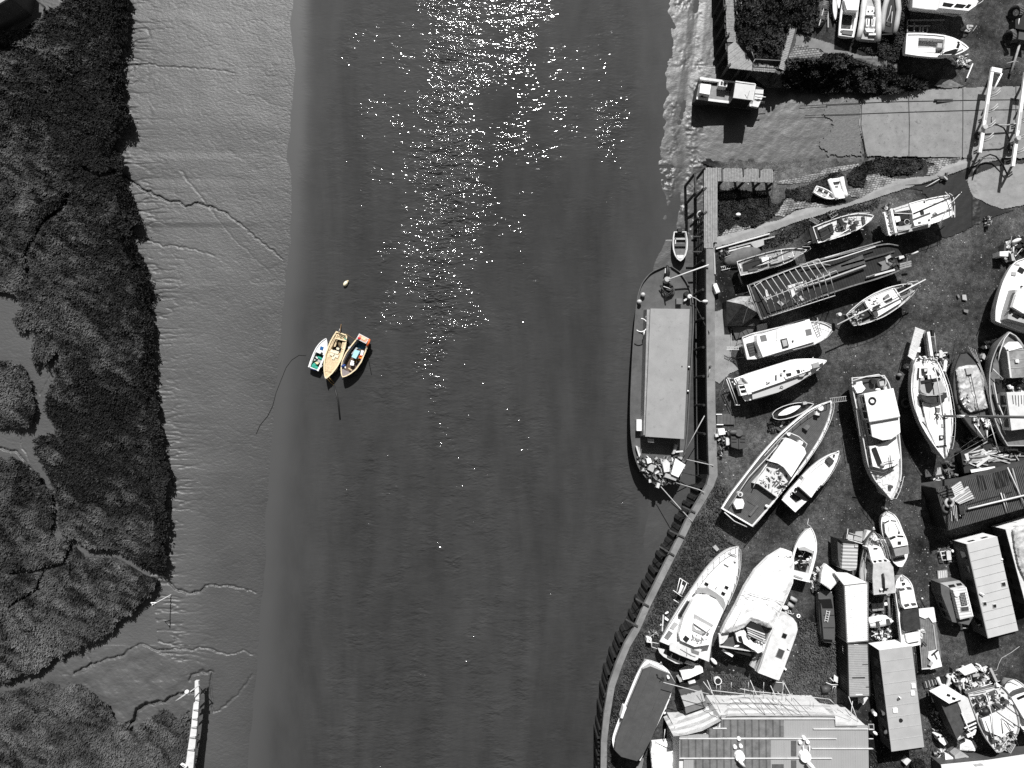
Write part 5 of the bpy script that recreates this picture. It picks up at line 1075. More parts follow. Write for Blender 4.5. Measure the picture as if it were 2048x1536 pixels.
b.part('winch', MB().torus(W((1625, 780), 2.1), .25, .07).torus(W((1625, 780), 2.2), .13, .05), DGREY, smooth=True); b.prism('gear_bin', [(1630, 700), (1665, 710), (1685, 770), (1650, 780)], 2.4, 1.8, BLACK); b.prism('gear_bin', [(1750, 770), (1800, 760), (1805, 820), (1760, 830)], 2.3, 1.8, BLACK); b.prism('gear_bin', [(1790, 730), (1830, 725), (1835, 755), (1795, 765)], 2.3, 1.8, DGREY); b.hatch((1882, 718), 5.5, 15, 2.05, -8, mat('dark_hatch_lid', .06, .2, 3, .6), .15); clutter(b, [(1690, 700), (1820, 680), (1850, 820), (1700, 850), (1630, 820)], 46, 1.85, [BLACK, DGREY, WHITE, OFF], .15, .5, 'deck_gear', .35, 31)
b.guard(.1, .9, .6, .025, OFF, 6)
F0(); fr(1648, 300)
b = Boat('motor_sailer', 'wide white motor sailer with an open cockpit and a pulpit frame, near the footpath', (1310, 560), (630, 760), 52, ([0, .1, .25, .5, .8, 1], [.75, .86, .95, 1, .97, .9]), 2.2, .4, .15, WHITE, WHITE, WHITE, bul=.08, flat=.5)
b.prism('cabin_top', [(870, 545), (1030, 500), (1065, 570), (1095, 660), (1090, 745), (930, 780), (910, 720), (905, 640)], 2.75, 2.1, WHITE, .04); b.hatch((1005, 637), 7, 8, 2.75, -14, BLACK); b.hatch((1030, 530), 3, 3, 2.75, -14, GLASS); b.hatch((980, 742), 5, 3, 2.75, -14, DGREY); b.hatch((1078, 716), 3, 3, 2.75, -14, BLACK)
b.prism('cockpit_well', [(705, 650), (890, 655), (910, 780), (740, 775)], 2.2, 2.1, BLACK); b.prism('cockpit_seat', [(720, 680), (775, 670), (785, 725), (740, 740)], 2.6, 2.1, WHITE); b.prism('cockpit_side', [(705, 600), (830, 560), (870, 545), (885, 610), (730, 635)], 2.6, 2.1, OFF); b.part('wheel', MB().torus(W((850, 738), 2.6), .3, .04), STEEL, smooth=True); b.prism('cockpit_side', [(740, 790), (900, 760), (880, 810), (760, 825)], 2.6, 2.1, LGREY)
b.slab('aft_beam', (690, 600), (740, 850), .25, 2.3, 2.75, WHITE); b.slab('aft_beam', (620, 640), (670, 870), .15, 2.3, 2.6, WHITE)
for k, (x, y) in enumerate(((650, 660), (660, 745), (690, 800))): b.slab('aft_fitting', (x - 10, y), (x + 30, y + 4), .1, 2.3, 2.5, GREY)
mb = MB(); 
for off in (0, 14): mb.tube([W(p, 2.7) for p in ((1240 + off * 3, 430 + off), (1280 + off * 3, 470), (1310 + off * 2, 560), (1310 + off * 2, 690))], .05)
b.part('pulpit', mb, OFF); b.tube('boom', [(915, 655, 3.4), (1280, 495, 3.6), (1400, 435, 3.8)], .09, BLACK); b.tube('bowsprit', [(1410, 430, 3.2), (1275, 570, 2.8), (1180, 770, 2.6)], .04, OFF)
b.part('anchor_winch', MB().torus(W((1135, 655), 2.3), .2, .05).torus(W((1135, 655), 2.35), .1, .04), STEEL, smooth=True); b.tube('companionway_rail', [(720, 648, 2.8), (905, 655, 2.8)], .06, OFF); b.prism('hull_shadow_strip', [(750, 860), (920, 790), (1095, 765), (1080, 790), (900, 830), (760, 870)], 2.3, 1.8, LGREY); b.guard(.05, .95, .55, .025, CHROME, 7)  # the grey strip along the hull is painted shadow
clutter(b, [(590, 570), (660, 560), (660, 610), (600, 620)], 14, 2.2, [OFF, BLACK, LGREY], .15, .4, 'stern_gear', .3, 33); clutter(b, [(650, 830), (740, 820), (740, 870), (660, 880)], 14, 2.2, [OFF, WHITE, LGREY], .1, .3, 'stern_gear', .3, 34)
T = Thing('engine_hoist', 'tangle of dark pipe and wheel by the end of the footpath', 'machinery', (1220, 280)); clutter(T, [(1180, 265), (1250, 240), (1255, 320), (1190, 310)], 18, 0, [BLACK, DGREY, LGREY], .2, .6, 'scrap', .5, 35); T.tube('pipe', [(1040, 380, .1), (1120, 335, .3), (1180, 300, .3)], .05, OFF); T.tube('pipe', [(830, 360, .05), (1000, 350, .1), (1170, 295, .2)], .05, BLACK)
T = Thing('sapling', 'small leafless sapling with a pale tip by the edge of the wet ground', 'plant', (1660, 730)); clutter(T, [(1630, 690), (1690, 680), (1680, 780), (1640, 780)], 22, 0, [WOOD, DWOOD, PLASTIC], .1, .3, 'twigs', .7, 36)
fr(1360, 300)
b = Boat('wooden_sailing_boat', 'varnished wooden sailing boat with lowered mast and planked deck, nearest the quay path', (1300, 1022), (600, 1215), 33, 'motor', 1.8, .3, .35, DGREY, mat('bleached_deck_planks', .27, .3, 3, .7, .004, 14), OFF, bul=.15, railw=.07)
b.prism('cockpit_well', [(640, 1165), (800, 1090), (850, 1160), (830, 1210), (650, 1240)], 1.75, 1.6, BLACK); b.prism('engine_cover', [(832, 1105), (905, 1090), (915, 1140), (850, 1165)], 2.2, 1.65, WHITE); b.prism('cabin_top', [(915, 1090), (1150, 1030), (1170, 1110), (1060, 1150), (930, 1170)], 2.1, 1.7, mat('stained_cabin_top', .33, .35, 2, .6, stain=.35), .05)
b.slab('beam_line', (1035, 1020), (1060, 1155), .07, 2.1, 2.17, PLASTIC); b.slab('beam_line', (1145, 1020), (1170, 1110), .07, 2.0, 2.16, PLASTIC); b.slab('beam_line', (1110, 1090), (1170, 1110), .06, 2.1, 2.17, PLASTIC)
b.tube('lowered_mast', [(740, 1200, 2.7), (1000, 1090, 2.9), (1230, 990, 3.1), (1440, 905, 3.3)], .075, BLACK); b.tube('boom', [(760, 1195, 2.4), (1000, 1130, 2.4)], .05, OFF); clutter(b, [(860, 1080), (1000, 1050), (1010, 1100), (900, 1120)], 14, 2.1, [WHITE, LGREY, BLACK], .08, .25, 'deck_gear', .1, 37)
mb = MB(); mb.tube([W(p, 2.4) for p in ((1230, 1060), (1300, 1040), (1340, 1010), (1330, 990), (1250, 990))], .035, 5); b.part('pulpit', mb, STEEL); b.slab('bench', (610, 1165), (625, 1210), .2, 1.8, 2.0, OFF); b.slab('grating', (700, 1235), (800, 1215), .2, 1.75, 1.85, DGREY); b.guard(.15, .95, .5, .022, WOOD, 6); b.tube('rudder_post', [(600, 1270, 1.4), (640, 1385, .2)], .09, LGREY)
# ================================================================ MIDDLE YARD
fr(1360, 300)
b = Boat('derelict_hull', 'dark derelict wooden ship hull under a scaffold frame, second row from the footpath', 0, 0, 0, LR=([(2230, 975), (2130, 955), (2000, 975), (1800, 1025), (1500, 1105), (1200, 1190), (950, 1280), (700, 1380)], [(2330, 1110), (2320, 1200), (2200, 1260), (2000, 1330), (1750, 1400), (1400, 1520), (1100, 1640), (830, 1740)]), zd=1.9, zk=.2, rise=.2, hull=BLACK, deck=mat('dark_rotten_deck', .022, .5, 1.5, .8, .02, 9, stripe=(-18, .3, .02, .5)), rail=mat('pale_worn_rail', .16, .5, 3, .8), bul=.2, railw=.14, flat=.5, nst=34, cat='ship hull')
b.prism('black_deck_patch', [(770, 1400), (1390, 1180), (1560, 1470), (900, 1670)], 1.86, 1.6, BLACK); b.slab('deck_beam', (1650, 1190), (2200, 1035), .2, 1.75, 2.0, DWOOD); b.tube('deck_pipe', [(1200, 1420, 2.2), (1500, 1330, 2.2), (1900, 1185, 2.2)], .12, LGREY); b.tube('deck_pipe', [(1250, 1200, 2.3), (1600, 1120, 2.3), (2000, 990, 2.3)], .07, OFF)  # raised black slab darkens the deck under the scaffold
b.prism('deck_house', [(1380, 1290), (1620, 1180), (1870, 1070), (1900, 1160), (1620, 1250), (1400, 1340)], 2.0, 1.7, mat('dull_deck_paint', .075, .45, 2, .7, stain=.4)); b.slab('bulwark_strip', (1910, 1305), (2200, 1225), .2, 2.0, 2.15, OFF); b.slab('bulwark_strip', (1920, 1300), (2000, 1270), .1, 2.1, 2.3, WOOD)
b.prism('loose_sheet', [(1100, 1390), (1260, 1345), (1270, 1430), (1190, 1470), (1150, 1510), (1130, 1430)], 1.9, 1.75, OFF); b.prism('loose_sheet', [(870, 1430), (890, 1430), (920, 1520), (890, 1536)], 1.95, 1.75, OFF); b.prism('loose_sheet', [(1180, 1370), (1240, 1355), (1250, 1400), (1190, 1420)], 1.95, 1.8, GREY); b.prism('loose_sheet', [(2030, 1150), (2100, 1130), (2180, 1160), (2130, 1220), (2060, 1240), (2070, 1180)], 2.0, 1.75, GREY)
b.prism('loose_sheet', [(2240, 1085), (2290, 1080), (2300, 1100), (2250, 1120)], 2.2, 2.0, OFF); clutter(b, [(2060, 1080), (2200, 1060), (2240, 1150), (2160, 1230), (2080, 1190)], 20, 1.8, [BLACK, DWOOD, LGREY], .2, .8, 'gear', .3, 41)
for i in range(3): b.slab('deck_plank', (2250, 1170 + i * 22), (2370, 1140 + i * 22), .18, 1.9, 2.1, WOOD)
clutter(b, [(1000, 1560), (1300, 1480), (1290, 1560), (1050, 1620)], 26, 1.75, [BLACK, LGREY, DWOOD], .2, .7, 'gear', .3, 42)
b.tube('bow_timber', [(2370, 1070, 2.0), (2440, 1040, 2.2)], .1, OFF)
T = Thing('scaffold_frame', 'open scaffold frame of pale tubes over the derelict wooden hull', 'scaffolding', (1200, 1420))
SC = mat('scaffold_tube', .50, .2, 5, .5)
top = lambda u: (755 + (1415 - 755) * u, 1370 - (1370 - 1115) * u); bot = lambda u: (935 + (1590 - 935) * u, 1700 - (1700 - 1490) * u)
for i, u in enumerate(np.linspace(0, 1, 12)):
    a = top(u); c = bot(u); m_ = ((a[0] * .45 + c[0] * .55), (a[1] * .45 + c[1] * .55)); T.tube('rafter', [(a[0], a[1], 4.0), (a[0] + 130, a[1] + 190, 4.6)], .04, SC); T.tube('rafter', [(a[0] + 110, a[1] + 130, 4.4), (c[0], c[1], 3.0)], .04, SC)
    T.tube('upright', [(*c, 3.0), (*c, .0)], .035, SC); 
T.tube('ledger', [(*top(0), 4.0), (*top(.5), 4.1), (*top(1), 4.0)], .045, SC); T.tube('ledger', [(*bot(0), 3.0), (*bot(1), 3.0)], .05, SC); T.tube('ledger', [(870, 1530, 4.5), (1540, 1270, 4.5)], .045, SC); T.tube('ledger', [(690, 1385, 4), (740, 1536, 3.6), (830, 1740, 3.2)], .04, SC)
for pts in ([(1370, 1150, 4), (1540, 1180, 4)], [(1340, 1140, 4), (1430, 1120, 4)], [(755, 1400, 4), (840, 1345, 4)], [(1530, 1260, 4), (1600, 1235, 4), (1620, 1270, 4)], [(1510, 1480, 3), (1530, 1510, 3)]): T.tube('brace', pts, .04, SC)
T = Thing('plank_stack', 'stack of long planks lying along the upper side of the derelict hull', 'timber', (1700, 1120))
for i in range(5): T.slab('plank', (1000 + 160 * i, 1240 - 45 * i), (1400 + 170 * i, 1130 - 50 * i), .12, .9, 1.0 + .05 * i, OFF if i % 2 else WOOD)
T = Thing('plank_stack', 'long timbers stacked beside the footpath next to the quay', 'timber', (600, 970))
for i, (a, c) in enumerate((((370, 1010), (920, 855)), ((500, 1010), (970, 885)), ((500, 1035), (800, 960)), ((350, 1050), (360, 1270)))): T.slab('plank', a, c, .16, .1, .3, OFF if i % 2 == 0 else LGREY)
T = Thing('sheet_stack', 'pale square sheet lying by the bow of the wooden sailing boat', 'sheets', (800, 960)); T.prism('sheet', [(725, 960), (855, 905), (862, 970), (770, 1010)], .5, .1, LGREY)
T = Thing('groundsheet', 'rounded grey cover on the ground above the wooden sailing boat stern', 'cover', (640, 1060)); T.part('cover', MB().ell(W((640, 1090), .3), 2.3, 1.0, .5, .3), mat('grey_cover', .10, .3, 2, .7, .05, 2), smooth=True)
T = Thing('gas_bottles', 'cluster of dark bottles and drums near the top of the quay path', 'gas bottles', (450, 1060)); clutter(T, [(400, 1030), (490, 1020), (490, 1110), (420, 1120)], 20, 0, [BLACK, LGREY, DGREY], .2, .5, 'drum', .7, 43)
ladder('pale ladder lying against the stern of the wooden sailing boat', (420, 1215), (580, 1180), .4, .1, 9, OFF)
T = Thing('crate', 'white crate standing beside the quay coping opposite the barge', 'crate', (380, 1420)); T.prism('box', [(342, 1368), (375, 1362), (412, 1455), (370, 1470)], .7, 0, OFF, .0); T.slab('lid', (358, 1375), (390, 1455), .45, .7, .74, PLASTIC)
T = Thing('life_ring_post', 'white round lifebuoy hanging on the outer jetty piles', 'lifebuoy', (200, 660), -2); T.part('lifebuoy', MB().torus(W((203, 662), -1.5), .3, .09, tilt=(0, .8)), PLASTIC, smooth=True)
T = Thing('white_buoy', 'small white float lying in the weeds below the lower jetty', 'float', (597, 662), -.5); T.ell('float', (597, 662), -.3, .3, .22, .2, PLASTIC)
fr(1400, 560)
T = Thing('tarp_tent', 'dark pyramid tarpaulin tent by the quay with one pale facet', 'tent', (440, 330))
apex = W((440, 250), 2.9); base = [W(p, z) for p, z in (((270, 215), 1.5), ((400, 170), 1.6), ((520, 165), 1.9), ((600, 340), 1.5), ((430, 470), 1.0), ((275, 470), 1.0))]
DT = mat('dark_tent_canvas', .035, .4, 2, .6, .08, 2.5, stain=.0); LT = mat('pale_tent_canvas', .30, .45, 2, .6, .08, 2.5, stain=.3)
mb = MB(); mb2 = MB()
for i in range(6):
    a, c = base[i], base[(i + 1) % 6]; (mb2 if i in (0, 1, 2) else mb).add([apex, a, c], [(0, 1, 2)]); mb.add([a, c, (c[0], c[1], 0), (a[0], a[1], 0)], [(0, 1, 2, 3)])
T.part('canvas', mb, DT); T.part('canvas', mb2, LT); T.slab('ridge_pole', (440, 440), (520, 170), .05, 2.5, 2.55, DGREY)
T = Thing('grey_sheet', 'grey sheet of plywood with a patch of gear between tent and white cruiser', 'sheet', (640, 490)); T.prism('sheet', [(580, 460), (685, 440), (690, 500), (590, 530)], .3, 0, LGREY); T.prism('dark_panel', [(470, 380), (640, 400), (580, 470), (400, 470)], .6, 0, DTARP)
T = Thing('plank', 'grey flat boards on the ground beside the tent stern corner', 'boards', (420, 560)); T.prism('board', [(325, 480), (570, 475), (540, 530), (370, 610)], .25, 0, DGREY)
b = Boat('motor_cruiser', 'white motor cruiser with two grey roof panels and a slatted stern cover, near the tent', (1345, 495), (455, 700), 53, ([0, .04, .12, .25, .4, .9, 1], [.1, .4, .72, .94, 1, .98, .86]), 2.2, .4, .2, WHITE, WHITE, OFF, bul=.1, railw=.1)
b.prism('cabin', [(585, 565), (1120, 400), (1150, 480), (1190, 625), (640, 790), (580, 650)], 3.0, 2.1, WHITE, .03); b.windows(0, 5, .3, .8); 
for q in ([(612, 572), (672, 558), (688, 618), (628, 630)], [(1078, 508), (1135, 498), (1147, 556), (1090, 570)]): b.prism('solar_panel', q, 3.05, 2.98, mat('grey_panel', .15, .1, 3, .5))
b.prism('hatch_frame', [(826, 608), (890, 594), (912, 680), (848, 698)], 3.15, 3.0, BLACK); b.prism('hatch_pane', [(838, 620), (885, 608), (898, 670), (855, 684)], 3.2, 3.1, LGREY); b.slab('mast_step', (785, 500), (790, 620), .1, 3.0, 3.1, OFF); b.tube('handrail', [(575, 570, 3.1), (585, 650, 3.1), (640, 790, 3.1)], .05, LGREY); b.cyl('vent', (952, 625), 3.0, 3.12, .1, DGREY)
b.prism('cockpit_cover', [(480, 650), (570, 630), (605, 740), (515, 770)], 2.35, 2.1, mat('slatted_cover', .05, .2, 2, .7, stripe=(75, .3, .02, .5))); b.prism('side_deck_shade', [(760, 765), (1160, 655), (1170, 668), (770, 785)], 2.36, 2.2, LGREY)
for a, c in (((1165, 430), (1250, 570)), ((1200, 400), (1260, 520))): ladder_ = None
b.part('foredeck_ladder', MB().tube([W((1160, 420), 2.6), W((1215, 555), 2.6)], .05).tube([W((1200, 385), 2.6), W((1245, 540), 2.6)], .05), STEEL)
for i in range(6): b.part('ladder_rung', MB().tube([W((1168 + i * 10, 440 + i * 22), 2.6), W((1210 + i * 7, 410 + i * 25), 2.6)], .04), STEEL)
b.guard(.02, .5, .6, .025, OFF, 6); b.tube('roof_rail', [(850, 465, 3.1), (1080, 400, 3.1)], .05, DGREY)
ladder('pale boarding ladder behind the white cruiser stern', (272, 700), (400, 700), .3, 1.0, 8, OFF, z2=1.6)
T = Thing('boarding_steps', 'dark boarding stair at the stern of the white motor cruiser', 'steps', (420, 740))
for i in range(5): T.slab('tread', (405 + i * 12, 690 + i * 2), (425 + i * 12, 750 + i * 2), .12, .9 + i * .15, 1.0 + i * .15, LGREY if i % 2 else DGREY)
T.tube('handrail', [(340, 690, 1.2), (400, 655, 1.6), (440, 650, 1.9)], .03, DGREY); T.tube('handrail', [(300, 790, .3), (380, 800, .6), (460, 790, 1.8)], .04, BLACK)
b = Boat('covered_hull', 'white hull roofed with smooth pale panels, pointed bow right, below the white motor cruiser', 0, 0, 0, LR=([(1295, 822), (1230, 812), (1140, 805), (950, 812), (700, 890), (500, 955), (345, 1010)], [(1295, 832), (1230, 895), (1160, 960), (1000, 1050), (800, 1150), (620, 1210), (460, 1240)]), zd=1.9, zk=.4, rise=.3, hull=WHITE, deck=WHITE, rail=WHITE, bul=.04, nst=34)
b.prism('roof', [(1280, 830), (1150, 808), (950, 815), (700, 893), (490, 960), (440, 1000), (500, 1060), (530, 1150), (1000, 985), (1150, 905)], 2.7, 1.9, WHITE, .02)
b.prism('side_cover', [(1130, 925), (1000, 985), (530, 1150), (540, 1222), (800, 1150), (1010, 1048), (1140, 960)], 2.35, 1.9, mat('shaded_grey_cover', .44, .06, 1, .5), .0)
b.prism('coaming', [(860, 985), (1110, 885), (1130, 925), (880, 1015)], 2.85, 2.6, WHITE); b.prism('hatch', [(883, 958), (932, 948), (937, 975), (890, 988)], 2.92, 2.8, BLACK); b.prism('hatch', [(988, 920), (1020, 915), (1028, 950), (1000, 955)], 2.92, 2.8, BLACK); b.cyl('vent', (1045, 930), 2.8, 2.95, .06, BLACK); b.cyl('vent', (1066, 922), 2.8, 2.95, .06, BLACK)
b.prism('fore_hatch', [(1145, 858), (1215, 838), (1225, 888), (1160, 905)], 2.85, 2.6, mat('framed_glass_hatch', .30, .1, 2, .2)); b.prism('panel', [(1005, 975), (1100, 932), (1060, 985), (1020, 990)], 2.73, 2.6, LGREY)
b.cyl('flue', (797, 970), 2.7, 3.3, .11, PLASTIC); b.cyl('flue', (835, 962), 2.7, 2.9, .14, LGREY); b.ell('bow_cleat', (865, 927), 2.8, .15, .1, .1, BLACK); b.tube('roof_cleat', [(680, 1040, 2.8), (685, 1055, 2.9), (715, 1048, 2.8)], .05, GREY); b.tube('roof_cleat', [(820, 1100, 2.5), (835, 1085, 2.6), (850, 1100, 2.5)], .05, DGREY)
b.prism('stern_screen', [(390, 1080), (450, 1070), (490, 1170), (420, 1185)], 2.6, 1.8, WHITE)
for q in ([(400, 1088), (450, 1080), (458, 1105), (408, 1112)], [(415, 1130), (465, 1122), (472, 1150), (425, 1158)]): b.prism('window', q, 2.64, 2.5, GLASS)
b.prism('aft_cover', [(385, 1040), (440, 1000), (480, 1060), (395, 1070)], 2.3, 1.8, LGREY); b.prism('aft_roof', [(450, 1065), (500, 1060), (530, 1165), (490, 1172)], 2.72, 1.9, WHITE)
for a, c in (((270, 1015), (365, 1280)), ((292, 1010), (388, 1275)), ((275, 1005), (345, 1010))): b.tube('stern_frame', [(*a, 1.9), (*c, 1.5)], .045, OFF)
b.slab('rudder_board', (360, 1278), (408, 1278), .12, 1.3, 1.5, OFF); clutter(b, [(310, 1010), (380, 1010), (385, 1080), (330, 1070)], 16, 1.6, [WHITE, BLACK, DGREY], .15, .4, 'stern_gear', .4, 44)
b.tube('bow_stay', [(1160, 790, 2.2), (1150, 808, 2.2)], .04, OFF); b.tube('bow_stay', [(1220, 935, 2.0), (1190, 900, 2.2)], .04, OFF)
T = Thing('mooring_line', 'thin rope lying over the quay concrete beside the covered white hull', 'rope', (260, 1000)); T.tube('rope', [(318, 470, .15), (322, 700, .15), (290, 900, .15), (190, 1210, .1)], .03, LGREY)
T = Thing('bollard', 'small iron ring and bar on the quay coping with a short shadow', 'bollard', (108, 890)); T.cyl('post', (108, 885), .14, .5, .12, DGREY); T.tube('bar', [(108, 890, .3), (85, 985, .25)], .06, LGREY)
# flat dark boards + stowage by the quay
T = Thing('decking_panel', 'grey slatted panels on the ground between the quay and the dark covered tank', 'panel', (260, 1420)); T.prism('panel', [(175, 1370), (350, 1372), (355, 1480), (175, 1478)], .2, 0, mat('slatted_grey_panel', .09, .3, 2, .8, stripe=(3, .4, .01, .3))); T.slab('edge', (165, 1375), (225, 1375), .1, .2, .28, PLASTIC); T.slab('edge', (170, 1480), (240, 1480), .1, .2, .28, PLASTIC)
fr(1400, 800)
T = Thing('dark_tank', 'dark ribbed rectangular tank with round caps, beside the quay path', 'tank', (395, 400)); T.prism('body', [(318, 325), (410, 290), (470, 310), (472, 490), (400, 505), (322, 480)], 1.1, 0, mat('dark_tank_paint', .055, .25, 2, .6), .03); 
for i in range(3):
    for x in (325, 410): T.slab('slot', (x, 365 + i * 33), (x + 50, 367 + i * 33), .1, 1.1, 1.13, BLACK)
T.slab('rib', (395, 340), (398, 500), .08, 1.1, 1.16, BLACK); T.cyl('cap', (402, 335), 1.1, 1.4, .42, mat('grey_tank_cap', .09, .2, 3, .6)); T.part('valve', MB().ell(W((345, 330), 1.25), .5, .28, .25), MC['grey_tank_cap'], smooth=True)
T = Thing('gear_heap', 'untidy heap of white and dark gear between the quay and the dark tank', 'gear', (230, 350)); clutter(T, [(180, 290), (300, 300), (300, 470), (200, 600), (180, 480)], 55, 0, [WHITE, LGREY, BLACK, DGREY], .2, .6, 'gear', .6, 45); T.prism('box', [(185, 295), (250, 290), (262, 350), (195, 360)], .8, 0, PLASTIC); T.prism('crate', [(155, 350), (190, 345), (195, 375), (160, 380)], .6, 0, OFF); T.prism('box', [(265, 390), (300, 385), (300, 460), (270, 465)], .7, 0, OFF)
b = Boat('dark_dinghy', 'black dinghy hull with a pale rim, half hidden beyond the classic yacht bow', (1165, 40), (745, 165), 27, 'canoe', .8, .2, .1, BLACK, BLACK, OFF, bul=.25, railw=.05)
b = Boat('paddle_board', 'white oval paddle board lying across the dark dinghy', (1030, 60), (800, 155), 11.5, 'double', 1.15, 1.0, 0, WHITE, WHITE, WHITE, bul=.0, base=1.0, cat='paddle board', flat=.8)
T = Thing('gear_heap', 'scrap and white lumps in the shade beside the paddle board', 'gear', (830, 240)); clutter(T, [(700, 210), (960, 190), (900, 320), (700, 350)], 34, 0, [BLACK, DGREY, LGREY], .2, .6, 'gear', .3, 46); T.prism('seat', [(1050, 20), (1090, 15), (1100, 40), (1060, 50)], 1.1, .7, LGREY)
# ---- classic motor yacht
b = Boat('classic_motor_yacht', 'long classic motor yacht with planked decks and a white wheelhouse roof, lying aslant', 0, 0, 0, LR=([(1340, 5), (1230, 40), (1100, 110), (960, 220), (800, 360), (620, 560), (450, 780), (310, 960), (215, 1110)], [(1345, 10), (1352, 90), (1325, 210), (1240, 400), (1130, 570), (980, 770), (840, 940), (690, 1130), (540, 1300)]), zd=2.4, zk=.35, rise=.5, hull=OFF, deck=mat('planked_yacht_deck', .085, .25, 2, .7, .004, 20, stripe=(-38, .16, .006, .45)), rail=WHITE, bul=.15, railw=.16, nst=40)
b.prism('lower_house', [(880, 365), (1080, 470), (1100, 560), (930, 800), (700, 640), (720, 580)], 2.8, 2.2, DWOOD, .0)
b.prism('wheelhouse_roof', [(878, 385), (930, 400), (1010, 440), (1070, 490), (1088, 545), (935, 790), (860, 690), (800, 650), (705, 625)], 3.7, 3.5, WHITE, .0); b.prism('wheelhouse', [(878, 385), (930, 400), (1010, 440), (1070, 490), (1088, 545), (935, 790), (860, 690), (800, 650), (705, 625)], 3.48, 2.3, WHITE, -.04); b.windows(0, 2, .3, .9); b.windows(1, 2, .3, .9); b.windows(2, 2, .3, .9); b.windows(8, 6, .3, .9)
b.tube('bridge_rail', [(915, 335, 3.0), (1010, 375, 3.0), (1095, 450, 3.0), (1075, 500, 3.0)], .06, OFF); b.prism('searchlight_box', [(1020, 410), (1060, 430), (1045, 460), (1005, 440)], 3.1, 2.4, PLASTIC); b.cyl('vent', (910, 350), 2.5, 3.1, .18, PLASTIC)
b.prism('aft_bridge', [(710, 640), (800, 665), (860, 700), (925, 800), (790, 995), (600, 860), (545, 850), (640, 750)], 3.0, 2.3, OFF, .0)
clutter(b, [(700, 670), (800, 690), (905, 800), (790, 970), (620, 860)], 46, 3.0, [WHITE, BLACK, LGREY, DGREY], .15, .5, 'bridge_gear', .2, 47)
for i in range(4): b.slab('seat_slat', (745 + i * 22, 880 + i * 8), (790 + i * 26, 820 + i * 18), .1, 3.05, 3.12, DGREY)
for i in range(3): b.slab('seat_slat', (800 + i * 25, 905 - i * 10), (860 + i * 22, 870 - i * 14), .1, 3.05, 3.12, DWOOD)
b.tube('bridge_coaming', [(800, 655, 3.3), (860, 690, 3.3), (925, 800, 3.3)], .07, OFF); b.tube('side_rail', [(700, 640, 3.1), (600, 780, 3.1), (545, 895, 3.0)], .05, OFF)
b.cyl('deck_light', (1238, 82), 2.7, 3.4, .28, PLASTIC, .3); b.prism('windlass', [(1190, 110), (1230, 115), (1222, 160), (1180, 150)], 3.1, 2.6, OFF); b.prism('skylight', [(1060, 285), (1095, 248), (1130, 262), (1100, 315)], 2.9, 2.4, mat('varnished_skylight', .13, .3, 3, .5)); b.prism('life_raft', [(345, 1060), (370, 1015), (440, 1015), (455, 1060), (440, 1110), (375, 1118)], 2.9, 2.2, PLASTIC)
b.cyl('capstan', (415, 965), 2.2, 2.9, .28, OFF); b.cyl('capstan_head', (415, 965), 2.9, 3.0, .14, DGREY); b.ell('fender', (690, 1090), 2.6, .3, .18, .18, PLASTIC, -.5); b.prism('stern_bench', [(500, 1180), (520, 1190), (600, 1090), (580, 1075)], 2.45, 2.2, TEAK)
b.tube('stern_rail', [(250, 1150, 3.0), (350, 1240, 3.0), (480, 1300, 3.0)], .06, OFF); b.tube('stern_rail', [(540, 1300, 3.0), (680, 1130, 3.0), (800, 990, 3.0)], .05, OFF); b.guard(.04, .62, .7, .03, OFF, 9); b.prism('deck_seam', [(480, 1030), (600, 1100), (598, 1108), (478, 1036)], 2.3, 2.2, DWOOD); b.tube('handrail', [(860, 400, 2.9), (500, 790, 2.9), (300, 1090, 2.9)], .04, OFF)
T = Thing('mooring_buoy', 'pair of small white floats by the stern of the classic yacht', 'float', (360, 980)) if 0 else None
b = Boat('fibreglass_sailing_boat', 'white sailing boat with a dark square fore hatch, close beside the classic motor yacht', (1425, 525), (905, 1085), 41, 'motor', 1.9, .4, .2, WHITE, WHITE, WHITE, bul=.05, cockpit=(.66, .90), cdepth=.55, cw=.62, floor=DTARP)
b.prism('fore_hatch', [(1290, 620), (1325, 578), (1380, 625), (1335, 670)], 2.3, 1.95, mat('dark_square_hatch', .05, .1, 3, .6)); b.prism('cabin_top', [(1080, 800), (1150, 790), (1220, 880), (1140, 1000), (1020, 890)], 2.5, 1.9, WHITE, .03); b.prism('companionway', [(975, 900), (1040, 890), (1145, 1005), (1100, 1040), (960, 960)], 2.0, 1.9, GLASS)
for i in range(6): b.slab('grab_rail', (1120 + i * 22, 970 - i * 20), (1140 + i * 22, 975 - i * 20), .09, 2.1, 2.25, GREY)
b.tube('coaming', [(1100, 790, 2.2), (1060, 830, 2.2), (1030, 880, 2.2)], .09, DGREY); b.prism('port', [(1020, 800), (1045, 780), (1062, 790), (1040, 808)], 2.08, 1.9, GREY); clutter(b, [(930, 920), (985, 900), (980, 960), (920, 960)], 10, 1.9, [BLACK, WHITE], .1, .3, 'cockpit_gear', .2, 48)
b.prism('transom_pad', [(895, 1045), (985, 1110), (970, 1140), (890, 1075)], 1.7, 1.2, LGREY); b.cyl('cleat', (1375, 568), 2.1, 2.2, .1, BLACK); b.guard(.05, .5, .5, .02, CHROME, 5); b.tube('bow_roller', [(1400, 530, 2.2), (1425, 523, 2.2)], .06, WHITE)
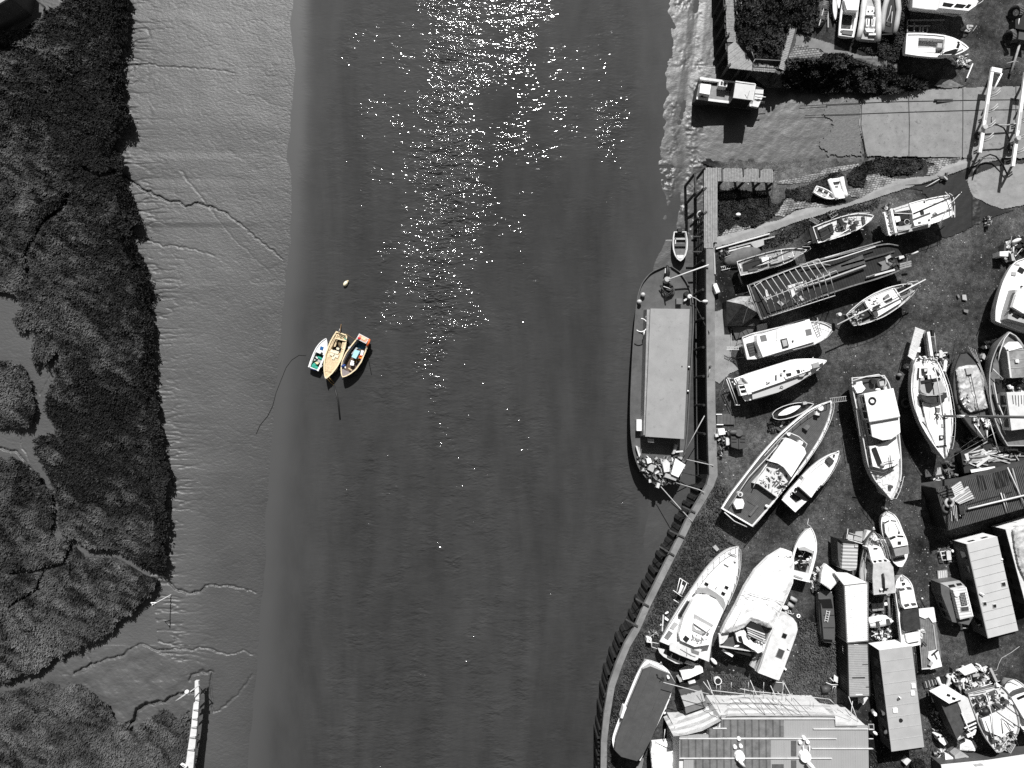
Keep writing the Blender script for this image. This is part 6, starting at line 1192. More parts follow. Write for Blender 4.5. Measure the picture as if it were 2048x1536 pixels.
# ---- the big steel trawler-type boat in the middle
F0()
b = Boat('steel_motor_boat', 'big steel motor boat with white roofs and a black tyre ring, in the yard centre', 0, 0, 0, LR=([(1782, 999), (1768, 982), (1748, 960), (1735, 930), (1728, 890), (1720, 850), (1710, 805), (1704, 775), (1703, 755)], [(1784, 999), (1795, 980), (1803, 955), (1803, 920), (1800, 880), (1795, 840), (1788, 800), (1778, 765), (1768, 750)]), zd=3.1, zk=.5, rise=.2, hull=mat('grey_white_steel_hull', .36, .12, 1, .5, stain=.12), deck=mat('stained_white_foredeck', .62, .3, 2.5, .6, stain=.4), rail=OFF, bul=.3, railw=.1, nst=34, rake=.3)
fr(1400, 560)
b.prism('aft_deck', [(1555, 1035), (1700, 990), (1880, 980), (1910, 1050), (1870, 1120), (1700, 1190), (1610, 1200)], 2.95, 2.5, mat('dark_aft_deck', .05, .2, 2, .7)); b.tube('stern_rail', [(1555, 1035, 3.6), (1700, 990, 3.7), (1830, 968, 3.7), (1900, 1010, 3.6), (1905, 1060, 3.6), (1880, 1110, 3.6)], .07, OFF)
b.prism('life_raft', [(1575, 1095), (1600, 1070), (1670, 1075), (1695, 1110), (1660, 1150), (1610, 1160)], 3.5, 2.9, PLASTIC); b.prism('locker', [(1600, 1040), (1660, 1035), (1665, 1075), (1605, 1080)], 3.4, 2.9, PLASTIC); b.part('rope_reel', MB().torus(W((1860, 1055), 3.3), .45, .14), DGREY, smooth=True); b.prism('machine', [(1835, 1040), (1885, 1030), (1890, 1080), (1845, 1085)], 3.4, 2.9, LGREY); b.ell('buoy', (1822, 1122), 3.3, .3, .15, .15, PLASTIC); b.cyl('drum', (1780, 1040), 2.9, 3.5, .3, BLACK)
b.prism('side_house', [(1640, 1220), (1700, 1200), (1780, 1540), (1850, 1760), (1840, 1800), (1740, 1700), (1660, 1350)], 3.2, 2.8, mat('grey_white_steel_hull', .36))
b.prism('upper_roof', [(1680, 1165), (1980, 1108), (2048, 1395), (1735, 1450)], 5.0, 4.85, WHITE); b.prism('upper_cabin', [(1690, 1170), (1970, 1115), (2030, 1390), (1745, 1440)], 4.8, 2.9, OFF, -.02); b.windows(3, 3, .35, .8)
b.part('tyre_ring', MB().torus(W((1765, 1237), 5.05), .34, .1), RUBBER, smooth=True); b.tube('roof_edge', [(1735, 1455, 5.0), (2045, 1400, 5.0)], .07, LGREY)
fr(1400, 800)
b.prism('wheelhouse_roof', [(1740, 215), (2040, 165), (2052, 330), (1960, 400), (1870, 412), (1765, 375)], 4.7, 4.5, WORN); b.prism('wheelhouse', [(1745, 220), (2030, 172), (2040, 325), (1955, 392), (1870, 404), (1775, 368)], 4.48, 2.9, LGREY, -.02); b.windows(4, 2, .45, .9); b.windows(5, 2, .45, .9)
b.prism('fore_cabin_roof', [(1735, 480), (1860, 450), (2010, 375), (2050, 590), (2000, 670), (1880, 710), (1770, 680)], 3.9, 3.75, WHITE); b.prism('fore_cabin', [(1730, 475), (1860, 445), (2005, 372), (2040, 590), (1990, 680), (1880, 715), (1760, 690)], 3.73, 2.9, LGREY, .03); b.windows(6, 2, .3, .8)
b.slab('folded_mast', (1785, 490), (1850, 660), .42, 3.95, 4.15, BLACK); b.tube('aerial', [(1945, 565, 4.2), (1960, 690, 4.2)], .05, BLACK); b.tube('aerial', [(1880, 640, 4.2), (1990, 620, 4.2)], .05, GREY); b.ell('winch', (1870, 665), 4.1, .3, .2, .15, LGREY); b.tube('fore_rail', [(1720, 715, 3.6), (1880, 745, 3.6), (2020, 660, 3.6)], .06, DGREY)
b.hatch((1900, 835), 11, 12, 2.9, -8, WORN, .12); b.cyl('anchor_windlass', (1960, 890), 2.9, 3.35, .2, DGREY); b.cyl('vent', (1823, 780), 2.9, 3.3, .14, LGREY); b.guard(.02, .25, .7, .03, OFF, 4)
for p in ((1580, 195), (1603, 305)): b.ell('porthole', p, 2.2, .12, .14, .16, BLACK)
b.part('side_ladder', MB().tube([W((1600, 100), 3.4), W((1640, 370), 3.4)], .035).tube([W((1640, 90), 3.5), (W((1690, 370), 3.5))], .035), LGREY)
ladder('rusty ladder bridging from the classic yacht bow to the big steel boat', (1330, 5), (1500, -15), .5, 2.6, 9, LGREY, z2=3.0)
T = Thing('hose', 'thin pale hose hanging off the classic yacht bow across the ground', 'hose', (1350, 60)) ; T.tube('hose', [(1345, 10, .1), (1352, 90, .05), (1330, 200, .05), (1270, 330, .05)], .03, LGREY)
# ================================================================ KETCH, RIGHT COLUMN
fr(1648, 560)
b = Boat('sailing_ketch', 'black-hulled sailing boat with long pale spar laid along it, in the middle of the yard', 0, 0, 0, LR=([(900, 40), (800, 40), (650, 75), (500, 140), (380, 215), (280, 300), (225, 355)], [(925, 110), (850, 200), (750, 290), (620, 375), (480, 430), (380, 460), (300, 468)]), zd=2.0, zk=.3, rise=.4, hull=BLACK, deck=mat('side_deck_grey', .22, .25, 2, .7), rail=OFF, bul=.12, nst=30, railw=.08)
b.prism('cabin_top', [(415, 215), (560, 140), (720, 80), (800, 200), (780, 235), (560, 370), (540, 385), (440, 265)], 2.45, 2.0, WHITE, .03); b.prism('cockpit', [(330, 270), (410, 220), (460, 290), (500, 330), (520, 360), (400, 420), (320, 380)], 2.08, 1.9, BLACK)
b.prism('doghouse', [(615, 180), (660, 140), (680, 180), (640, 210)], 2.75, 2.4, GREY); b.slab('dark_seam', (505, 285), (580, 255), .2, 2.6, 2.7, BLACK); b.slab('dark_seam', (640, 215), (700, 190), .25, 2.5, 2.65, BLACK); b.prism('foredeck_well', [(755, 90), (830, 60), (880, 60), (860, 130), (800, 150)], 2.3, 2.1, BLACK); b.prism('grey_hatch', [(490, 320), (540, 300), (560, 360), (520, 375)], 2.6, 2.3, DGREY)
b.tube('main_spar', [(135, 458, 3.0), (470, 290, 3.2), (1040, -5, 3.4)], .075, OFF); b.tube('boom', [(640, 240, 2.9), (900, 95, 2.9)], .05, OFF); b.slab('beam_line', (720, 80), (805, 205), .09, 2.5, 2.6, WORN); b.tube('pulpit', [(850, 25, 2.9), (960, 10, 2.9), (985, 45, 2.9), (900, 170, 2.7)], .035, CHROME); b.guard(.05, .95, .55, .022, OFF, 7)
clutter(b, [(440, 210), (550, 160), (570, 230), (480, 260)], 22, 2.45, [BLACK, DGREY], .06, .2, 'deck_stain', .05, 51); clutter(b, [(230, 350), (330, 280), (400, 330), (390, 440), (300, 460)], 40, 2.0, [LGREY, BLACK, OFF], .1, .45, 'cockpit_gear', .3, 52); clutter(b, [(790, 60), (880, 30), (930, 60), (880, 110)], 16, 2.3, [BLACK, DGREY, WHITE], .1, .3, 'anchor_gear', .2, 53)
b.cyl('stern_drum', (165, 350), 1.0, 1.6, .2, OFF); b.tube('stern_frame', [(150, 400, 1.2), (170, 345, 1.4), (230, 360, 1.6)], .05, GREY); b.cyl('vent', (320, 355), 2.2, 2.5, .1, PLASTIC)
# ---- big cruiser at right edge
b = Boat('white_cruiser', 'large white cruiser with a raised wheelhouse, cut by the right edge of the yard', 0, 0, 0, LR=([(2500, -300), (2200, -260), (1960, -200), (1890, -100), (1830, 20), (1790, 150), (1755, 300), (1755, 420)], [(2560, -200), (2560, 100), (2500, 300), (2400, 420), (2300, 500), (2200, 540), (2120, 560), (2020, 530)]), zd=2.9, zk=.5, rise=.3, hull=OFF, deck=WHITE, rail=WHITE, bul=.06, nst=30)
b.tube('dark_strake', [(1820, -10, 2.3), (1770, 130, 2.3), (1735, 260, 2.3), (1700, 345, 2.2)], .05, DGREY)
b.prism('wheelhouse', [(1960, 100), (2200, 100), (2250, 500), (2040, 440), (1880, 395), (1900, 300)], 3.9, 2.9, LGREY, .05); b.prism('wheelhouse_roof', [(2010, 90), (2250, 90), (2260, 370), (2040, 340), (1930, 275), (1970, 150)], 4.4, 4.0, WHITE)
for q in ([(1885, 320), (1915, 290), (1945, 325), (1905, 350)], [(1925, 365), (1945, 340), (2025, 370), (1985, 398)], [(1945, 130), (1975, 125), (1930, 270), (1900, 290)], [(2030, 380), (2060, 365), (2060, 390), (2040, 400)]): b.prism('window', q, 3.96, 3.7, GLASS)
b.hatch((1945, -65), 9, 7, 2.95, 10, LGREY); b.hatch((2020, -100), 12, 10, 2.95, 30, BLACK); b.hatch((1975, -160), 12, 3, 2.95, 15, LGREY); b.cyl('vent', (2028, 65), 2.95, 3.1, .1, BLACK)
fr(1648, 300)
T = Thing('gear_heap', 'heap of machinery and a white bin at the bow of the large white cruiser', 'gear', (1900, 1050)); clutter(T, [(1780, 1010), (1900, 900), (2048, 880), (2060, 1010), (1960, 1080), (1860, 1130), (1760, 1100)], 70, 0, [BLACK, DGREY, BLACK, LGREY, OFF], .3, .9, 'scrap', .9, 54); T.prism('bin', [(1800, 1040), (1890, 1035), (1885, 1090), (1800, 1085)], 1.2, 0, PLASTIC); T.ell('buoy', (1970, 930), .9, .6, .25, .3, OFF, .4)
fr(1648, 560)
T = Thing('plank_walkway', 'pale narrow gangplank slanting down from the sloop stern', 'gangplank', (930, 640)); planks(T, 'boards', (935, 480), (860, 780), (1025, 515), (925, 825), 24, 1.6, OFF, gap=.1, seed=11); T.tube('edge_rail', [(930, 490, 1.65), (850, 790, 1.9)], .05, DGREY)
T = Thing('stern_cradle', 'white post frame with dark upright behind the sloop stern', 'cradle', (1090, 650)); T.slab('post', (1070, 530), (1105, 775), .3, 1.4, 1.8, PLASTIC); T.slab('dark_beam', (1035, 590), (1050, 770), .5, .3, .6, BLACK); T.slab('short_beam', (1030, 530), (1045, 590), .3, 1.0, 1.3, GREY); T.prism('block', [(965, 690), (990, 685), (985, 740), (955, 735)], .8, 0, PLASTIC); T.tube('frame', [(1130, 540, 1.5), (1155, 780, 1.5)], .04, LGREY); T.tube('frame', [(1050, 585, 1.5), (1145, 580, 1.5)], .03, LGREY); T.prism('motor', [(1105, 510), (1130, 510), (1130, 570), (1105, 570)], 1.6, 1.2, BLACK)
b = Boat('sloop', 'white sailing sloop with a tall grey mast, its bow pointing down toward the timber stack', 0, 0, 0, LR=([(1235, 1835), (1160, 1740), (1060, 1600), (980, 1460), (920, 1300), (890, 1150), (895, 1000), (915, 880), (945, 800)], [(1245, 1835), (1290, 1700), (1315, 1560), (1320, 1400), (1300, 1250), (1275, 1110), (1235, 990), (1190, 880), (1140, 800)]), zd=2.7, zk=.6, rise=.35, hull=OFF, deck=WORN, rail=WHITE, bul=.07, nst=34, flat=.08)
b.prism('coachroof', [(1010, 1200), (1250, 1210), (1300, 1400), (1300, 1560), (1250, 1710), (1150, 1700), (1060, 1500), (1020, 1320)], 3.0, 2.6, WHITE, .02); b.prism('cockpit_coaming', [(990, 1000), (1190, 1000), (1250, 1140), (1170, 1175), (1060, 1180), (1000, 1150), (985, 1120)], 3.05, 2.7, LGREY); b.prism('cockpit_well', [(1030, 1055), (1130, 1050), (1110, 1120), (1080, 1160), (1050, 1150)], 3.09, 2.9, BLACK)
b.prism('spray_hood', [(1000, 1170), (1060, 1180), (1180, 1180), (1250, 1150), (1262, 1200), (1200, 1245), (1120, 1265), (1040, 1250), (1000, 1210)], 3.5, 2.9, DTARP, .03); b.tube('hood_frame', [(985, 1165, 3.3), (1060, 1185, 3.6), (1180, 1180, 3.6), (1255, 1155, 3.3)], .05, LGREY); b.slab('traveller', (1000, 1045), (1190, 1010), .28, 3.0, 3.2, BLACK); b.slab('companionway', (1045, 980), (1050, 1030), .45, 2.9, 3.05, BLACK)
b.prism('aft_hatch', [(1010, 905), (1060, 905), (1060, 960), (1015, 955)], 2.95, 2.6, BLACK); b.prism('aft_hatch_lid', [(1025, 912), (1058, 910), (1050, 935), (1030, 940)], 3.0, 2.9, OFF); b.prism('deck_seat', [(1060, 970), (1140, 960), (1145, 1010), (1065, 1015)], 3.1, 2.7, OFF); b.hatch((1165, 1330), 9, 9, 3.0, 5, GREY)
for a, c, w_ in (((970, 900), (965, 1015), .16), ((1125, 895), (1185, 975), .16), ((985, 1230), (1025, 1400), .16), ((1010, 1450), (1070, 1530), .12)): b.slab('side_window', a, c, w_, 2.72, 2.82, BLACK)
b.slab('roof_line', (1090, 1275), (1080, 1420), .04, 3.0, 3.05, LGREY); b.slab('roof_line', (1215, 1240), (1220, 1410), .04, 3.0, 3.05, LGREY); b.prism('fore_hatch', [(1180, 1590), (1225, 1590), (1222, 1635), (1180, 1640)], 3.1, 2.9, BLACK); b.cyl('fore_hatch_dome', (1205, 1612), 3.1, 3.16, .13, OFF); b.hatch((1220, 1490), 7, 7, 3.0, 0, LGREY); b.slab('roof_edge', (1150, 1705), (1255, 1695), .14, 2.95, 3.05, BLACK)
b.tube('boom', [(1130, 900, 3.9), (1165, 1040, 3.9), (1215, 1390, 4.0)], .07, OFF); clutter(b, [(1130, 1350), (1240, 1350), (1240, 1430), (1130, 1420)], 18, 3.0, [BLACK, LGREY, DGREY], .08, .35, 'mast_gear', .25, 55); clutter(b, [(930, 790), (1150, 780), (1160, 830), (940, 850)], 26, 2.7, [WHITE, BLACK, LGREY], .1, .4, 'stern_gear', .3, 56)
m0 = W((1230, 1393), 3.0); b.part('mast', MB().tube([m0, m0 + np.array([0, 0, 13.5])], .14, 10), mat('grey_mast', .13, .1, 4, .4), smooth=True); b.part('mast_band', MB().tube([m0 + np.array([0, 0, 2.4]), m0 + np.array([0, 0, 3.6])], .146, 10), PLASTIC, smooth=True)
s_ = m0 + np.array([0, 0, 9.5]); b.part('stay', MB().tube([m0 + (0, 0, 9.5), W((1240, 1830), 3.1)], .018, 4), STEEL); b.part('stay', MB().tube([m0 + (0, 0, 6), W((1310, 1400), 2.8)], .015, 4), STEEL); b.part('spreader', MB().tube([m0 + (-.9, 0, 5.5), m0 + (.9, 0, 5.5)], .04), STEEL)
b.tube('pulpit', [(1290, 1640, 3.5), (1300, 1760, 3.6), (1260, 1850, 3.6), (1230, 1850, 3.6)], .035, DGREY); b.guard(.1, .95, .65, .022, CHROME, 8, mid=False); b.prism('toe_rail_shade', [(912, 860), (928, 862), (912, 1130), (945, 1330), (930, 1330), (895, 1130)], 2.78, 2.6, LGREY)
# ---- tarpaulin covered boat
b = Boat('tarp_covered_boat', 'slim boat under a crumpled pale tarpaulin between the sloop and the trawler', 0, 0, 0, LR=([(1395, 750), (1350, 840), (1320, 960), (1315, 1080), (1330, 1200), (1370, 1320), (1440, 1440), (1540, 1560), (1600, 1620)], [(1480, 740), (1560, 820), (1620, 920), (1660, 1040), (1690, 1150), (1720, 1260), (1740, 1380), (1720, 1500), (1640, 1620)]), zd=2.0, zk=.3, rise=.3, hull=GREY, deck=DGREY, rail=BLACK, bul=.1, nst=30)
pts = [(1350, 930), (1380, 890), (1470, 870), (1560, 870), (1590, 920), (1640, 1020), (1640, 1150), (1680, 1280), (1690, 1310), (1590, 1340), (1500, 1355), (1440, 1310), (1390, 1220), (1370, 1080)]
def crumple(T, name, pts, z0, h, m, seed, fold=.35, res=1.6):
    """cloth sheet draped over something: a lumpy height field inside the outline with a skirt"""
    q = [px(p) for p in pts]; xs = [a for a, _ in q]; ys = [b_ for _, b_ in q]; X, Y = np.meshgrid(np.arange(min(xs) - 2, max(xs) + 2, res), np.arange(min(ys) - 2, max(ys) + 2, res))
    d, _, _ = pl_dist(X, Y, q + [q[0]]); ins = inside_np(X, Y, q); d = np.where(ins, d, -d)
    Z = z0 + h * np.clip(d / 14 + .35, 0, 1) ** .6 + fold * (vnoise(X + .4 * Y, Y * .5, 9, seed, 4, .6) - .5) * np.clip(d / 4, 0, 1)
    keep = ins[:-1, :-1] & ins[1:, 1:] & ins[:-1, 1:] & ins[1:, :-1]
    V = Pn(X, Y, Z).reshape(-1, 3); nx = X.shape[1]; i = np.arange(nx - 1)[None, :] + nx * np.arange(X.shape[0] - 1)[:, None]
    Fq = np.stack([i, i + nx, i + nx + 1, i + 1], -1)[keep]; used = np.unique(Fq); rm = np.full(len(V), -1); rm[used] = np.arange(len(used))
    o = raw_obj(name, V[used] - np.array(T.loc), rm[Fq], m, None, True); o.parent = T.e
    top_ = [W(p, z0 + h * .3) for p in pts]; T.part(name + '_skirt', MB().prism(top_, z0 - .4, -.01), m)
    return o
crumple(b, 'tarpaulin', pts, 2.1, .45, MTARP, 5, .6); b.prism('patch', [(1450, 905), (1520, 895), (1530, 960), (1465, 970)], 2.85, 2.5, LGREY); b.tube('ridge_rope', [(1500, 960, 2.9), (1530, 1100, 2.9), (1620, 1500, 2.8), (1680, 1640, 2.6)], .04, BLACK); b.tube('stern_pole', [(1540, 1480, 2.6), (1650, 1640, 2.4)], .07, PLASTIC); b.tube('stern_pole', [(1670, 1540, 2.6), (1670, 1650, 2.4)], .07, OFF)
for i in range(4): b.tube('shroud_line', [(1480 + i * 22, 680 + i * 10, 1.0 + i * .3), (1600 + i * 12, 900 + i * 20, 2.6), (1720, 1350 - i * 30, 2.8)], .018, STEEL)
b.prism('small_dinghy', [(1640, 750), (1665, 790), (1650, 820), (1620, 800), (1625, 770)], 1.0, .5, LGREY); b.tube('fore_stay', [(1395, 560, 1), (1410, 700, 2), (1395, 750, 2.4)], .02, BLACK)
for k in range(5): b.tube('planked_side', [(1600 + k * 14, 960 + k * 25, 2.15), (1690 + k * 10, 1250 + k * 20, 2.15)], .03, BLACK)
clutter(b, [(1500, 1400), (1700, 1400), (1720, 1500), (1560, 1520)], 30, 2.0, [WHITE, LGREY, BLACK, OFF], .2, .7, 'stern_gear', .4, 57); clutter(b, [(1380, 1180), (1480, 1180), (1500, 1320), (1440, 1310)], 16, 2.65, [LGREY, DGREY, WHITE], .1, .4, 'loose_gear', .1, 58)
# ---- trawler right
b = Boat('trawler', 'old grey wooden trawler with a railed bow and cluttered deck at the right edge', 0, 0, 0, LR=([(1890, 530), (1790, 640), (1720, 800), (1690, 950), (1690, 1150), (1720, 1350), (1790, 1550), (1880, 1700)], [(1900, 530), (1990, 590), (2060, 700), (2150, 900), (2200, 1100), (2230, 1300), (2240, 1500), (2200, 1700)]), zd=2.8, zk=.4, rise=.4, hull=GREY, deck=mat('trawler_deck', .14, .35, 1.5, .7, stain=.4), rail=LGREY, bul=.3, nst=30, cat='boat')
b.prism('fore_house', [(1850, 670), (1900, 635), (1980, 630), (2030, 660), (2100, 900), (2100, 990), (1920, 1005), (1880, 800)], 3.9, 2.6, mat('stained_house_top', .26, .4, 1.5, .6, stain=.5)); b.prism('house_nose', [(1845, 680), (1900, 632), (1985, 632), (2035, 690), (1960, 710), (1880, 730)], 4.0, 3.8, WHITE); b.slab('house_edge', (1880, 710), (1915, 1000), .18, 3.9, 4.0, OFF)
for y in (720, 810, 900): b.slab('seam', (1885, y + 5), (2080, y - 10), .06, 3.9, 3.95, LGREY)
b.prism('vent_box', [(1960, 815), (1995, 812), (2000, 845), (1965, 845)], 4.1, 3.9, PLASTIC); b.tube('bow_rail', [(1780, 840, 3.7), (1800, 740, 3.8), (1850, 600, 3.9), (1900, 540, 3.9), (1960, 570, 3.9), (2020, 660, 3.8)], .06, OFF); b.tube('derrick', [(1730, 910, 3.4), (1830, 1010, 3.4)], .05, OFF); b.prism('dark_hold', [(1760, 1010), (2100, 1005), (2110, 1140), (1770, 1150)], 2.75, 2.5, BLACK)
b.prism('aft_house', [(1870, 1150), (2200, 1135), (2230, 1500), (1920, 1540)], 4.0, 2.6, OFF); b.windows(3, 3, .3, .8); b.prism('bulwark_frame', [(1740, 1170), (1860, 1165), (1880, 1330), (1790, 1340)], 2.95, 2.6, DGREY); clutter(b, [(1870, 1100), (2060, 1060), (2100, 1140), (1900, 1180)], 34, 3.0, [LGREY, WHITE, BLACK], .1, .5, 'deck_gear', .5, 59); clutter(b, [(1780, 1000), (2050, 1010), (2050, 1080), (1800, 1060)], 18, 2.75, [DGREY, GREY, BLACK], .1, .5, 'deck_gear', .4, 60)
for i in range(5): b.slab('roof_stain', (1930 + i * 30, 1180), (1940 + i * 28, 1270 + 12 * (i % 3)), .08, 4.0, 4.03, DGREY)
b.tube('stern_ladder', [(1790, 1280, 3.2), (1900, 1540, 3.0)], .05, OFF); b.slab('ladder_rail', (1740, 1050), (1780, 1260), .1, 2.9, 3.0, OFF)
T = Thing('brush_pile', 'tangle of pale branches and rubbish left of the trawler bow', 'brushwood', (1700, 660)); clutter(T, [(1610, 680), (1700, 610), (1830, 590), (1800, 680), (1700, 730)], 60, 0, [OFF, DWOOD, BLACK, LGREY], .3, .7, 'branch', .6, 61)
T = Thing('brush_pile', 'bits of driftwood heaped beside the sloop stern', 'brushwood', (1220, 780)); clutter(T, [(1150, 730), (1280, 760), (1240, 900), (1160, 850)], 36, 0, [OFF, DWOOD, BLACK], .3, .8, 'branch', .5, 62); T.slab('white_board', (1250, 825), (1235, 935), .35, .7, .9, PLASTIC)
T = Thing('slab_pair', 'two pale broken slabs lying on the gravel between ketch and cruiser', 'slabs', (1440, 180)); T.prism('slab', [(1415, 150), (1455, 150), (1465, 210), (1420, 200)], .2, 0, LGREY); T.prism('slab', [(1430, 300), (1480, 305), (1475, 340), (1435, 325)], .2, 0, GREY); T.slab('block', (1370, 150), (1385, 180), .2, 0, .2, GREY)
T = Thing('boulder', 'rounded stone beside the left side of the sloop', 'stone', (850, 890)); T.ell('stone', (850, 885), .3, .4, .35, .5, LGREY)
T = Thing('tyre', 'old tyre and stones in the shade left of the sloop hull', 'tyre', (790, 980)); T.part('tyre', MB().torus(W((840, 1260), .15), .45, .14), DGREY, smooth=True); T.ell('stone', (770, 975), .2, .3, .25, .3, GREY)
# ================================================================ SHEDS AND TIMBER
fr(1648, 800)
T = Thing('timber_rack', 'low lean-to heaped with loose boards and battens above the ribbed shed roof', 'shed', (1700, 600)); T.prism('roof', [(1400, 540), (1620, 470), (2200, 330), (2250, 560), (1900, 660), (1440, 750)], 1.6, 1.3, mat('dark_flat_roof', .03, .3, 2, .8)); T.prism('wall', [(1410, 545), (1620, 478), (2190, 338), (2230, 550), (1900, 650), (1450, 740)], 1.28, 0, BLACK)
rr = random.Random(9); m3 = [OFF, LGREY, WOOD, DWOOD]
for i in range(46): 
    x = rr.uniform(1430, 1900); y = rr.uniform(560, 700) - (x - 1430) * .25; l = rr.uniform(80, 260); an = rr.gauss(-.15, .35)
    T.slab('board', (x, y), (min(x + l * math.cos(an), 2150), y + l * math.sin(an)), rr.uniform(.08, .2), 1.6, 1.68 + rr.random() * .25, m3[rr.randrange(4)])
for i in range(9): T.slab('pale_board', (1440 + i * 4, 560 + i * 10), (1640 + i * 12, 505 + i * 13), .12, 1.62, 1.72, OFF)
for i in range(16): x = 1840 + rr.random() * 220; y = 420 + rr.random() * 150; T.slab('dark_board', (x, y), (x + rr.uniform(-30, 60), y + rr.uniform(30, 90)), .1, 1.65, 1.9, DWOOD if i % 3 else LGREY)
T.slab('pale_plank', (1565, 680), (1700, 580), .3, 1.85, 1.92, OFF); T.prism('pale_strip', [(1500, 715), (1750, 680), (1755, 700), (1510, 745)], 1.8, 1.7, PLASTIC)
T = Thing('ribbed_shed', 'dark shed with a ribbed roof carrying tyres, poles and bundled boards', 'shed', (1650, 950))
RB = mat('ribbed_roof_sheet', .075, .3, 1.2, .6, stain=.3)
rp = [(1148, 905), (2300, 590), (2420, 1000), (1265, 1335)]
A0, A1, B1, B0 = [W(p, 3.0) for p in rp]; mb = MB(); n = 66
for i in range(n):
    for j, dz in ((0, 0), (1, .07)):
        u0, u1 = (i + j * .5) / n, (i + j * .5 + .5) / n; z = 3.0 + dz
        mb.prism([tuple((A0 + (A1 - A0) * u0)[:2]) + (z,), tuple((A0 + (A1 - A0) * u1)[:2]) + (z,), tuple((B0 + (B1 - B0) * u1)[:2]) + (z,), tuple((B0 + (B1 - B0) * u0)[:2]) + (z,)], 2.9)
T.part('roof', mb, RB); T.prism('wall', [(1155, 910), (2290, 600), (2400, 995), (1270, 1328)], 2.88, 0, BLACK); T.prism('upper_lean_to', [(950, 860), (1400, 795), (2250, 560), (2300, 588), (1150, 903), (1000, 870)], 2.6, 2.4, mat('plain_lean_to_roof', .05, .3, 1.5, .7)); T.slab('flashing', (1460, 1075), (1930, 940), .08, 3.07, 3.12, BLACK); T.tube('pole', [(1475, 1115, 3.4), (1700, 1060, 3.4), (2100, 965, 3.5)], .1, OFF)
for i in range(3): T.slab('roof_slot', (1570 + i * 28, 770), (1600 + i * 30, 940 - i * 12), .13, 3.05, 3.1, BLACK)
for i in range(6): T.slab('roof_slot', (1735 + i * 24, 745 - i * 6), (1770 + i * 23, 915 - i * 8), .14, 3.05, 3.1, BLACK)
for i, c in enumerate(((1283, 1052), (1255, 1110))): 
    T2 = Thing('tyre', ('upper tyre resting on the ribbed shed roof corner, pale worn tread', 'lower tyre in shadow under the other on the ribbed shed roof corner')[i], 'tyre', c, 3.1); T2.part('tyre', MB().torus(W(c, 3.45 - .15 * i), .42, .15), (LGREY, DGREY)[i], smooth=True)
T2 = Thing('board_bundle', 'bundle of pale boards lying across the ribbed shed roof beside the tyres', 'timber', (1400, 950), 3.1)
for i in range(6): T2.slab('board', (1310 + i * 6, 905 + i * 16), (1405 + i * 8, 840 + i * 20), .11, 3.1, 3.3, OFF)
for i in range(6): T2.slab('board', (1315 + i * 14, 1020 + i * 9), (1480 + i * 12, 890 + i * 22), .12, 3.1, 3.32, (OFF, LGREY)[i % 2])
for i in range(4): T2.slab('dark_board', (1170 + i * 25, 945 + i * 20), (1300 + i * 15, 900 + i * 28), .14, 3.1, 3.25, DWOOD)
T2 = Thing('board_bundle', 'fan of thin battens and a dark sack hanging below the tyres on the shed roof', 'timber', (1350, 1150), 3.1)
for i in range(8): T2.slab('batten', (1300 + i * 9, 1080 + (i % 2) * 20), (1310 + i * 9, 1240 - (i % 3) * 30), .05, 3.1, 3.25, (OFF, DWOOD)[i % 2])
T2.prism('sack', [(1380, 1080), (1430, 1085), (1442, 1180), (1400, 1190)], 3.5, 3.1, DTARP); T2.slab('pale_edge', (1395, 1185), (1440, 1175), .12, 3.3, 3.5, OFF)
T2 = Thing('spar', 'pair of long pale poles lying up the ribbed shed roof near the right edge', 'spar', (1950, 850), 3.1); T2.tube('pole', [(1880, 690, 3.3), (2080, 1130, 3.3)], .06, OFF); T2.tube('pole', [(1930, 700, 3.3), (2030, 1060, 3.3)], .05, LGREY); T2.tube('pole', [(1810, 950, 3.2), (1870, 1150, 3.2)], .06, OFF); T2.tube('pole', [(1840, 960, 3.2), (1890, 1140, 3.2)], .05, LGREY)
T = Thing('work_bench', 'grey bench top and white bits beside the sloop bow', 'bench', (1150, 750)); T.prism('top', [(1135, 700), (1195, 690), (1205, 760), (1120, 775)], 1.0, .9, LGREY); T.prism('dark_top', [(1035, 715), (1130, 700), (1115, 780), (1040, 790)], .8, .7, DGREY); clutter(T, [(1090, 790), (1300, 770), (1290, 800), (1100, 840)], 22, 0, [WHITE, BLACK, LGREY], .15, .4, 'bits', .6, 63)
T = Thing('gear_heap', 'drums and cans in shadow right of the sloop bow', 'gear', (1250, 700)); clutter(T, [(1200, 640), (1300, 640), (1310, 760), (1220, 760)], 26, 0, [BLACK, GREY, DGREY], .25, .6, 'drum', .9, 64)
T = Thing('pallet', 'pale square pallet at the stern of the tarpaulin covered boat', 'pallet', (1680, 420)); T.prism('top', [(1620, 405), (1720, 390), (1745, 430), (1650, 450)], .7, .55, OFF); [T.slab('gap', (1650 + i * 30, 410 - i * 4), (1680 + i * 25, 430 - i * 3), .12, .7, .73, BLACK) for i in range(2)]
T = Thing('spar', 'two long stays or poles running from the tarpaulin boat down to the timber rack', 'spar', (1750, 400), 2); T.tube('pole', [(1700, 230, 2.5), (1790, 535, 1.9)], .05, OFF); T.tube('pole', [(1790, 160, 3.0), (1865, 380, 2.4)], .05, OFF); T.tube('line', [(1300, 590, 1), (1830, 290, 2.5), (2080, 130, 4)], .02, ROPE)
clutter_p = Thing('gear_heap', 'shadowed scraps and a round stone under the tarpaulin boat stern', 'gear', (1430, 420)); clutter(clutter_p, [(1390, 380), (1500, 370), (1590, 400), (1480, 470), (1400, 460)], 26, 0, [BLACK, DGREY, LGREY], .25, .7, 'scrap', .4, 65)
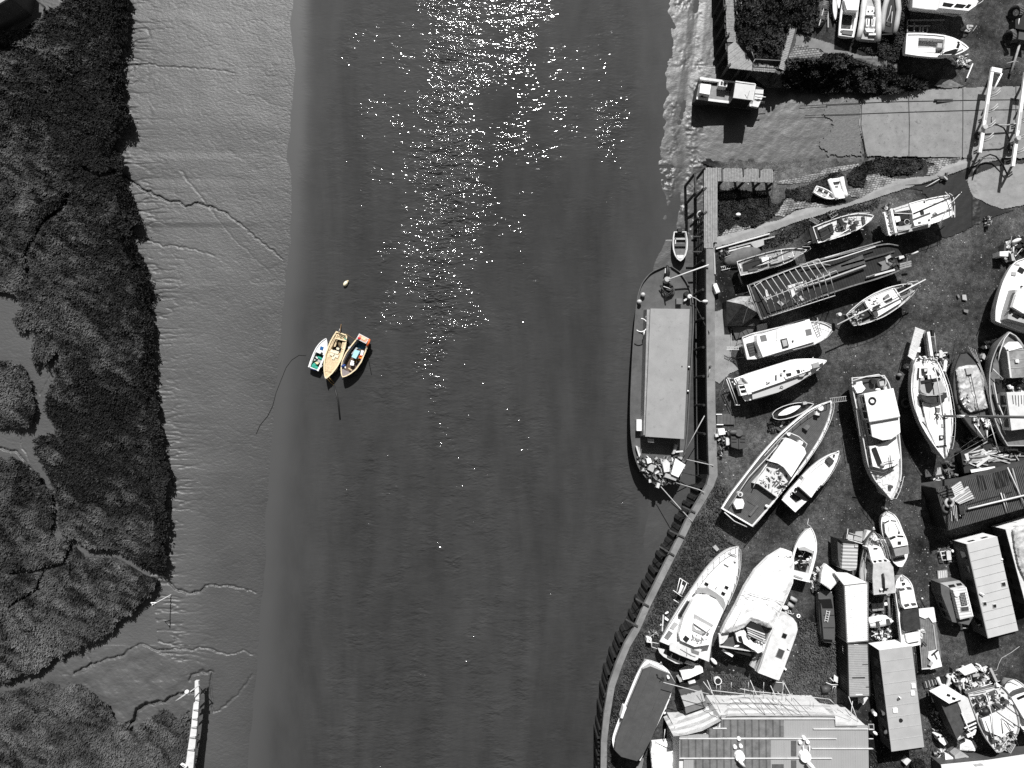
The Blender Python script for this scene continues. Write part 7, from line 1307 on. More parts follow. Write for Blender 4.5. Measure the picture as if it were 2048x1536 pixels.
# ================================================================ LOWER YARD
fr(1280, 1050, 6.4)
b = Boat('flybridge_cruiser', 'big white flybridge cruiser with dark deck hatches, beside the curving quay', 0, 0, 0, LR=([(1255, 268), (1130, 310), (1000, 400), (860, 540), (740, 700), (620, 880), (500, 1050), (380, 1250), (250, 1490)], [(1262, 270), (1275, 400), (1270, 560), (1230, 740), (1150, 930), (1070, 1100), (980, 1260), (930, 1390), (880, 1750)]), zd=2.3, zk=.4, rise=.5, hull=WHITE, deck=WHITE, rail=OFF, bul=.04, nst=36)
b.prism('windscreen', [(725, 850), (790, 810), (880, 810), (980, 870), (1070, 940), (1095, 1010), (1075, 1085), (1010, 1000), (880, 920), (770, 870), (730, 900)], 2.9, 2.3, mat('tinted_screen', .28, .1, 2, .2), .0); b.prism('flybridge', [(735, 905), (860, 900), (980, 960), (1065, 1080), (1060, 1120), (940, 1400), (900, 1530), (700, 1560), (520, 1480), (500, 1400), (560, 1180), (680, 960)], 3.4, 2.3, WHITE, .0)
b.prism('screen_gap', [(795, 872), (850, 885), (860, 910), (800, 895)], 3.0, 2.8, GLASS); b.prism('screen_gap', [(895, 900), (975, 940), (950, 970), (890, 930)], 3.0, 2.8, GLASS); b.prism('side_window', [(615, 975), (660, 990), (640, 1020), (540, 1180), (495, 1165), (560, 1060)], 2.75, 2.3, GLASS); b.prism('side_window', [(690, 900), (712, 880), (715, 920), (660, 990), (640, 975)], 2.75, 2.3, GLASS)
b.prism('flybridge_seat', [(700, 1140), (940, 1280), (905, 1310), (690, 1190)], 3.55, 3.3, LGREY); b.prism('flybridge_sole', [(668, 1260), (720, 1340), (830, 1370), (800, 1410), (670, 1350)], 3.5, 3.3, LGREY); b.prism('bench', [(700, 1200), (910, 1310), (850, 1370), (690, 1260)], 3.7, 3.4, WHITE); b.prism('black_hatch', [(585, 1415), (635, 1455), (595, 1505), (550, 1460)], 3.5, 3.3, BLACK)
clutter(b, [(660, 1420), (880, 1350), (900, 1480), (700, 1530)], 18, 3.4, [WHITE, LGREY, GREY], .1, .4, 'bridge_gear', .2, 71)
for c, sx, sy, a in (((1150, 430), 6.5, 5.5, 30), ((1115, 500), 11, 11, 30), ((853, 757), 7.5, 5.5, 28), ((1110, 800), 7, 5.5, 28), ((1068, 878), 7.5, 5.5, 28)): b.hatch(c, sx, sy, 2.42, a, (GLASS, mat('square_hatch_lid', .09, .1, 2, .4))[sx > 10], .1)
b.slab('cleat', (970, 820), (980, 795), .06, 2.4, 2.5, BLACK); b.cyl('windlass', (1222, 460), 2.5, 2.8, .14, OFF); b.tube('anchor_chain', [(1130, 350, 2.8), (1180, 380, 2.8), (1240, 400, 2.8)], .04, GREY)
b.prism('aft_deck', [(430, 1400), (520, 1300), (500, 1400), (520, 1490), (700, 1600), (880, 1620), (850, 1700), (640, 1700), (440, 1560), (340, 1480)], 2.2, 2.0, OFF); b.prism('side_step', [(440, 1240), (490, 1265), (430, 1340), (380, 1320)], 2.35, 2.2, LGREY); b.prism('side_step', [(370, 1350), (420, 1385), (360, 1470), (310, 1440)], 2.35, 2.2, GREY)
b.guard(.03, .55, .7, .03, OFF, 8); b.slab('side_stripe', (640, 860), (300, 1400), .05, 2.42, 2.46, LGREY)
fr(1180, 1296, 6.4)
b.prism('stern_platform', [(870, 5), (950, 20), (1190, 155), (1190, 205), (1100, 200), (940, 110), (890, 60)], 1.5, 1.2, OFF)
for q in ([(965, 10), (1050, 60), (1030, 115), (940, 65)], [(1065, 70), (1150, 110), (1130, 165), (1045, 125)], [(1160, 115), (1235, 150), (1210, 195), (1145, 170)]): b.prism('platform_window', q, 1.56, 1.4, GLASS)
b.ell('fender', (1270, 190), 1.2, .75, .22, .22, OFF, -.25); b.prism('aft_canopy', [(1020, -60), (1200, -80), (1430, 20), (1380, 150), (1340, 165), (1150, 90), (1020, 30)], 2.9, 2.75, OFF); b.prism('canopy_shadow_patch', [(1290, 10), (1400, 50), (1390, 90), (1300, 60)], 2.95, 2.85, GREY)  # grey patch on the canopy top stands in for shadow
for a, c in (((1155, 10), (1290, 90)), ((1240, 0), (1240, 100)), ((1290, 90), (1350, 110))): b.tube('canopy_frame', [(*a, 3.0), (*c, 3.0)], .03, LGREY)
T = Thing('boat_trailer', 'small dark twin-bar boat trailer under the flybridge cruiser stern', 'trailer', (1420, 100)); T.tube('bar', [(1500, -10, .4), (1360, 250, .3)], .07, DGREY); T.tube('bar', [(1450, -20, .4), (1350, 240, .3)], .07, DGREY)
fr(1280, 1050, 6.4)
T = Thing('white_trestle', 'white metal trestle frame standing in the grass near the flybridge cruiser', 'trestle', (560, 800)); 
for pts in ([(510, 680, 1), (625, 755, 1)], [(425, 835, 1), (540, 920, 1)], [(510, 680, 1), (465, 870, 1)], [(600, 745, 1), (535, 900, 1)], [(545, 700, 1), (490, 880, 1)], [(430, 955, .8), (500, 1000, .8)]): T.tube('tube', pts, .04, PLASTIC)
T.prism('panel', [(530, 760), (560, 780), (510, 880), (490, 870)], 1.05, .95, PLASTIC); T.prism('grey_panel', [(565, 790), (590, 800), (540, 890), (515, 880)], 1.0, .9, GREY)
T = Thing('white_scraps', 'white pipes and scraps lying by the cruiser on the quay side', 'scraps', (310, 1200)); T.ell('float', (342, 1125), .3, .25, .12, .12, PLASTIC, .5); T.slab('pipe', (300, 1150), (285, 1360), .14, .0, .2, OFF); T.slab('pipe', (275, 1270), (262, 1290), .12, .0, .2, OFF); T.prism('sheet', [(320, 1170), (370, 1210), (355, 1230), (315, 1205)], .3, .1, PLASTIC)
clutter(T, [(130, 1340), (220, 1310), (230, 1400), (60, 1420)], 20, 0, [LGREY, DGREY, GREY], .2, .5, 'scrap', .4, 72)
T = Thing('bin', 'white bin and dark frame at the stern corner of the flybridge cruiser', 'bin', (120, 1480)); T.prism('bin', [(90, 1450), (150, 1455), (145, 1510), (85, 1500)], .9, 0, PLASTIC); T.slab('slot', (110, 1465), (125, 1490), .08, .9, .93, BLACK); T.tube('frame', [(150, 1500, .8), (150, 1560, .8), (240, 1590, .8), (250, 1520, .8), (150, 1500, .8)], .04, OFF)
T = Thing('slab', 'single pale square slab on the ground above the flybridge cruiser bow', 'slab', (970, 298)); T.prism('slab', [(932, 285), (970, 255), (1015, 310), (985, 338)], .25, 0, LGREY)
# ---- covered boat
b = Boat('shrink_wrapped_boat', 'large boat wrapped in wrinkled white sheeting, centre of the lower yard', 0, 0, 0, LR=([(1830, 320), (1650, 420), (1480, 600), (1330, 830), (1210, 1090), (1100, 1290), (1010, 1400), (1010, 1500), (1020, 1560)], [(1960, 350), (1975, 500), (1950, 740), (1890, 900), (1800, 1100), (1740, 1250), (1660, 1400), (1600, 1560), (1570, 1640)]), zd=2.5, zk=.4, rise=.3, hull=WHITE, deck=DGREY, rail=OFF, bul=.3, nst=30)
SW = mat('wrinkled_white_sheeting', .80, .06, 1.2, .5, .10, 1.3)
crumple(b, 'sheeting', [(1830, 300), (1940, 340), (1975, 480), (1960, 740), (1890, 910), (1800, 1100), (1700, 1320), (1650, 1320), (1420, 1235), (1330, 1320), (1200, 1370), (1040, 1390), (1100, 1260), (1220, 1050), (1340, 800), (1480, 580), (1650, 410)], 2.6, 1.1, SW, 9, .45)
for pts in ([(1330, 850), (1560, 920), (1830, 990)], [(1290, 900), (1500, 960)], [(1620, 1000), (1790, 1120)], [(1370, 960), (1200, 1290)]): b.tube('lashing', [(x, y, 3.95) for x, y in pts], .025, GREY)
clutter(b, [(1760, 380), (1940, 400), (1940, 440), (1780, 420)], 12, 3.5, [LGREY, DGREY], .08, .3, 'lashing_knot', .25, 73)
fr(1400, 1236, 6.4)
b.prism('bow_platform', [(240, 210), (375, 185), (350, 260), (300, 320), (250, 340)], 2.7, 2.3, OFF); b.tube('stern_arch', [(700, 400, 3.2), (740, 440, 3.3), (810, 410, 3.3), (830, 300, 3.2)], .14, WHITE); b.prism('stern_seat', [(455, 200), (520, 165), (580, 170), (620, 250), (700, 330), (790, 260), (830, 300), (780, 430), (700, 420), (560, 330), (480, 300)], 3.0, 2.5, WHITE)
b.prism('stern_opening', [(490, 240), (530, 230), (560, 330), (500, 290)], 3.1, 2.95, BLACK); b.prism('cockpit_opening', [(610, 100), (650, 60), (780, 100), (840, 195), (700, 150)], 3.35, 3.1, BLACK)
for i in range(4): b.slab('bench_slat', (600 + i * 6, 125 + i * 28), (830 + i * 4, 210 + i * 36), .12, 3.4, 3.5, (OFF, LGREY)[i % 2])
clutter(b, [(600, 170), (820, 240), (780, 330), (650, 300)], 20, 3.2, [WHITE, LGREY, BLACK], .15, .5, 'cockpit_gear', .2, 74); b.prism('transom_well', [(330, 300), (480, 390), (700, 460), (690, 500), (480, 450), (300, 360)], 2.2, 1.8, BLACK); b.slab('swim_step', (290, 410), (420, 490), .25, 1.6, 1.8, WHITE); b.ell('fender', (470, 360), 2.4, .35, .12, .12, PLASTIC, .3); b.prism('tube_rack', [(640, 610), (740, 430), (760, 450), (690, 640), (680, 640)], 1.9, 1.6, LGREY)
# ---- caravan
T = Thing('caravan', 'dirty white touring caravan with two dark roof vents, below the wrapped boat', 'caravan', (950, 400))
T.prism('body', [(985, 0), (1080, -40), (1190, 0), (1240, 70), (1250, 150), (1225, 240), (1080, 640), (1010, 800), (960, 785), (740, 700), (770, 640), (900, 250)], 2.5, .4, mat('dirty_white_caravan_roof', .62, .28, .7, .5, stain=.25), .0); T.slab('side_strip', (975, 20), (735, 690), .12, 2.3, 2.56, LGREY); T.slab('side_strip', (955, 50), (715, 680), .14, 1.7, 1.9, OFF)
T.hatch((1083, 228), 8.5, 8.5, 2.5, 22, GLASS, .12); T.hatch((1030, 455), 12, 16, 2.5, 22, mat('dark_roof_vent', .06, .2, 3, .3), .14, frame=LGREY); T.prism('chimney', [(1130, 355), (1165, 380), (1150, 415), (1120, 395)], 2.7, 2.4, WHITE); T.slab('ridge', (1200, 240), (1010, 780), .07, 2.5, 2.56, WHITE); T.prism('drawbar', [(930, 830), (1070, 830), (1050, 950), (930, 940)], .5, .1, DGREY); T.tube('drawbar_rail', [(960, 820, .6), (1070, 830, .6), (1050, 1000, .5)], .05, OFF)
T.slab('step', (1080, 640), (1105, 665), .2, .3, .4, PLASTIC)
for p in ((1100, 560), (900, 560)): T.cyl('wheel', p, 0, .5, .25, RUBBER)
fr(1280, 1050, 6.4)
T = Thing('gas_cylinders', 'two grey gas cylinders lying on the ground beside the wrapped boat', 'gas cylinders', (1940, 980)); T.tube('cylinder', [(1925, 930, .25), (2000, 970, .25)], .24, LGREY); T.tube('cylinder', [(1895, 1005, .25), (1955, 1045, .25)], .24, LGREY); T.ell('bag', (1860, 1060), .3, .35, .25, .3, PLASTIC); clutter(T, [(1820, 1060), (1900, 1080), (1960, 1130), (1830, 1120)], 14, 0, [BLACK, LGREY, OFF], .1, .4, 'scrap', .5, 75)
T = Thing('tyre', 'small white ring lying right of the wrapped boat', 'ring', (2030, 1165)); T.part('ring', MB().torus(W((2028, 1165), .1), .17, .07), PLASTIC, smooth=True)
# ---- boats behind wrapped boat (G2)
fr(1560, 1000, 6.4)
b = Boat('open_speedboat', 'white boat with a pointed bow and open dark cockpit, right of the wrapped boat bow', (398, 350), (235, 1020), 46, 'motor', 1.6, .3, .3, WHITE, WHITE, WHITE, bul=.05, cockpit=(.42, .86), cdepth=.8, cw=.86, floor=BLACK)
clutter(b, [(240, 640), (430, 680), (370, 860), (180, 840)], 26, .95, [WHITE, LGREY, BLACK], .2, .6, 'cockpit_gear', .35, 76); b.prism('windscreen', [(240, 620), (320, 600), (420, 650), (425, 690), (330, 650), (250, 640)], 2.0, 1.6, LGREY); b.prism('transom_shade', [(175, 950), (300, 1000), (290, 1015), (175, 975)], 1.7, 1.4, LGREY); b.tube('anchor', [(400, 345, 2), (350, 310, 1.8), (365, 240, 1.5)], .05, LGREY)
b = Boat('cabin_cruiser', 'white cabin cruiser with dark windscreens and a grey stern canopy, beside the steel boat shadow', 0, 0, 0, LR=([(1370, 145), (1310, 190), (1290, 280), (1300, 400), (1340, 540), (1390, 680), (1430, 780), (1510, 850)], [(1390, 145), (1460, 180), (1520, 260), (1570, 400), (1620, 500), (1640, 600), (1630, 740), (1560, 855)]), zd=1.5, zk=.3, rise=.3, hull=OFF, deck=WHITE, rail=WHITE, bul=.05, nst=28)
b.prism('fore_cabin', [(1335, 280), (1400, 250), (1500, 270), (1590, 460), (1580, 480), (1400, 500), (1350, 420)], 2.1, 1.5, WHITE, .02); b.prism('canopy_top', [(1400, 500), (1480, 465), (1580, 465), (1620, 520), (1640, 575), (1450, 610), (1420, 540)], 2.6, 2.4, WHITE); b.prism('aft_canopy', [(1450, 612), (1640, 577), (1655, 685), (1480, 722)], 2.4, 1.5, mat('grey_canvas_canopy', .24, .2, 2, .7))
for q in ([(1335, 290), (1395, 258), (1400, 270), (1345, 300)], [(1420, 256), (1490, 265), (1490, 275), (1425, 268)]): b.prism('windscreen', q, 2.16, 2.0, GLASS)
for q in ([(1405, 490), (1475, 460), (1485, 478), (1415, 510)], [(1500, 458), (1575, 458), (1585, 475), (1510, 472)]): b.prism('windscreen', q, 2.66, 2.4, GLASS)
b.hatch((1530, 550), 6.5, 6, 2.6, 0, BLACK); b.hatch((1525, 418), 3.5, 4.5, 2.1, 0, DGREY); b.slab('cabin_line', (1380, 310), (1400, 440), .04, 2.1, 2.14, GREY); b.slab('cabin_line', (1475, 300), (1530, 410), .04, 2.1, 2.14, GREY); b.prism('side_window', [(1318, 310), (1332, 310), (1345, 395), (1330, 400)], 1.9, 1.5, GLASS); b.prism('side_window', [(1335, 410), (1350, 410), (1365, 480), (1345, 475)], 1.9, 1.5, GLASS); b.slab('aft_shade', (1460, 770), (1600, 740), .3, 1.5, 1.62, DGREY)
b.tube('bow_rail', [(1280, 265, 1.9), (1320, 190, 2.1), (1380, 150, 2.1), (1450, 180, 2.1)], .03, LGREY)
T = Thing('trailer_hitch', 'dark winch post and chain ahead of the small cabin cruiser bow', 'winch', (1330, 130)); clutter(T, [(1300, 90), (1350, 100), (1350, 150), (1310, 140)], 12, 0, [LGREY, DGREY, OFF], .1, .35, 'chain', .7, 77)
b = Boat('wooden_cabin_boat', 'boat with a large stained flat cabin roof carrying a dark pipe, in the crowded group', 0, 0, 0, LR=([(1195, 400), (1130, 480), (1080, 580), (1050, 700), (1020, 850), (1010, 1000), (1100, 1160), (1220, 1230)], [(1210, 400), (1290, 480), (1340, 560), (1370, 660), (1400, 800), (1440, 950), (1440, 1100), (1400, 1230)]), zd=1.7, zk=.2, rise=.3, hull=DGREY, deck=LGREY, rail=GREY, bul=.15, nst=28)
b.prism('fore_cabin', [(1130, 610), (1290, 600), (1345, 740), (1200, 790), (1165, 750)], 2.9, 1.6, WHITE, .0); b.windows(4, 1, .35, .75, end=.25); b.hatch((1225, 622), 8, 2.5, 2.9, -3, BLACK); b.prism('screen', [(1165, 760), (1345, 735), (1415, 790), (1195, 820)], 3.0, 2.6, WHITE)
for q in ([(1195, 775), (1235, 775), (1235, 798), (1205, 798)], [(1325, 760), (1360, 762), (1372, 785), (1340, 785)], [(1260, 768), (1300, 768), (1305, 788), (1268, 790)]): b.prism('screen_pane', q, 3.06, 2.9, (GLASS, GLASS, LGREY)[q[0][0] == 1260])
b.prism('main_roof', [(1195, 815), (1400, 785), (1450, 860), (1465, 1000), (1475, 1190), (1200, 1215), (1185, 1000)], 3.3, 3.2, mat('stained_grey_white_roof', .46, .25, 1.2, .6, stain=.35)); b.prism('main_cabin', [(1200, 820), (1400, 792), (1445, 865), (1460, 1185), (1205, 1205)], 3.18, 1.6, LGREY, .0); b.windows(4, 3, .3, .8)
b.tube('exhaust_pipe', [(1318, 940, 3.5), (1330, 1010, 3.6), (1335, 1160, 3.5)], .11, BLACK); b.tube('cross_pipe', [(1280, 1145, 3.5), (1385, 1135, 3.5)], .08, BLACK); b.ell('horn', (1295, 1145), 3.5, .16, .16, .14, PLASTIC); b.part('side_walk', MB().prism([W(p, 1.75) for p in [(1085, 770), (1165, 800), (1195, 1180), (1100, 1150), (1080, 900)]], 1.5), LGREY)
clutter(b, [(1160, 500), (1280, 490), (1310, 590), (1150, 600)], 26, 1.8, [WHITE, BLACK, DGREY, LGREY], .1, .4, 'foredeck_gear', .35, 78); b.guard(.05, .5, .6, .03, LGREY, 6); b.prism('foredeck_panel', [(1160, 480), (1205, 420), (1280, 510), (1210, 525)], 2.15, 1.9, OFF)
T = Thing('sail_bag', 'pale rolled cover slanting beside the bow of the stained-roof boat', 'cover', (1120, 440)); T.prism('cover', [(1115, 390), (1165, 395), (1090, 490), (1070, 520)], 1.2, .6, OFF); T.tube('pulpit', [(1195, 345, 2.2), (1190, 380, 2.2), (1215, 380, 2.2), (1200, 345, 2.2)], .03, WHITE)
T = Thing('pallet_fence', 'slatted pallet and grey board standing above the striped canopy truck', 'pallet', (950, 450)); T.prism('board', [(970, 405), (1060, 400), (1050, 540), (940, 510)], .9, .8, LGREY)
for i in range(6): T.slab('slat', (862 + i * 14, 440 + i * 3), (855 + i * 14, 495 + i * 3), .1, .9, 1.0, OFF)
T.slab('rail', (870, 370), (860, 490), .08, .9, 1.0, OFF); T.slab('rail', (870, 505), (1060, 560), .1, .8, .95, OFF); T.slab('rail', (890, 420), (1050, 470), .08, .9, 1.0, LGREY)
T = Thing('canopy_truck', 'dark-sided vehicle with a pale ribbed canvas top and rounded cab, in the crowded group', 'truck', (850, 750))
T.prism('body', [(740, 500), (970, 540), (1000, 560), (985, 890), (940, 1020), (790, 1020), (800, 890), (715, 850)], 1.5, .3, BLACK); CT_ = mat('ribbed_canvas_top', .42, .1, 2, .7, .0, 6, stripe=(92, .38, .05, .3)); T.prism('canvas_top', [(810, 555), (1000, 575), (985, 850), (970, 895), (890, 905), (790, 880)], 2.7, 1.0, CT_, .0); T.prism('side', [(735, 498), (810, 552), (790, 880), (770, 870), (745, 760)], 2.3, .6, DGREY); T.prism('top_edge', [(745, 500), (965, 540), (990, 560), (815, 553)], 2.6, 2.0, BLACK)
T.prism('cab', [(790, 895), (945, 905), (950, 960), (930, 1035), (770, 1030), (775, 960)], 1.6, .4, mat('dark_cab_paint', .10, .2, 2, .4)); T.prism('bonnet', [(765, 990), (935, 985), (920, 1035), (770, 1035)], 1.3, .5, OFF); T.slab('bumper', (755, 1040), (925, 1038), .15, .6, .75, BLACK); T.slab('grille', (850, 1003), (905, 1000), .1, 1.3, 1.33, BLACK); T.tube('strap', [(955, 575, 2.75), (955, 605, 2.75), (1000, 610, 2.75)], .03, DGREY)
T = Thing('white_canopy', 'bright white five-sided canopy sheet next to the striped canopy truck', 'canopy', (640, 1000)); crumple(T, 'sheet', [(585, 815), (800, 985), (700, 1090), (645, 1150), (515, 1060), (525, 960), (550, 860)], 1.9, .25, WHITE, 21, .1); T.slab('front_edge', (517, 1062), (645, 1150), .05, 1.4, 1.9, DGREY)
T = Thing('rubble_heap', 'heap of pale broken bits beside the white five-sided canopy', 'rubble', (480, 950)); clutter(T, [(560, 820), (600, 770), (540, 900), (520, 1000), (500, 1140), (380, 1180), (400, 1030), (440, 900)], 60, 0, [OFF, LGREY, WHITE, DGREY], .15, .6, 'rubble', .35, 79)
T = Thing('estate_car', 'dark grey car with a ladder on its roof, left of the white container', 'car', (590, 1400)); CP = mat('dark_grey_car_paint', .085, .08, 1, .25, spec=.6)
T.prism('body', [(490, 1200), (520, 1165), (590, 1158), (650, 1170), (672, 1210), (690, 1400), (705, 1600), (700, 1810), (650, 1830), (560, 1820), (520, 1700), (500, 1450)], .95, .25, CP, .02); T.prism('cabin', [(520, 1285), (660, 1275), (690, 1400), (700, 1600), (695, 1790), (560, 1780), (535, 1500)], 1.45, .9, CP, .05); T.prism('windscreen', [(518, 1280), (655, 1270), (678, 1385), (545, 1385)], 1.5, 1.2, GLASS); T.slab('roof_seam', (560, 1475), (695, 1475), .05, 1.45, 1.5, BLACK); T.slab('roof_seam', (560, 1635), (698, 1635), .05, 1.45, 1.5, BLACK)
for p in ((505, 1260), (665, 1230), (550, 1700), (690, 1700)): T.cyl('wheel', p, 0, .5, .2, RUBBER)
for q in ((500, 1190), (645, 1180)): T.ell('headlight', q, .8, .14, .08, .1, PLASTIC)
ladder('short aluminium ladder tied on the roof of the dark grey car', (620, 1415), (590, 1560), .35, 1.6, 5, OFF)
fr(1600, 1200, 6.4)
# ---- containers
def container(label, tl, tr, br, bl, z, roof_m, side_m, n):
    T = Thing('shipping_container', label, 'container', ((tl[0] + br[0]) / 2, (tl[1] + br[1]) / 2)); A0, A1, B1, B0 = [W(p, z) for p in (tl, bl, br, tr)]; mb = MB()
    for i in range(n):
        for j, dz in ((0, 0.0), (1, .035)):
            u0, u1 = (i + .5 * j) / n, (i + .5 * j + .5) / n; mb.prism([tuple((A0 + (A1 - A0) * u0)[:2]) + (z + dz,), tuple((A0 + (A1 - A0) * u1)[:2]) + (z + dz,), tuple((B0 + (B1 - B0) * u1)[:2]) + (z + dz,), tuple((B0 + (B1 - B0) * u0)[:2]) + (z + dz,)], z - .08)
    T.part('roof', mb, roof_m)
    cs = [A0, B0, B1, A1]; mb = MB(); c = sum(cs) / 4
    for k in range(4):
        a, b_ = cs[k], cs[(k + 1) % 4]; L_ = np.linalg.norm(b_ - a); m_ = int(L_ / .28); d = (b_ - a) / L_; nn = np.array([d[1], -d[0], 0]); nn = nn if np.dot(nn, (a + b_) / 2 - c) > 0 else -nn
        for i in range(m_):
            for j in (0, 1):
                p = a + d * L_ * (i + .5 * j) / m_ - nn * (.06 if j else .02); q = a + d * L_ * (i + .5 * j + .5) / m_ - nn * (.06 if j else .02)
                mb.add([(p[0], p[1], z - .1), (q[0], q[1], z - .1), (q[0], q[1], .12), (p[0], p[1], .12)], [(0, 1, 2, 3)])
                if j: 
                    for e in (p, q): mb.add([(e[0], e[1], z - .1), (e[0] + nn[0] * .04, e[1] + nn[1] * .04, z - .1), (e[0] + nn[0] * .04, e[1] + nn[1] * .04, .12), (e[0], e[1], .12)], [(0, 1, 2, 3)])
    T.part('corrugated_wall', mb, side_m)
    for k in range(4):
        a, b_ = cs[k], cs[(k + 1) % 4]; T.part('top_rail', MB().slab(a, b_, .12, z - .1, z + .06), side_m); T.part('corner_post', MB().slab(a + (b_ - a) * .0, a + (b_ - a) / np.linalg.norm(b_ - a) * .14, .14, 0, z - .105), side_m)
    return T
T = container('white shipping container with a rust-streaked roof, upper of the pair end to end', (565, -190), (865, -225), (870, 520), (600, 545), 2.6, mat('rust_streaked_white_roof', .72, .1, 2, .6, stain=.75), mat('grey_container_side', .17, .15, 2, .6), 28)
T.part('end_flap', MB().prism([W(p, 2.68) for p in [(440, -350), (620, -340), (860, -225), (565, -190)]], 2.3), WORN)
T = container('grey ribbed shipping container with code marks, lower of the pair end to end', (605, 560), (868, 558), (890, 1228), (622, 1242), 2.6, mat('grey_ribbed_container_roof', .31, .12, 2, .6, stain=.15), mat('dark_container_side', .02, .2, 2, .6), 30)
mb = MB(); 
for y, segs in ((600, [((545, 590), (570, 600)), ((545, 590), (548, 625)), ((548, 625), (572, 632))]), (650, [((550, 645), (575, 655)), ((550, 645), (552, 680)), ((552, 680), (578, 688)), ((563, 650), (565, 684))])):
    for a, c in segs: p, q = W(a, 1.7), W(c, 1.3); mb.tube([p - (.0, 0, 0), q], .03, 4)
T.part('side_marking', mb, PLASTIC); T.slab('roof_dent', (670, 997), (832, 995), .12, 2.62, 2.66, BLACK); T.slab('roof_dent', (800, 827), (870, 825), .07, 2.62, 2.66, DGREY); T.slab('roof_lettering', (715, 1212), (800, 1210), .1, 2.63, 2.66, PLASTIC); T.slab('roof_lettering', (690, 570), (748, 570), .06, 2.63, 2.66, PLASTIC); T.slab('roof_dent', (845, 1115), (885, 1113), .07, 2.62, 2.66, BLACK)
def mobile_home(label, roof, z, cap, seams, wm, rm, rot=0, wins=None):
    T = Thing('mobile_home', label, 'mobile home', ((roof[0][0] + roof[2][0]) / 2, (roof[0][1] + roof[2][1]) / 2)); T.prism('wall', roof, z - .1, .45, wm, -.01); 
    for e, n in (wins or ((0, 2), (3, 6))): T.windows(e, n, .35, .8, gap=.5)
    T.prism('roof', roof, z, z - .1, rm); A, B, C, D = roof
    a_, b_ = W(A, z - .12), W(B, z - .12); T.part('sunlit_end_wall', MB().slab(a_, b_, .035, .46, z - .12), WORN)  # white slab puts the sunlight on this end into its colour
    for i in range(1, seams): u = i / seams; T.slab('roof_seam', (A[0] + (D[0] - A[0]) * u, A[1] + (D[1] - A[1]) * u), (B[0] + (C[0] - B[0]) * u, B[1] + (C[1] - B[1]) * u), .05, z, z + .03, cap)
    T.slab('eave', A, D, .1, z - .05, z + .05, cap); T.prism('skirt', roof, .4, .0, BLACK, -.08); return T
RM = mat('panelled_grey_roof', .36, .12, .5, .6, stain=.06)
T = mobile_home('long mobile home with a smooth grey panelled roof, right of the grey container', [(1018, 648), (1432, 592), (1590, 1882), (1177, 1940)], 2.95, LGREY, 9, mat('dark_home_wall', .07, .2, 1, .6), RM, wins=((3, 5),))
T.prism('end_wall_cap', [(880, 562), (1290, 515), (1432, 590), (1018, 645)], 2.2, 2.1, WHITE) if 0 else None
for c in ((1455, 1100), (1448, 1195)): T.hatch(c, 7.5, 9, 2.95, -5, PLASTIC, .12, 'roof_vent')
T.hatch((1222, 1415), 9, 9, 2.95, -5, PLASTIC, .12, 'roof_vent', ) ; T.tube('flue', [(1260, 1235, 3.0), (1295, 1262, 3.2)], .07, PLASTIC); T.cyl('flue_hole', (1258, 1275), 2.95, 3.05, .12, DGREY); T.cyl('flue_hole', (1295, 1543), 2.95, 3.05, .2, BLACK)
fr(1728, 1000, 6.4)
T = mobile_home('mobile home with a pale roof and three square vents, right of the small caravan', [(1318, 568), (1705, 470), (1975, 1670), (1590, 1770)], 3.1, mat('seam_grey', .3, .1, 2, .6), 11, mat('dark_home_wall', .07), mat('pale_home_roof', .46, .08, .5, .6, stain=.05), wins=((0, 2), (3, 6)))
T.hatch((1790, 1078), 7, 7, 3.1, -12, BLACK, .12, 'roof_vent', frame=OFF); T.hatch((1550, 1328), 6, 6, 3.1, -5, BLACK, .12, 'roof_vent', frame=OFF); T.hatch((1675, 1357), 6, 6, 3.1, -5, BLACK, .12, 'roof_vent', frame=OFF); T.tube('aerial', [(1485, 1190, 3.3), (1545, 1218, 3.4)], .07, PLASTIC); T.ell('lamp', (1765, 760), 3.1, .12, .12, .12, PLASTIC)
fr(1728, 1000, 6.4)
T = mobile_home('far right mobile home with a dark side wall and pale end, at the frame edge', [(1820, 380), (2250, 250), (2500, 1230), (2080, 1350)], 2.9, OFF, 6, mat('dark_home_wall', .07), OFF, wins=((3, 6),))
T = Thing('round_cover', 'rounded white cover on top of the far right mobile home, mottled grey', 'cover', (2000, 600), 2.9); crumple(T, 'cover', [(1900, 380), (1960, 340), (2200, 300), (2300, 600), (2300, 1100), (2100, 1100), (1980, 850), (1930, 620)], 2.9, .5, MTARP, 31, .3)
T = Thing('small_caravan', 'small rounded caravan with a dark solar panel grid on its roof', 'caravan', (1180, 1250)); CW = mat('grey_caravan_wall', .10, .15, 1.5, .5)
T.prism('wall', [(980, 1070), (1230, 1035), (1290, 1090), (1395, 1500), (1340, 1600), (1130, 1560), (990, 1200)], 2.1, .3, CW, .0); T.windows(5, 3, .3, .8, gap=.4); T.prism('roof', [(1140, 1155), (1300, 1110), (1385, 1495), (1230, 1530)], 2.7, 2.0, mat('lined_white_roof', .60, .1, 2, .6, .0, 6, stripe=(82, .3, .02, .3)), .0); T.prism('front_slope', [(985, 1068), (1225, 1035), (1300, 1108), (1140, 1150)], 2.15, 1.9, LGREY)
for q in ([(1080, 1090), (1150, 1078), (1175, 1110), (1100, 1122)], [(1180, 1070), (1240, 1062), (1262, 1090), (1200, 1098)]): T.prism('window', q, 2.2, 2.0, GLASS)
sp = T.prism('solar_panel', [(1215, 1200), (1290, 1185), (1325, 1345), (1250, 1358)], 2.78, 2.6, GLASS)
for i in range(1, 4): T.slab('panel_line', (1215 + i * 19, 1198 - i * 4), (1250 + i * 19, 1356 - i * 4), .03, 2.78, 2.8, LGREY, sp)
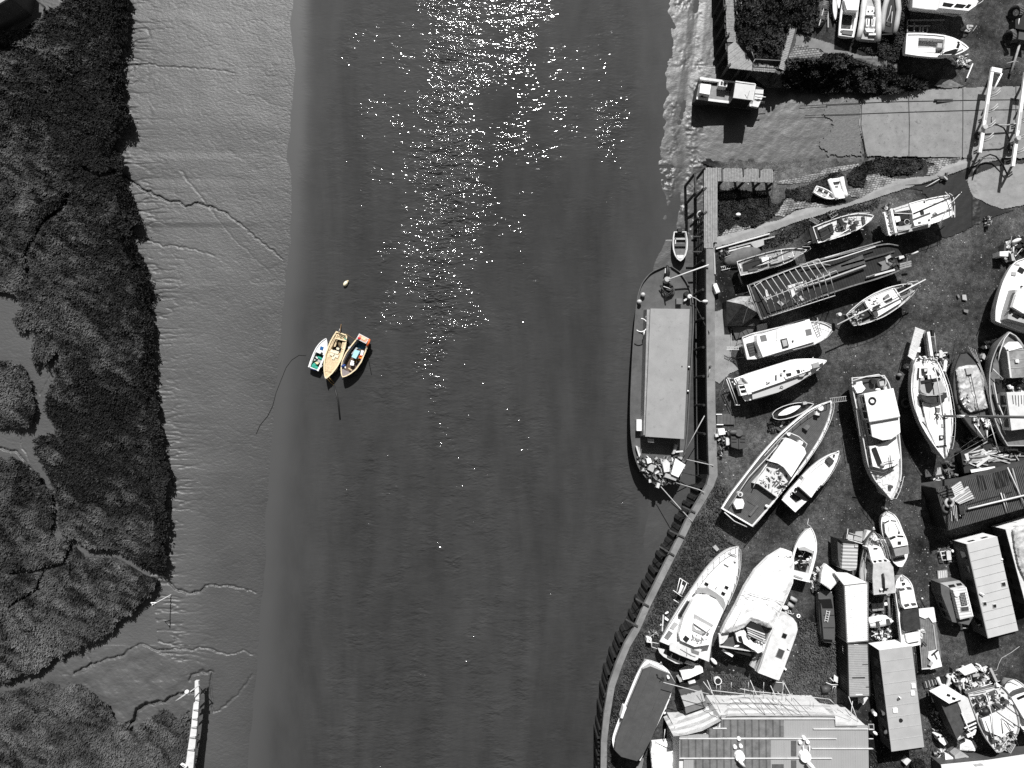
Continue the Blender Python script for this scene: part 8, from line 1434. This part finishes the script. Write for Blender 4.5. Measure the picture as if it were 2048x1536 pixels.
for i in range(1, 8): T.slab('panel_line', (1217 + i * 4.4, 1200 + i * 20), (1290 + i * 4.4, 1187 + i * 20), .03, 2.78, 2.8, LGREY, sp)
T.hatch((1292, 1395), 15, 8, 2.7, -6, mat('dark_roof_vent', .06), .12, frame=OFF); T.slab('awning_rail', (1305, 1120), (1395, 1490), .1, 2.6, 2.75, WHITE); T.ell('dish', (1190, 1210), 2.8, .3, .3, .08, PLASTIC); T.tube('towbar', [(1200, 1560, .5), (1260, 1640, .4), (1330, 1640, .4)], .06, LGREY)
T = Thing('pallet', 'square slatted pallet lying above the small rounded caravan', 'pallet', (1005, 960))
for i in range(9): T.slab('slat', (948 + i * 14, 912 - i), (955 + i * 14, 1020 - i * 2), .11, .12, .18, OFF if i % 2 else LGREY)
for a, c in (((940, 915), (1065, 900)), ((945, 965), (1072, 950)), ((950, 1015), (1075, 1000))): T.slab('bearer', a, c, .12, 0, .12, WOOD)
T = Thing('garden_chairs', 'two slatted garden chairs beside the mobile home with three vents', 'chairs', (1050, 700)); 
for i in range(5): T.slab('slat', (1060 + i * 11, 650), (1070 + i * 11, 770), .09, .5, .55, OFF)
for pts in ([(980, 660, .6), (1000, 770, .5), (1050, 770, .5)], [(980, 660, .6), (1030, 660, .6)], [(990, 710, .5), (1035, 705, .5)]): T.tube('frame', pts, .06, OFF)
T.ell('ball', (1135, 655), .5, .18, .2, .18, PLASTIC)
T = Thing('rubbish', 'strip of rubbish and weeds along the end wall of the mobile home with three vents', 'rubbish', (1150, 520)); clutter(T, [(900, 640), (1150, 520), (1280, 460), (1500, 430), (1480, 460), (1180, 530), (1150, 800), (1090, 820), (1060, 790)], 60, 0, [BLACK, DGREY, LGREY, OFF], .1, .4, 'rubbish', .3, 81)
fr(1728, 1000, 6.4)
b = Boat('white_cruiser', 'narrow white cruiser with four dark windscreen panes and a black stern cover', 0, 0, 0, LR=([(480, 955), (410, 1030), (398, 1130), (405, 1260), (430, 1400), (450, 1600), (490, 1900)], [(490, 955), (570, 1010), (620, 1090), (650, 1250), (680, 1400), (700, 1600), (720, 1850)]), zd=1.6, zk=.3, rise=.3, hull=OFF, deck=WHITE, rail=WHITE, bul=.05, nst=26)
b.prism('cabin', [(450, 1140), (500, 1120), (610, 1120), (690, 1370), (520, 1395), (480, 1330)], 2.4, 1.6, WHITE, .02)
for q in ([(450, 1138), (515, 1125), (525, 1150), (465, 1165)], [(545, 1120), (600, 1118), (615, 1145), (560, 1145)], [(510, 1340), (570, 1325), (585, 1350), (535, 1372)], [(600, 1322), (660, 1318), (672, 1345), (620, 1352)]): b.prism('window', q, 2.46, 2.2, DGREY)
b.prism('stern_cover', [(500, 1400), (700, 1380), (725, 1660), (520, 1680), (500, 1560)], 2.2, 1.6, DTARP); b.hatch((497, 1005), 7, 6, 1.9, -5, LGREY); b.hatch((510, 1075), 6, 4.5, 1.8, -5, BLACK); b.prism('side_window', [(432, 1210), (462, 1215), (465, 1275), (440, 1270)], 2.0, 1.6, GLASS); b.prism('engine_cover', [(530, 1720), (720, 1670), (720, 1800), (560, 1830)], 1.9, 1.5, WHITE)
T = Thing('flatbed_trailer', 'flat trailer with worn plank bed and white panels laid on its ends', 'trailer', (800, 1700)); T.prism('bed', [(698, 1400), (895, 1375), (925, 1590), (990, 2000), (930, 2165), (755, 2170), (720, 1800)], .9, .7, mat('worn_plank_bed', .17, .3, 2, .8, .01, 9, stripe=(4, .25, .02, .35), stain=.3))
T.prism('white_panel', [(700, 1398), (895, 1378), (925, 1560), (880, 1570), (830, 1500), (780, 1520), (710, 1490)], 1.05, .88, PLASTIC); T.prism('white_panel', [(830, 1950), (950, 1915), (1000, 2130), (850, 2170), (880, 2080), (820, 2020)], 1.1, .92, PLASTIC); T.prism('plate', [(825, 2110), (860, 2060), (895, 2085), (860, 2130)], 1.2, 1.1, LGREY); T.slab('tool', (870, 1990), (950, 1920), .14, 1.1, 1.2, BLACK); T.slab('tool', (905, 1970), (940, 2040), .12, 1.1, 1.2, DGREY); T.tube('frame', [(740, 1880, 1.1), (760, 1810, 1.2), (800, 1860, 1.1)], .06, BLACK); T.slab('edge', (740, 2165), (850, 2155), .1, .9, 1.0, OFF); T.slab('edge', (890, 1600), (930, 1920), .12, .9, 1.0, LGREY); T.slab('edge', (705, 1700), (745, 2150), .08, .9, .98, LGREY)
clutter(T, [(690, 1660), (760, 1650), (760, 1750), (720, 1760)], 12, .9, [WHITE, LGREY, OFF], .15, .4, 'gear', .2, 82)
for p in ((720, 1800), (930, 1800)): T.cyl('wheel', p, 0, .65, .3, RUBBER)
T = Thing('metal_cart', 'dark cart frame above the flatbed trailer', 'cart', (720, 1290)); T.tube('frame', [(680, 1265, .7), (720, 1270, .8), (745, 1310, .7), (780, 1380, .4)], .06, BLACK); T.tube('frame', [(700, 1300, .7), (740, 1380, .4)], .06, DGREY); T.ell('lamp', (745, 1262), .9, .12, .12, .12, OFF)
fr(1600, 1200, 6.4)
b = Boat('upturned_dinghy', 'white dinghy lying bottom up right of the white shipping container', (1165, 240), (870, 290), 23, 'dinghy', .2, 1.0, 0, WHITE, WHITE, WHITE, bul=.02, flat=.5, rake=-.3)
b.slab('keel', (890, 305), (1060, 262), .06, .95, 1.08, LGREY)
T = Thing('table', 'grey two-part table top above the upturned white dinghy', 'table', (990, 85)); T.prism('top', [(915, 45), (1060, 35), (1075, 130), (930, 145)], .8, .7, mat('grey_table_top', .24, .15, 2, .6)); T.slab('joint', (985, 40), (1000, 138), .04, .8, .83, DGREY); T.cyl('leg', (940, 70), 0, .7, .06, BLACK); T.cyl('leg', (1050, 110), 0, .7, .06, BLACK)
T = Thing('beam_bundle', 'long dark beams lying between table and narrow cruiser', 'beams', (1150, 100)); T.tube('beam', [(1130, -30, .5), (1150, 250, .5)], .14, GREY); T.tube('beam', [(1190, -30, .4), (1170, 300, .4)], .05, OFF); T.slab('white_lump', (1080, 55), (1120, 50), .3, .6, .8, PLASTIC)
T = Thing('scrap_heap', 'heap of twigs and scrap beside the upturned white dinghy', 'scrap', (1080, 420)); clutter(T, [(900, 400), (1000, 360), (1100, 340), (1170, 400), (1160, 500), (1040, 520), (960, 480)], 70, 0, [BLACK, OFF, LGREY, DWOOD, WHITE], .15, .6, 'scrap', .35, 83)
T = Thing('scrap_heap', 'bits of timber between the white container and the grey table', 'scrap', (900, 150)); clutter(T, [(860, 20), (900, 60), (1080, 150), (1090, 200), (1000, 200), (880, 180)], 34, 0, [BLACK, OFF, LGREY, GREY], .15, .5, 'scrap', .3, 84)
# ================================================================ BOTTOM RIGHT CORNER
fr(1180, 1296, 6.4)
b = Boat('roofed_hull', 'long white hull with a dark flat felt roof, beside the quay at the bottom', 0, 0, 0, LR=([(735, 150), (670, 210), (600, 330), (540, 470), (450, 700), (370, 900), (300, 1090), (280, 1190), (310, 1300)], [(760, 150), (880, 190), (980, 260), (1030, 330), (1060, 420), (1030, 640), (900, 900), (760, 1200), (640, 1440)]), zd=1.9, zk=.3, rise=.1, hull=OFF, deck=WHITE, rail=WHITE, bul=.04, nst=30, flat=.5)
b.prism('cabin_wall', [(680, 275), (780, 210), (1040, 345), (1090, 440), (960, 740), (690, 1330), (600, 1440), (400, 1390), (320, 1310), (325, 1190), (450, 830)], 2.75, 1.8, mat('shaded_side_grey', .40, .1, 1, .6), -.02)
b.prism('felt_roof', [(680, 285), (780, 247), (1030, 345), (1092, 450), (965, 740), (780, 1180), (690, 1330), (605, 1448), (400, 1392), (318, 1310), (325, 1190), (450, 830)], 3.1, 2.78, mat('dark_roofing_felt', .065, .2, 1.2, .8, .006, 8, stain=.15))
for a, c in (((785, 270), (420, 1230)), ((960, 400), (560, 1380)), ((870, 340), (800, 560))): b.slab('felt_seam', a, c, .04, 3.1, 3.13, DGREY)
b.cyl('flue', (1005, 380), 3.1, 3.5, .14, PLASTIC); b.slab('white_patch', (450, 760), (410, 900), .35, 2.0, 2.9, WHITE)
clutter(b, [(860, 330), (950, 350), (940, 420), (850, 400)], 10, 3.1, [DGREY, BLACK], .2, .5, 'roof_gear', .08, 91); b.tube('bow_fitting', [(890, 215, 2.0), (910, 180, 2.4), (925, 215, 2.0)], .04, WHITE)
T = Thing('plank', 'grey board sticking out below the felt-roofed hull', 'plank', (630, 1490)); T.prism('board', [(660, 1400), (690, 1420), (660, 1560), (580, 1560)], .6, .5, GREY)
T = Thing('garden_shed', 'small grey shed with a two-slope roof above the big sheeted building', 'shed', (1310, 680))
T.prism('wall', [(1140, 545), (1390, 480), (1490, 740), (1230, 835)], 2.0, 0, BLACK, -.02); T.prism('upper_slope', [(1135, 540), (1385, 475), (1425, 545), (1170, 620)], 2.15, 2.02, DGREY); T.prism('ridge_slope', [(1165, 618), (1430, 545), (1475, 680), (1215, 755)], 2.3, 2.02, LGREY); T.prism('lower_slope', [(1215, 758), (1475, 683), (1500, 745), (1228, 840)], 2.15, 2.02, mat('mid_grey_felt', .13, .2, 2, .8))
for i in range(3): T.slab('clip', (1230 + i * 50, 580 - i * 14), (1235 + i * 50, 600 - i * 14), .06, 2.3, 2.33, BLACK)
T = Thing('white_tank_lid', 'white rounded tank lid between the felt-roofed hull and the flybridge cruiser', 'tank', (1310, 320)); T.prism('lid', [(1165, 325), (1250, 280), (1410, 228), (1440, 250), (1450, 310), (1270, 390), (1190, 410)], 1.3, .2, WHITE, -.03)
T = Thing('water_drum', 'pale horizontal drum and boxes above the small grey shed', 'drum', (1300, 450)); T.tube('drum', [(1265, 465, .8), (1350, 440, .8)], .35, OFF); T.prism('box', [(1130, 395), (1165, 380), (1190, 425), (1150, 440)], 1.0, 0, LGREY); T.part('tyre', MB().torus(W((1185, 485), .4), .32, .14), DGREY, smooth=True); clutter(T, [(1120, 440), (1260, 420), (1260, 510), (1150, 520)], 14, 0, [BLACK, DGREY, OFF], .2, .5, 'scrap', .6, 92)
T = Thing('white_bucket', 'white bucket with a pale rim in the grass above the sheeted building', 'bucket', (1640, 430)); T.cyl('bucket', (1640, 425), 0, .5, .42, PLASTIC); T.cyl('water', (1640, 425), .5, .52, .34, BLACK); T.ell('bag', (1585, 170), .4, .5, .22, .2, PLASTIC, -.8)
T = Thing('white_tarp_shelter', 'crumpled bright white tarpaulin shelter beside the big building corner at the bottom', 'shelter', (950, 1400)); crumple(T, 'tarpaulin', [(795, 1210), (1040, 1185), (1090, 1260), (1130, 1280), (1110, 1430), (1190, 1500), (1150, 1600), (800, 1600), (775, 1330)], 2.2, .6, SW, 41, .3); T.tube('pole', [(960, 1040, 3), (945, 1190, 2.6)], .04, OFF); T.tube('rope', [(830, 1200, 2.8), (1050, 1310, 2.9)], .03, DGREY)
T = Thing('float', 'row of white fenders lying against the felt-roofed hull', 'fender', (950, 780)); T.ell('fender', (960, 750), .5, .18, .35, .18, PLASTIC); T.ell('fender', (940, 830), .5, .3, .15, .15, PLASTIC)
# ---- big sheeted building with scaffolding
fr(1480, 1296, 6.4)
T = Thing('sheeted_building', 'large building with a ribbed metal roof and wrapped in white sheeting, at the bottom edge', 'building', (200, 1200)); ZB = 6.0
MR = mat('plain_metal_roof', .30, .06, .6, .5, .0, 6, stripe=(0, .25, .01, .08)); CR = mat('streaked_rooflight_sheet', .16, .35, 1.2, .6, .0, 6, stripe=(0, .74, .02, .45), stain=.3)
T.prism('wall', [(-780, 1130), (-400, 1130), (-400, 1050), (-280, 1030), (-240, 890), (1210, 890), (1215, 1020), (1640, 1020), (1650, 1800), (-780, 1800)], ZB - .3, 0, OFF)
T.prism('roof', [(-170, 870), (1218, 870), (1220, 1000), (1640, 1000), (1652, 1800), (-170, 1800)], ZB, ZB - .25, MR)
T.prism('roof', [(-775, 1115), (-345, 1115), (-345, 1030), (-240, 1030), (-240, 870), (-172, 870), (-172, 1800), (-720, 1800), (-720, 1400), (-775, 1400)], ZB - .01, ZB - .25, MR)
T.prism('rooflight', [(-235, 905), (562, 905), (562, 1138), (-235, 1138)], ZB + .06, ZB, CR); T.prism('rooflight', [(-765, 1165), (395, 1165), (395, 1410), (-765, 1410)], ZB + .06, ZB - .01, CR); T.prism('rooflight', [(-590, 1430), (395, 1430), (395, 1700), (-590, 1700)], ZB + .06, ZB - .01, CR); T.prism('rooflight', [(-400, 1040), (-245, 1040), (-245, 1150), (-400, 1150)], ZB + .06, ZB - .2, CR)
T.prism('rooflight', [(655, 1190), (722, 1190), (722, 1385), (655, 1385)], ZB + .06, ZB, mat('dark_rooflight', .09, .3, 2, .5)); T.prism('rooflight', [(655, 1440), (722, 1440), (722, 1600), (655, 1600)], ZB + .06, ZB, mat('dark_rooflight', .09)); T.prism('rooflight', [(410, 1490), (560, 1490), (560, 1600), (410, 1600)], ZB + .06, ZB, mat('dark_rooflight', .09))
for x0, x1, y in ((-235, 1218, 908), (-775, 1240, 1162), (-775, 1180, 1415), (940, 1640, 1038), (920, 1695, 1290), (-345, -170, 1032)): T.slab('purlin_strip', (x0, y), (x1, y), .09, ZB + .06, ZB + .16, OFF)
for x in (570, 815, 980, 1145, 1310, 1480): T.slab('sheet_joint', (x, 1010 if x > 1200 else 880), (x, 1560), .03, ZB, ZB + .03, LGREY)
for c, r in (((845, 1400), .62), ((5, 1400), .55)): T.cyl('roof_cowl', c, ZB, ZB + .5, r, PLASTIC, r * .9)
for c in ((825, 1155), (775, 1210), (870, 1205), (-10, 1165), (15, 1260), (-60, 1270)): T.cyl('roof_fan', c, ZB, ZB + .3, .19, PLASTIC)
for x in (810, 890): T.tube('fan_duct', [(x, 1250, ZB + .3), (x, 1350, ZB + .3)], .06, PLASTIC)
T.tube('flue_pipe', [(870, 1460, ZB + .8), (960, 1560, ZB + 1)], .2, PLASTIC); T.tube('flue_pipe', [(-10, 1440, ZB + .8), (60, 1520, ZB + .6)], .16, PLASTIC)
for p in ((1645, 1040), (1645, 1162), (1645, 1290)): T.tube('bracket', [(p[0], p[1], ZB - .2), (p[0] + 60, p[1], ZB - .2)], .05, OFF)
# sheeting skirt: pleated white sheet sloping away from the roof
WS = mat('pleated_white_sheeting', .56, .25, 1.0, .55, .05, 2.2, stain=.15); q_out = [(-970, 905), (-850, 860), (-560, 760), (-290, 660), (-100, 630), (120, 620), (360, 625), (560, 640), (800, 690), (980, 715), (1150, 740), (1240, 820), (1340, 850), (1500, 1000)]; q_in = [(-850, 1130), (-690, 1115), (-480, 1060), (-240, 930), (-170, 875), (100, 868), (400, 868), (560, 868), (800, 870), (980, 872), (1215, 878), (1222, 1002), (1340, 1002), (1500, 1002)]
mb = MB(); NR = 7; rowsP = []
rs = random.Random(12)
for k in range(len(q_out)):
    for s_ in range(3 if k < len(q_out) - 1 else 1):
        u = s_ / 3; k2 = min(k + 1, len(q_out) - 1); o_ = np.array(q_out[k]) * (1 - u) + np.array(q_out[k2]) * u; i_ = np.array(q_in[k]) * (1 - u) + np.array(q_in[k2]) * u
        rowsP.append([W(tuple(o_ * (1 - j / NR) + i_ * (j / NR)), 0.5 + (ZB - .6) * j / NR + (.28 if j % 2 else 0) + rs.uniform(-.05, .05)) for j in range(NR + 1)])
for a, c in zip(rowsP[:-1], rowsP[1:]):
    for j in range(NR): mb.add([a[j], c[j], c[j + 1], a[j + 1]], [(0, 1, 2, 3)])
    mb.add([a[0], c[0], (c[0][0], c[0][1], .02), (a[0][0], a[0][1], .02)], [(0, 1, 2, 3)])
T.part('sheeting', mb, WS, smooth=False)
mb = MB(); W_ = [W(p, 3.6) for p in [(-970, 905), (-850, 860), (-560, 1000), (-690, 1115), (-700, 1400), (-780, 1400)]]
TS = Thing('scaffold_frame', 'pale scaffold poles along the upper side of the sheeted building', 'scaffolding', (200, 600))
for pts in ([(-980, 440, 4.5), (-400, 590, 4.6)], [(0, 520, 4.6), (170, 555, 4.7), (880, 625, 4.6), (1145, 655, 4.3)], [(-380, 540, 4.4), (150, 600, 4.5)], [(-350, 625, 3.8), (140, 640, 3.8)], [(130, 410, 5.5), (330, 870, ZB)], [(-420, 410, 5), (-250, 830, ZB)], [(-470, 430, 5), (-250, 720, 5)], [(390, 480, 5), (580, 870, ZB)], [(560, 440, 5), (790, 870, ZB)], [(420, 600, 4.2), (540, 620, 4.4), (480, 560, 4.4)], [(1145, 655, 4.3), (1215, 720, 4.0)], [(1150, 735, 3.8), (1240, 830, 4.0)], [(1250, 760, 3.8), (1420, 920, 4.2)], [(1390, 620, 4), (1535, 1000, 4.5)], [(1440, 680, 3), (1415, 910, 3)], [(250, 590, 4.5), (550, 620, 4.5)]): TS.tube('pole', pts, .04, SC)
for x, y in ((-300, 500), (-250, 520), (60, 560), (110, 480), (175, 580), (300, 590), (305, 480), (425, 600), (550, 460), (540, 610), (590, 620), (665, 620), (900, 690), (940, 700), (-110, 480)): TS.tube('upright', [(x, y - 40, 4.7), (x - 4, y + 60, 4.3)], .035, SC)
for x in (-100, 130, 260, 360, 480, 600, 700): TS.tube('cross_line', [(x - 20, 640, 4.0), (x + 200, 868, ZB)], .028, mat('thin_dark_cable', .06, .1, 3, .6))
T = Thing('white_chair', 'white garden chair frame beside the lower container', 'chair', (1200, 440)); T.prism('seat', [(1205, 340), (1255, 375), (1250, 450), (1200, 420)], .6, .5, OFF); 
for pts in ([(1100, 440, .5), (1170, 470, .6), (1250, 470, .5)], [(1180, 540, .3), (1195, 490, .6), (1225, 490, .6), (1205, 550, .3)], [(1150, 380, .5), (1200, 430, .7)]): T.tube('frame', pts, .05, OFF)
T = Thing('oil_drum', 'dark drum lying on its side by the white garden chair', 'drum', (1100, 525)); T.tube('drum', [(1045, 528, .35), (1140, 522, .35)], .42, mat('dark_drum_paint', .06, .2, 2, .5)); T.cyl('cap', (1148, 522), .2, .55, .1, LGREY)
T = Thing('white_triangle_sail', 'triangular pale sheet standing at the lower end of the grey container', 'sheet', (1580, 680)); T.prism('sheet', [(1520, 680), (1630, 625), (1640, 640), (1580, 728)], 1.2, 1.1, OFF)
T = Thing('gas_bottle', 'white-topped grey bottles beside the long mobile home wall', 'gas bottles', (1730, 850)); T.tube('bottle', [(1690, 800, .4), (1730, 850, .9)], .25, GREY); T.cyl('cap', (1735, 850), .7, 1.1, .2, PLASTIC); T.ell('bag', (1730, 1090), .8, .3, .18, .2, PLASTIC, -.7); T.prism('frame', [(1640, 975), (1715, 975), (1720, 1050), (1650, 1050)], 1.0, .9, LGREY); T.prism('frame_gap', [(1655, 985), (1705, 985), (1710, 1035), (1660, 1035)], 1.03, .95, BLACK)
# ---- boats and gear at the lower right
fr(1728, 1296, 6.4)
T = Boat('skip_hull', 'boxy dark-sided wheelhouse hull with a white slanted top and two square vents', 0, 0, 0, LR=([(945, 625), (980, 700), (1060, 880), (1150, 1080), (1200, 1180)], [(1280, 620), (1330, 700), (1390, 850), (1440, 1000), (1420, 1080)]), zd=1.9, zk=.3, rise=.1, hull=DGREY, deck=OFF, rail=LGREY, bul=.1, nst=20)
T.prism('front_house', [(945, 622), (1145, 535), (1280, 620), (1290, 640), (1090, 712)], 3.4, 1.8, WHITE, .0); T.hatch((1085, 605), 6.5, 4, 3.4, 18, BLACK); T.hatch((1152, 648), 6.5, 4, 3.4, 18, BLACK); T.prism('side_wall', [(950, 640), (1090, 715), (1180, 680), (1250, 780), (1290, 1050), (1190, 1170)], 2.6, 1.0, mat('dark_stained_side', .06, .35, 2, .7)); T.prism('deck_panel', [(1190, 670), (1330, 640), (1430, 920), (1290, 980), (1240, 790)], 2.7, 2.0, OFF)
for pts in (((1255, 840), (1390, 1150)), ((1290, 1030), (1440, 960)), ((1330, 1060), (1440, 1010))): T.slab('white_bar', pts[0], pts[1], .1, 2.8, 2.9, PLASTIC)
T.prism('dark_opening', [(1290, 1000), (1440, 930), (1450, 1030), (1310, 1090)], 2.74, 2.4, BLACK); T.prism('nose', [(1310, 1100), (1440, 1050), (1420, 1110), (1330, 1150)], 2.2, 1.6, WHITE)
b = Boat('cluttered_ketch', 'broad white boat littered with gear and masts laid over its deck, lower right corner', 0, 0, 0, LR=([(1330, 590), (1370, 720), (1430, 880), (1470, 1000), (1550, 1150), (1640, 1270), (1700, 1340)], [(1760, 480), (1850, 560), (1930, 720), (1990, 900), (1990, 1060), (1900, 1220), (1760, 1330)]), zd=2.4, zk=.3, rise=.0, hull=GREY, deck=OFF, rail=LGREY, bul=.15, nst=24)
for q in ([(1435, 650), (1540, 600), (1580, 650), (1480, 690)], [(1590, 590), (1700, 545), (1720, 590), (1640, 620)]): b.prism('grating', q, 2.6, 2.3, DGREY)
for q in ([(1500, 900), (1580, 870), (1600, 885), (1500, 905)], [(1670, 740), (1740, 715), (1790, 760), (1700, 790)], [(1780, 700), (1850, 670), (1870, 700), (1810, 730)], [(1610, 780), (1650, 760), (1690, 810), (1640, 830)]): b.prism('cabin_window', q, 2.75, 2.3, DGREY)
b.prism('cabin_top', [(1510, 910), (1700, 840), (1900, 960), (1930, 1050), (1840, 1080), (1760, 1140), (1560, 1060)], 2.9, 2.4, WHITE); b.part('heap', MB().ell(W((1550, 810), 2.5), .6, .45, .5, .4), BLACK, smooth=True); clutter(b, [(1380, 650), (1760, 520), (1900, 700), (1640, 800), (1480, 880)], 60, 2.4, [LGREY, WHITE, BLACK, DGREY], .15, .6, 'deck_gear', .35, 93); clutter(b, [(1620, 1110), (1900, 1050), (1900, 1200), (1760, 1320), (1660, 1230)], 50, 2.4, [BLACK, LGREY, DGREY, OFF], .15, .6, 'deck_gear', .4, 94)
for pts in ([(1560, 600, 3), (1640, 860, 3.2), (1660, 1180, 3)], [(1640, 610, 3.4), (1800, 740, 3.5), (2050, 920, 3.6)], [(1780, 880, 3.2), (2050, 1060, 3.4)], [(1560, 930, 3), (1640, 1150, 3)], [(1820, 940, 3.2), (1980, 1250, 2.8)], [(1760, 900, 3), (1780, 1090, 3)], [(1400, 590, 2.8), (1560, 560, 3)]): b.tube('spar', pts, .05, (DGREY, BLACK, BLACK, LGREY, LGREY, GREY, OFF)[pts[0][0] % 7])
b = Boat('rounded_cruiser', 'white rounded-bow cruiser with a curved dark screen at the lower right frame edge', 0, 0, 0, LR=([(1900, 400), (1820, 450), (1790, 520), (1850, 700), (1930, 860), (2000, 1000), (2100, 1150)], [(1940, 400), (2040, 460), (2100, 560), (2200, 700), (2260, 860), (2300, 1000), (2300, 1150)]), zd=2.0, zk=.3, rise=.3, hull=LGREY, deck=WHITE, rail=WHITE, bul=.05, nst=24)
b.prism('cabin_top', [(1880, 620), (2060, 530), (2250, 760), (2250, 960), (2080, 960)], 2.7, 2.0, WHITE); b.prism('curved_screen', [(1880, 610), (1930, 560), (2060, 515), (2060, 560), (1960, 590), (1890, 625)], 2.76, 2.4, DGREY); b.prism('side_window', [(1955, 640), (2070, 590), (2080, 620), (1975, 665)], 2.76, 2.4, GLASS); b.tube('bow_rail', [(1780, 500, 2.8), (1840, 420, 2.9), (1930, 390, 2.9), (2030, 430, 2.9)], .035, BLACK)
T = Thing('small_inflatable', 'half-inflated pale dinghy ring lying among the scrap, lower right', 'boat', (1020, 430)); T.tube('side_tube', [(940, 375, .4), (970, 460, .4), (1045, 515, .4), (1080, 450, .4), (1085, 380, .4), (1060, 345, .4)], .22, OFF); T.prism('floor', [(960, 390), (1060, 360), (1070, 450), (1030, 490)], .25, .05, BLACK)
T = Thing('pallet', 'dark broken pallet left of the half-inflated dinghy ring', 'pallet', (845, 450)); 
for i in range(8): T.slab('slat', (770 + i * 20, 435 - i * 5), (790 + i * 20, 515 - i * 7), .1, .15, .25, LGREY if i % 2 else DWOOD)
T = Thing('white_sheet', 'bright white square board on top of the scrap heap, lower right', 'board', (1330, 270)); T.prism('board', [(1205, 275), (1380, 200), (1460, 290), (1290, 350)], 1.3, 1.2, PLASTIC); T.slab('edge', (1290, 352), (1460, 292), .08, 1.0, 1.2, LGREY)
T = Thing('scrap_heap', 'long heap of engines, bags and scrap above the cluttered ketch', 'scrap', (1300, 420)); clutter(T, [(1100, 260), (1240, 240), (1500, 230), (1620, 280), (1690, 440), (1560, 490), (1400, 590), (1300, 560), (1200, 500), (1100, 430)], 230, 0, [BLACK, DGREY, BLACK, LGREY, OFF, WHITE], .2, .8, 'scrap', .8, 95)
T.slab('plank', (1620, 260), (1700, 430), .25, 1.2, 1.3, LGREY); T.prism('sail', [(1690, 430), (1760, 490), (1700, 500)], 2.6, 2.5, PLASTIC)
T = Thing('rolled_awning', 'short white roll standing beside a grey box, left of the dark-sided hull', 'awning', (880, 620)); T.tube('roll', [(860, 540, .8), (890, 690, .8)], .14, PLASTIC); T.prism('box', [(880, 545), (925, 535), (930, 650), (900, 680)], .7, 0, GREY)
T = Thing('outdoor_cooker', 'white box with two dark rings below the dark-sided hull', 'cooker', (1000, 1180)); T.prism('box', [(930, 1125), (1000, 1115), (1080, 1210), (1030, 1250), (970, 1200)], .9, 0, PLASTIC); [T.cyl('ring', c, .9, .94, .13, BLACK) for c in ((955, 1140), (1003, 1133))]
T = Thing('white_tarp', 'crumpled white sheet on the ground under the dark-sided hull', 'sheet', (1330, 1250)); crumple(T, 'sheet', [(1220, 1190), (1400, 1175), (1450, 1260), (1420, 1320), (1225, 1310)], .3, .3, TARP, 51, .25)
T = Thing('fish_tank', 'open-topped glass-fronted grey box in the bottom row of gear', 'box', (1250, 1420)); T.prism('box', [(1160, 1380), (1230, 1320), (1340, 1390), (1345, 1460), (1200, 1485), (1165, 1440)], .9, 0, LGREY); T.prism('opening', [(1185, 1420), (1310, 1400), (1330, 1450), (1210, 1470)], .93, .8, BLACK); T.prism('panel', [(1035, 1345), (1140, 1400), (1150, 1460), (1045, 1470)], .9, .2, PLASTIC)
T = Thing('white_roof_shed', 'low shed with a bright white roof along the bottom right edge', 'shed', (1500, 1550)); T.prism('roof', [(990, 1500), (1600, 1440), (2060, 1370), (2300, 1340), (2300, 1700), (1010, 1700)], 2.2, 2.05, WORN); T.prism('wall', [(1000, 1510), (1600, 1450), (2060, 1380), (2280, 1350), (2280, 1690), (1020, 1690)], 2.03, 0, DGREY)
T.prism('roof_grille', [(1400, 1490), (1500, 1475), (1540, 1500), (1430, 1515)], 2.26, 2.1, LGREY)
T = Thing('wire_rack', 'grey wire rack leaning at the stern of the cluttered ketch', 'rack', (1880, 1270)); T.prism('rack', [(1870, 1190), (1945, 1240), (1880, 1350), (1800, 1310)], 1.2, 1.1, LGREY); [T.slab('bar', (1815 + i * 14, 1300 + i * 9), (1870 + i * 14, 1200 + i * 9), .04, 1.2, 1.24, BLACK) for i in range(5)]
T = Thing('crate_stack', 'white folded board on the gravel below the long mobile home', 'board', (550, 1450)); T.prism('board', [(500, 1460), (550, 1400), (605, 1440), (545, 1505)], .5, .0, OFF)
X, Y = pts_in(lambda a, b_: (a - 1833) ** 2 + (b_ - 1530) ** 2 < 190, 1810, 1860, 1505, 1555, 2500, 9); scatter('bush_foliage', 'round dark bush beside the white folded board at the bottom', X, Y, lambda a, b_: .9 * (1 - ((a - 1833) ** 2 + (b_ - 1530) ** 2) / 200.), .3, .14, BUSH, .3 + 0 * X, 1.2, 6, .8, 'bush')
T = Thing('gear_heap', 'loose white and grey bits between cooker and glass-fronted box', 'gear', (1000, 1400)); clutter(T, [(870, 1300), (1020, 1280), (1060, 1380), (1020, 1480), (900, 1450)], 40, 0, [WHITE, LGREY, BLACK, DGREY], .15, .5, 'bits', .4, 96)
T = Thing('gear_heap', 'shadowed pipes and pots left of the dark-sided hull', 'gear', (900, 900)); clutter(T, [(820, 760), (930, 800), (1020, 1060), (880, 1100), (860, 900)], 34, 0, [LGREY, BLACK, OFF], .1, .4, 'bits', .3, 97)
T = Thing('hose', 'thin pale hose snaking over the gravel at the lower right', 'hose', (1800, 150)); T.tube('hose', [(1640, 300, .05), (1700, 280, .05), (1725, 200, .05), (1760, 130, .05), (1880, 60, .05), (1990, -20, .05)], .03, LGREY)
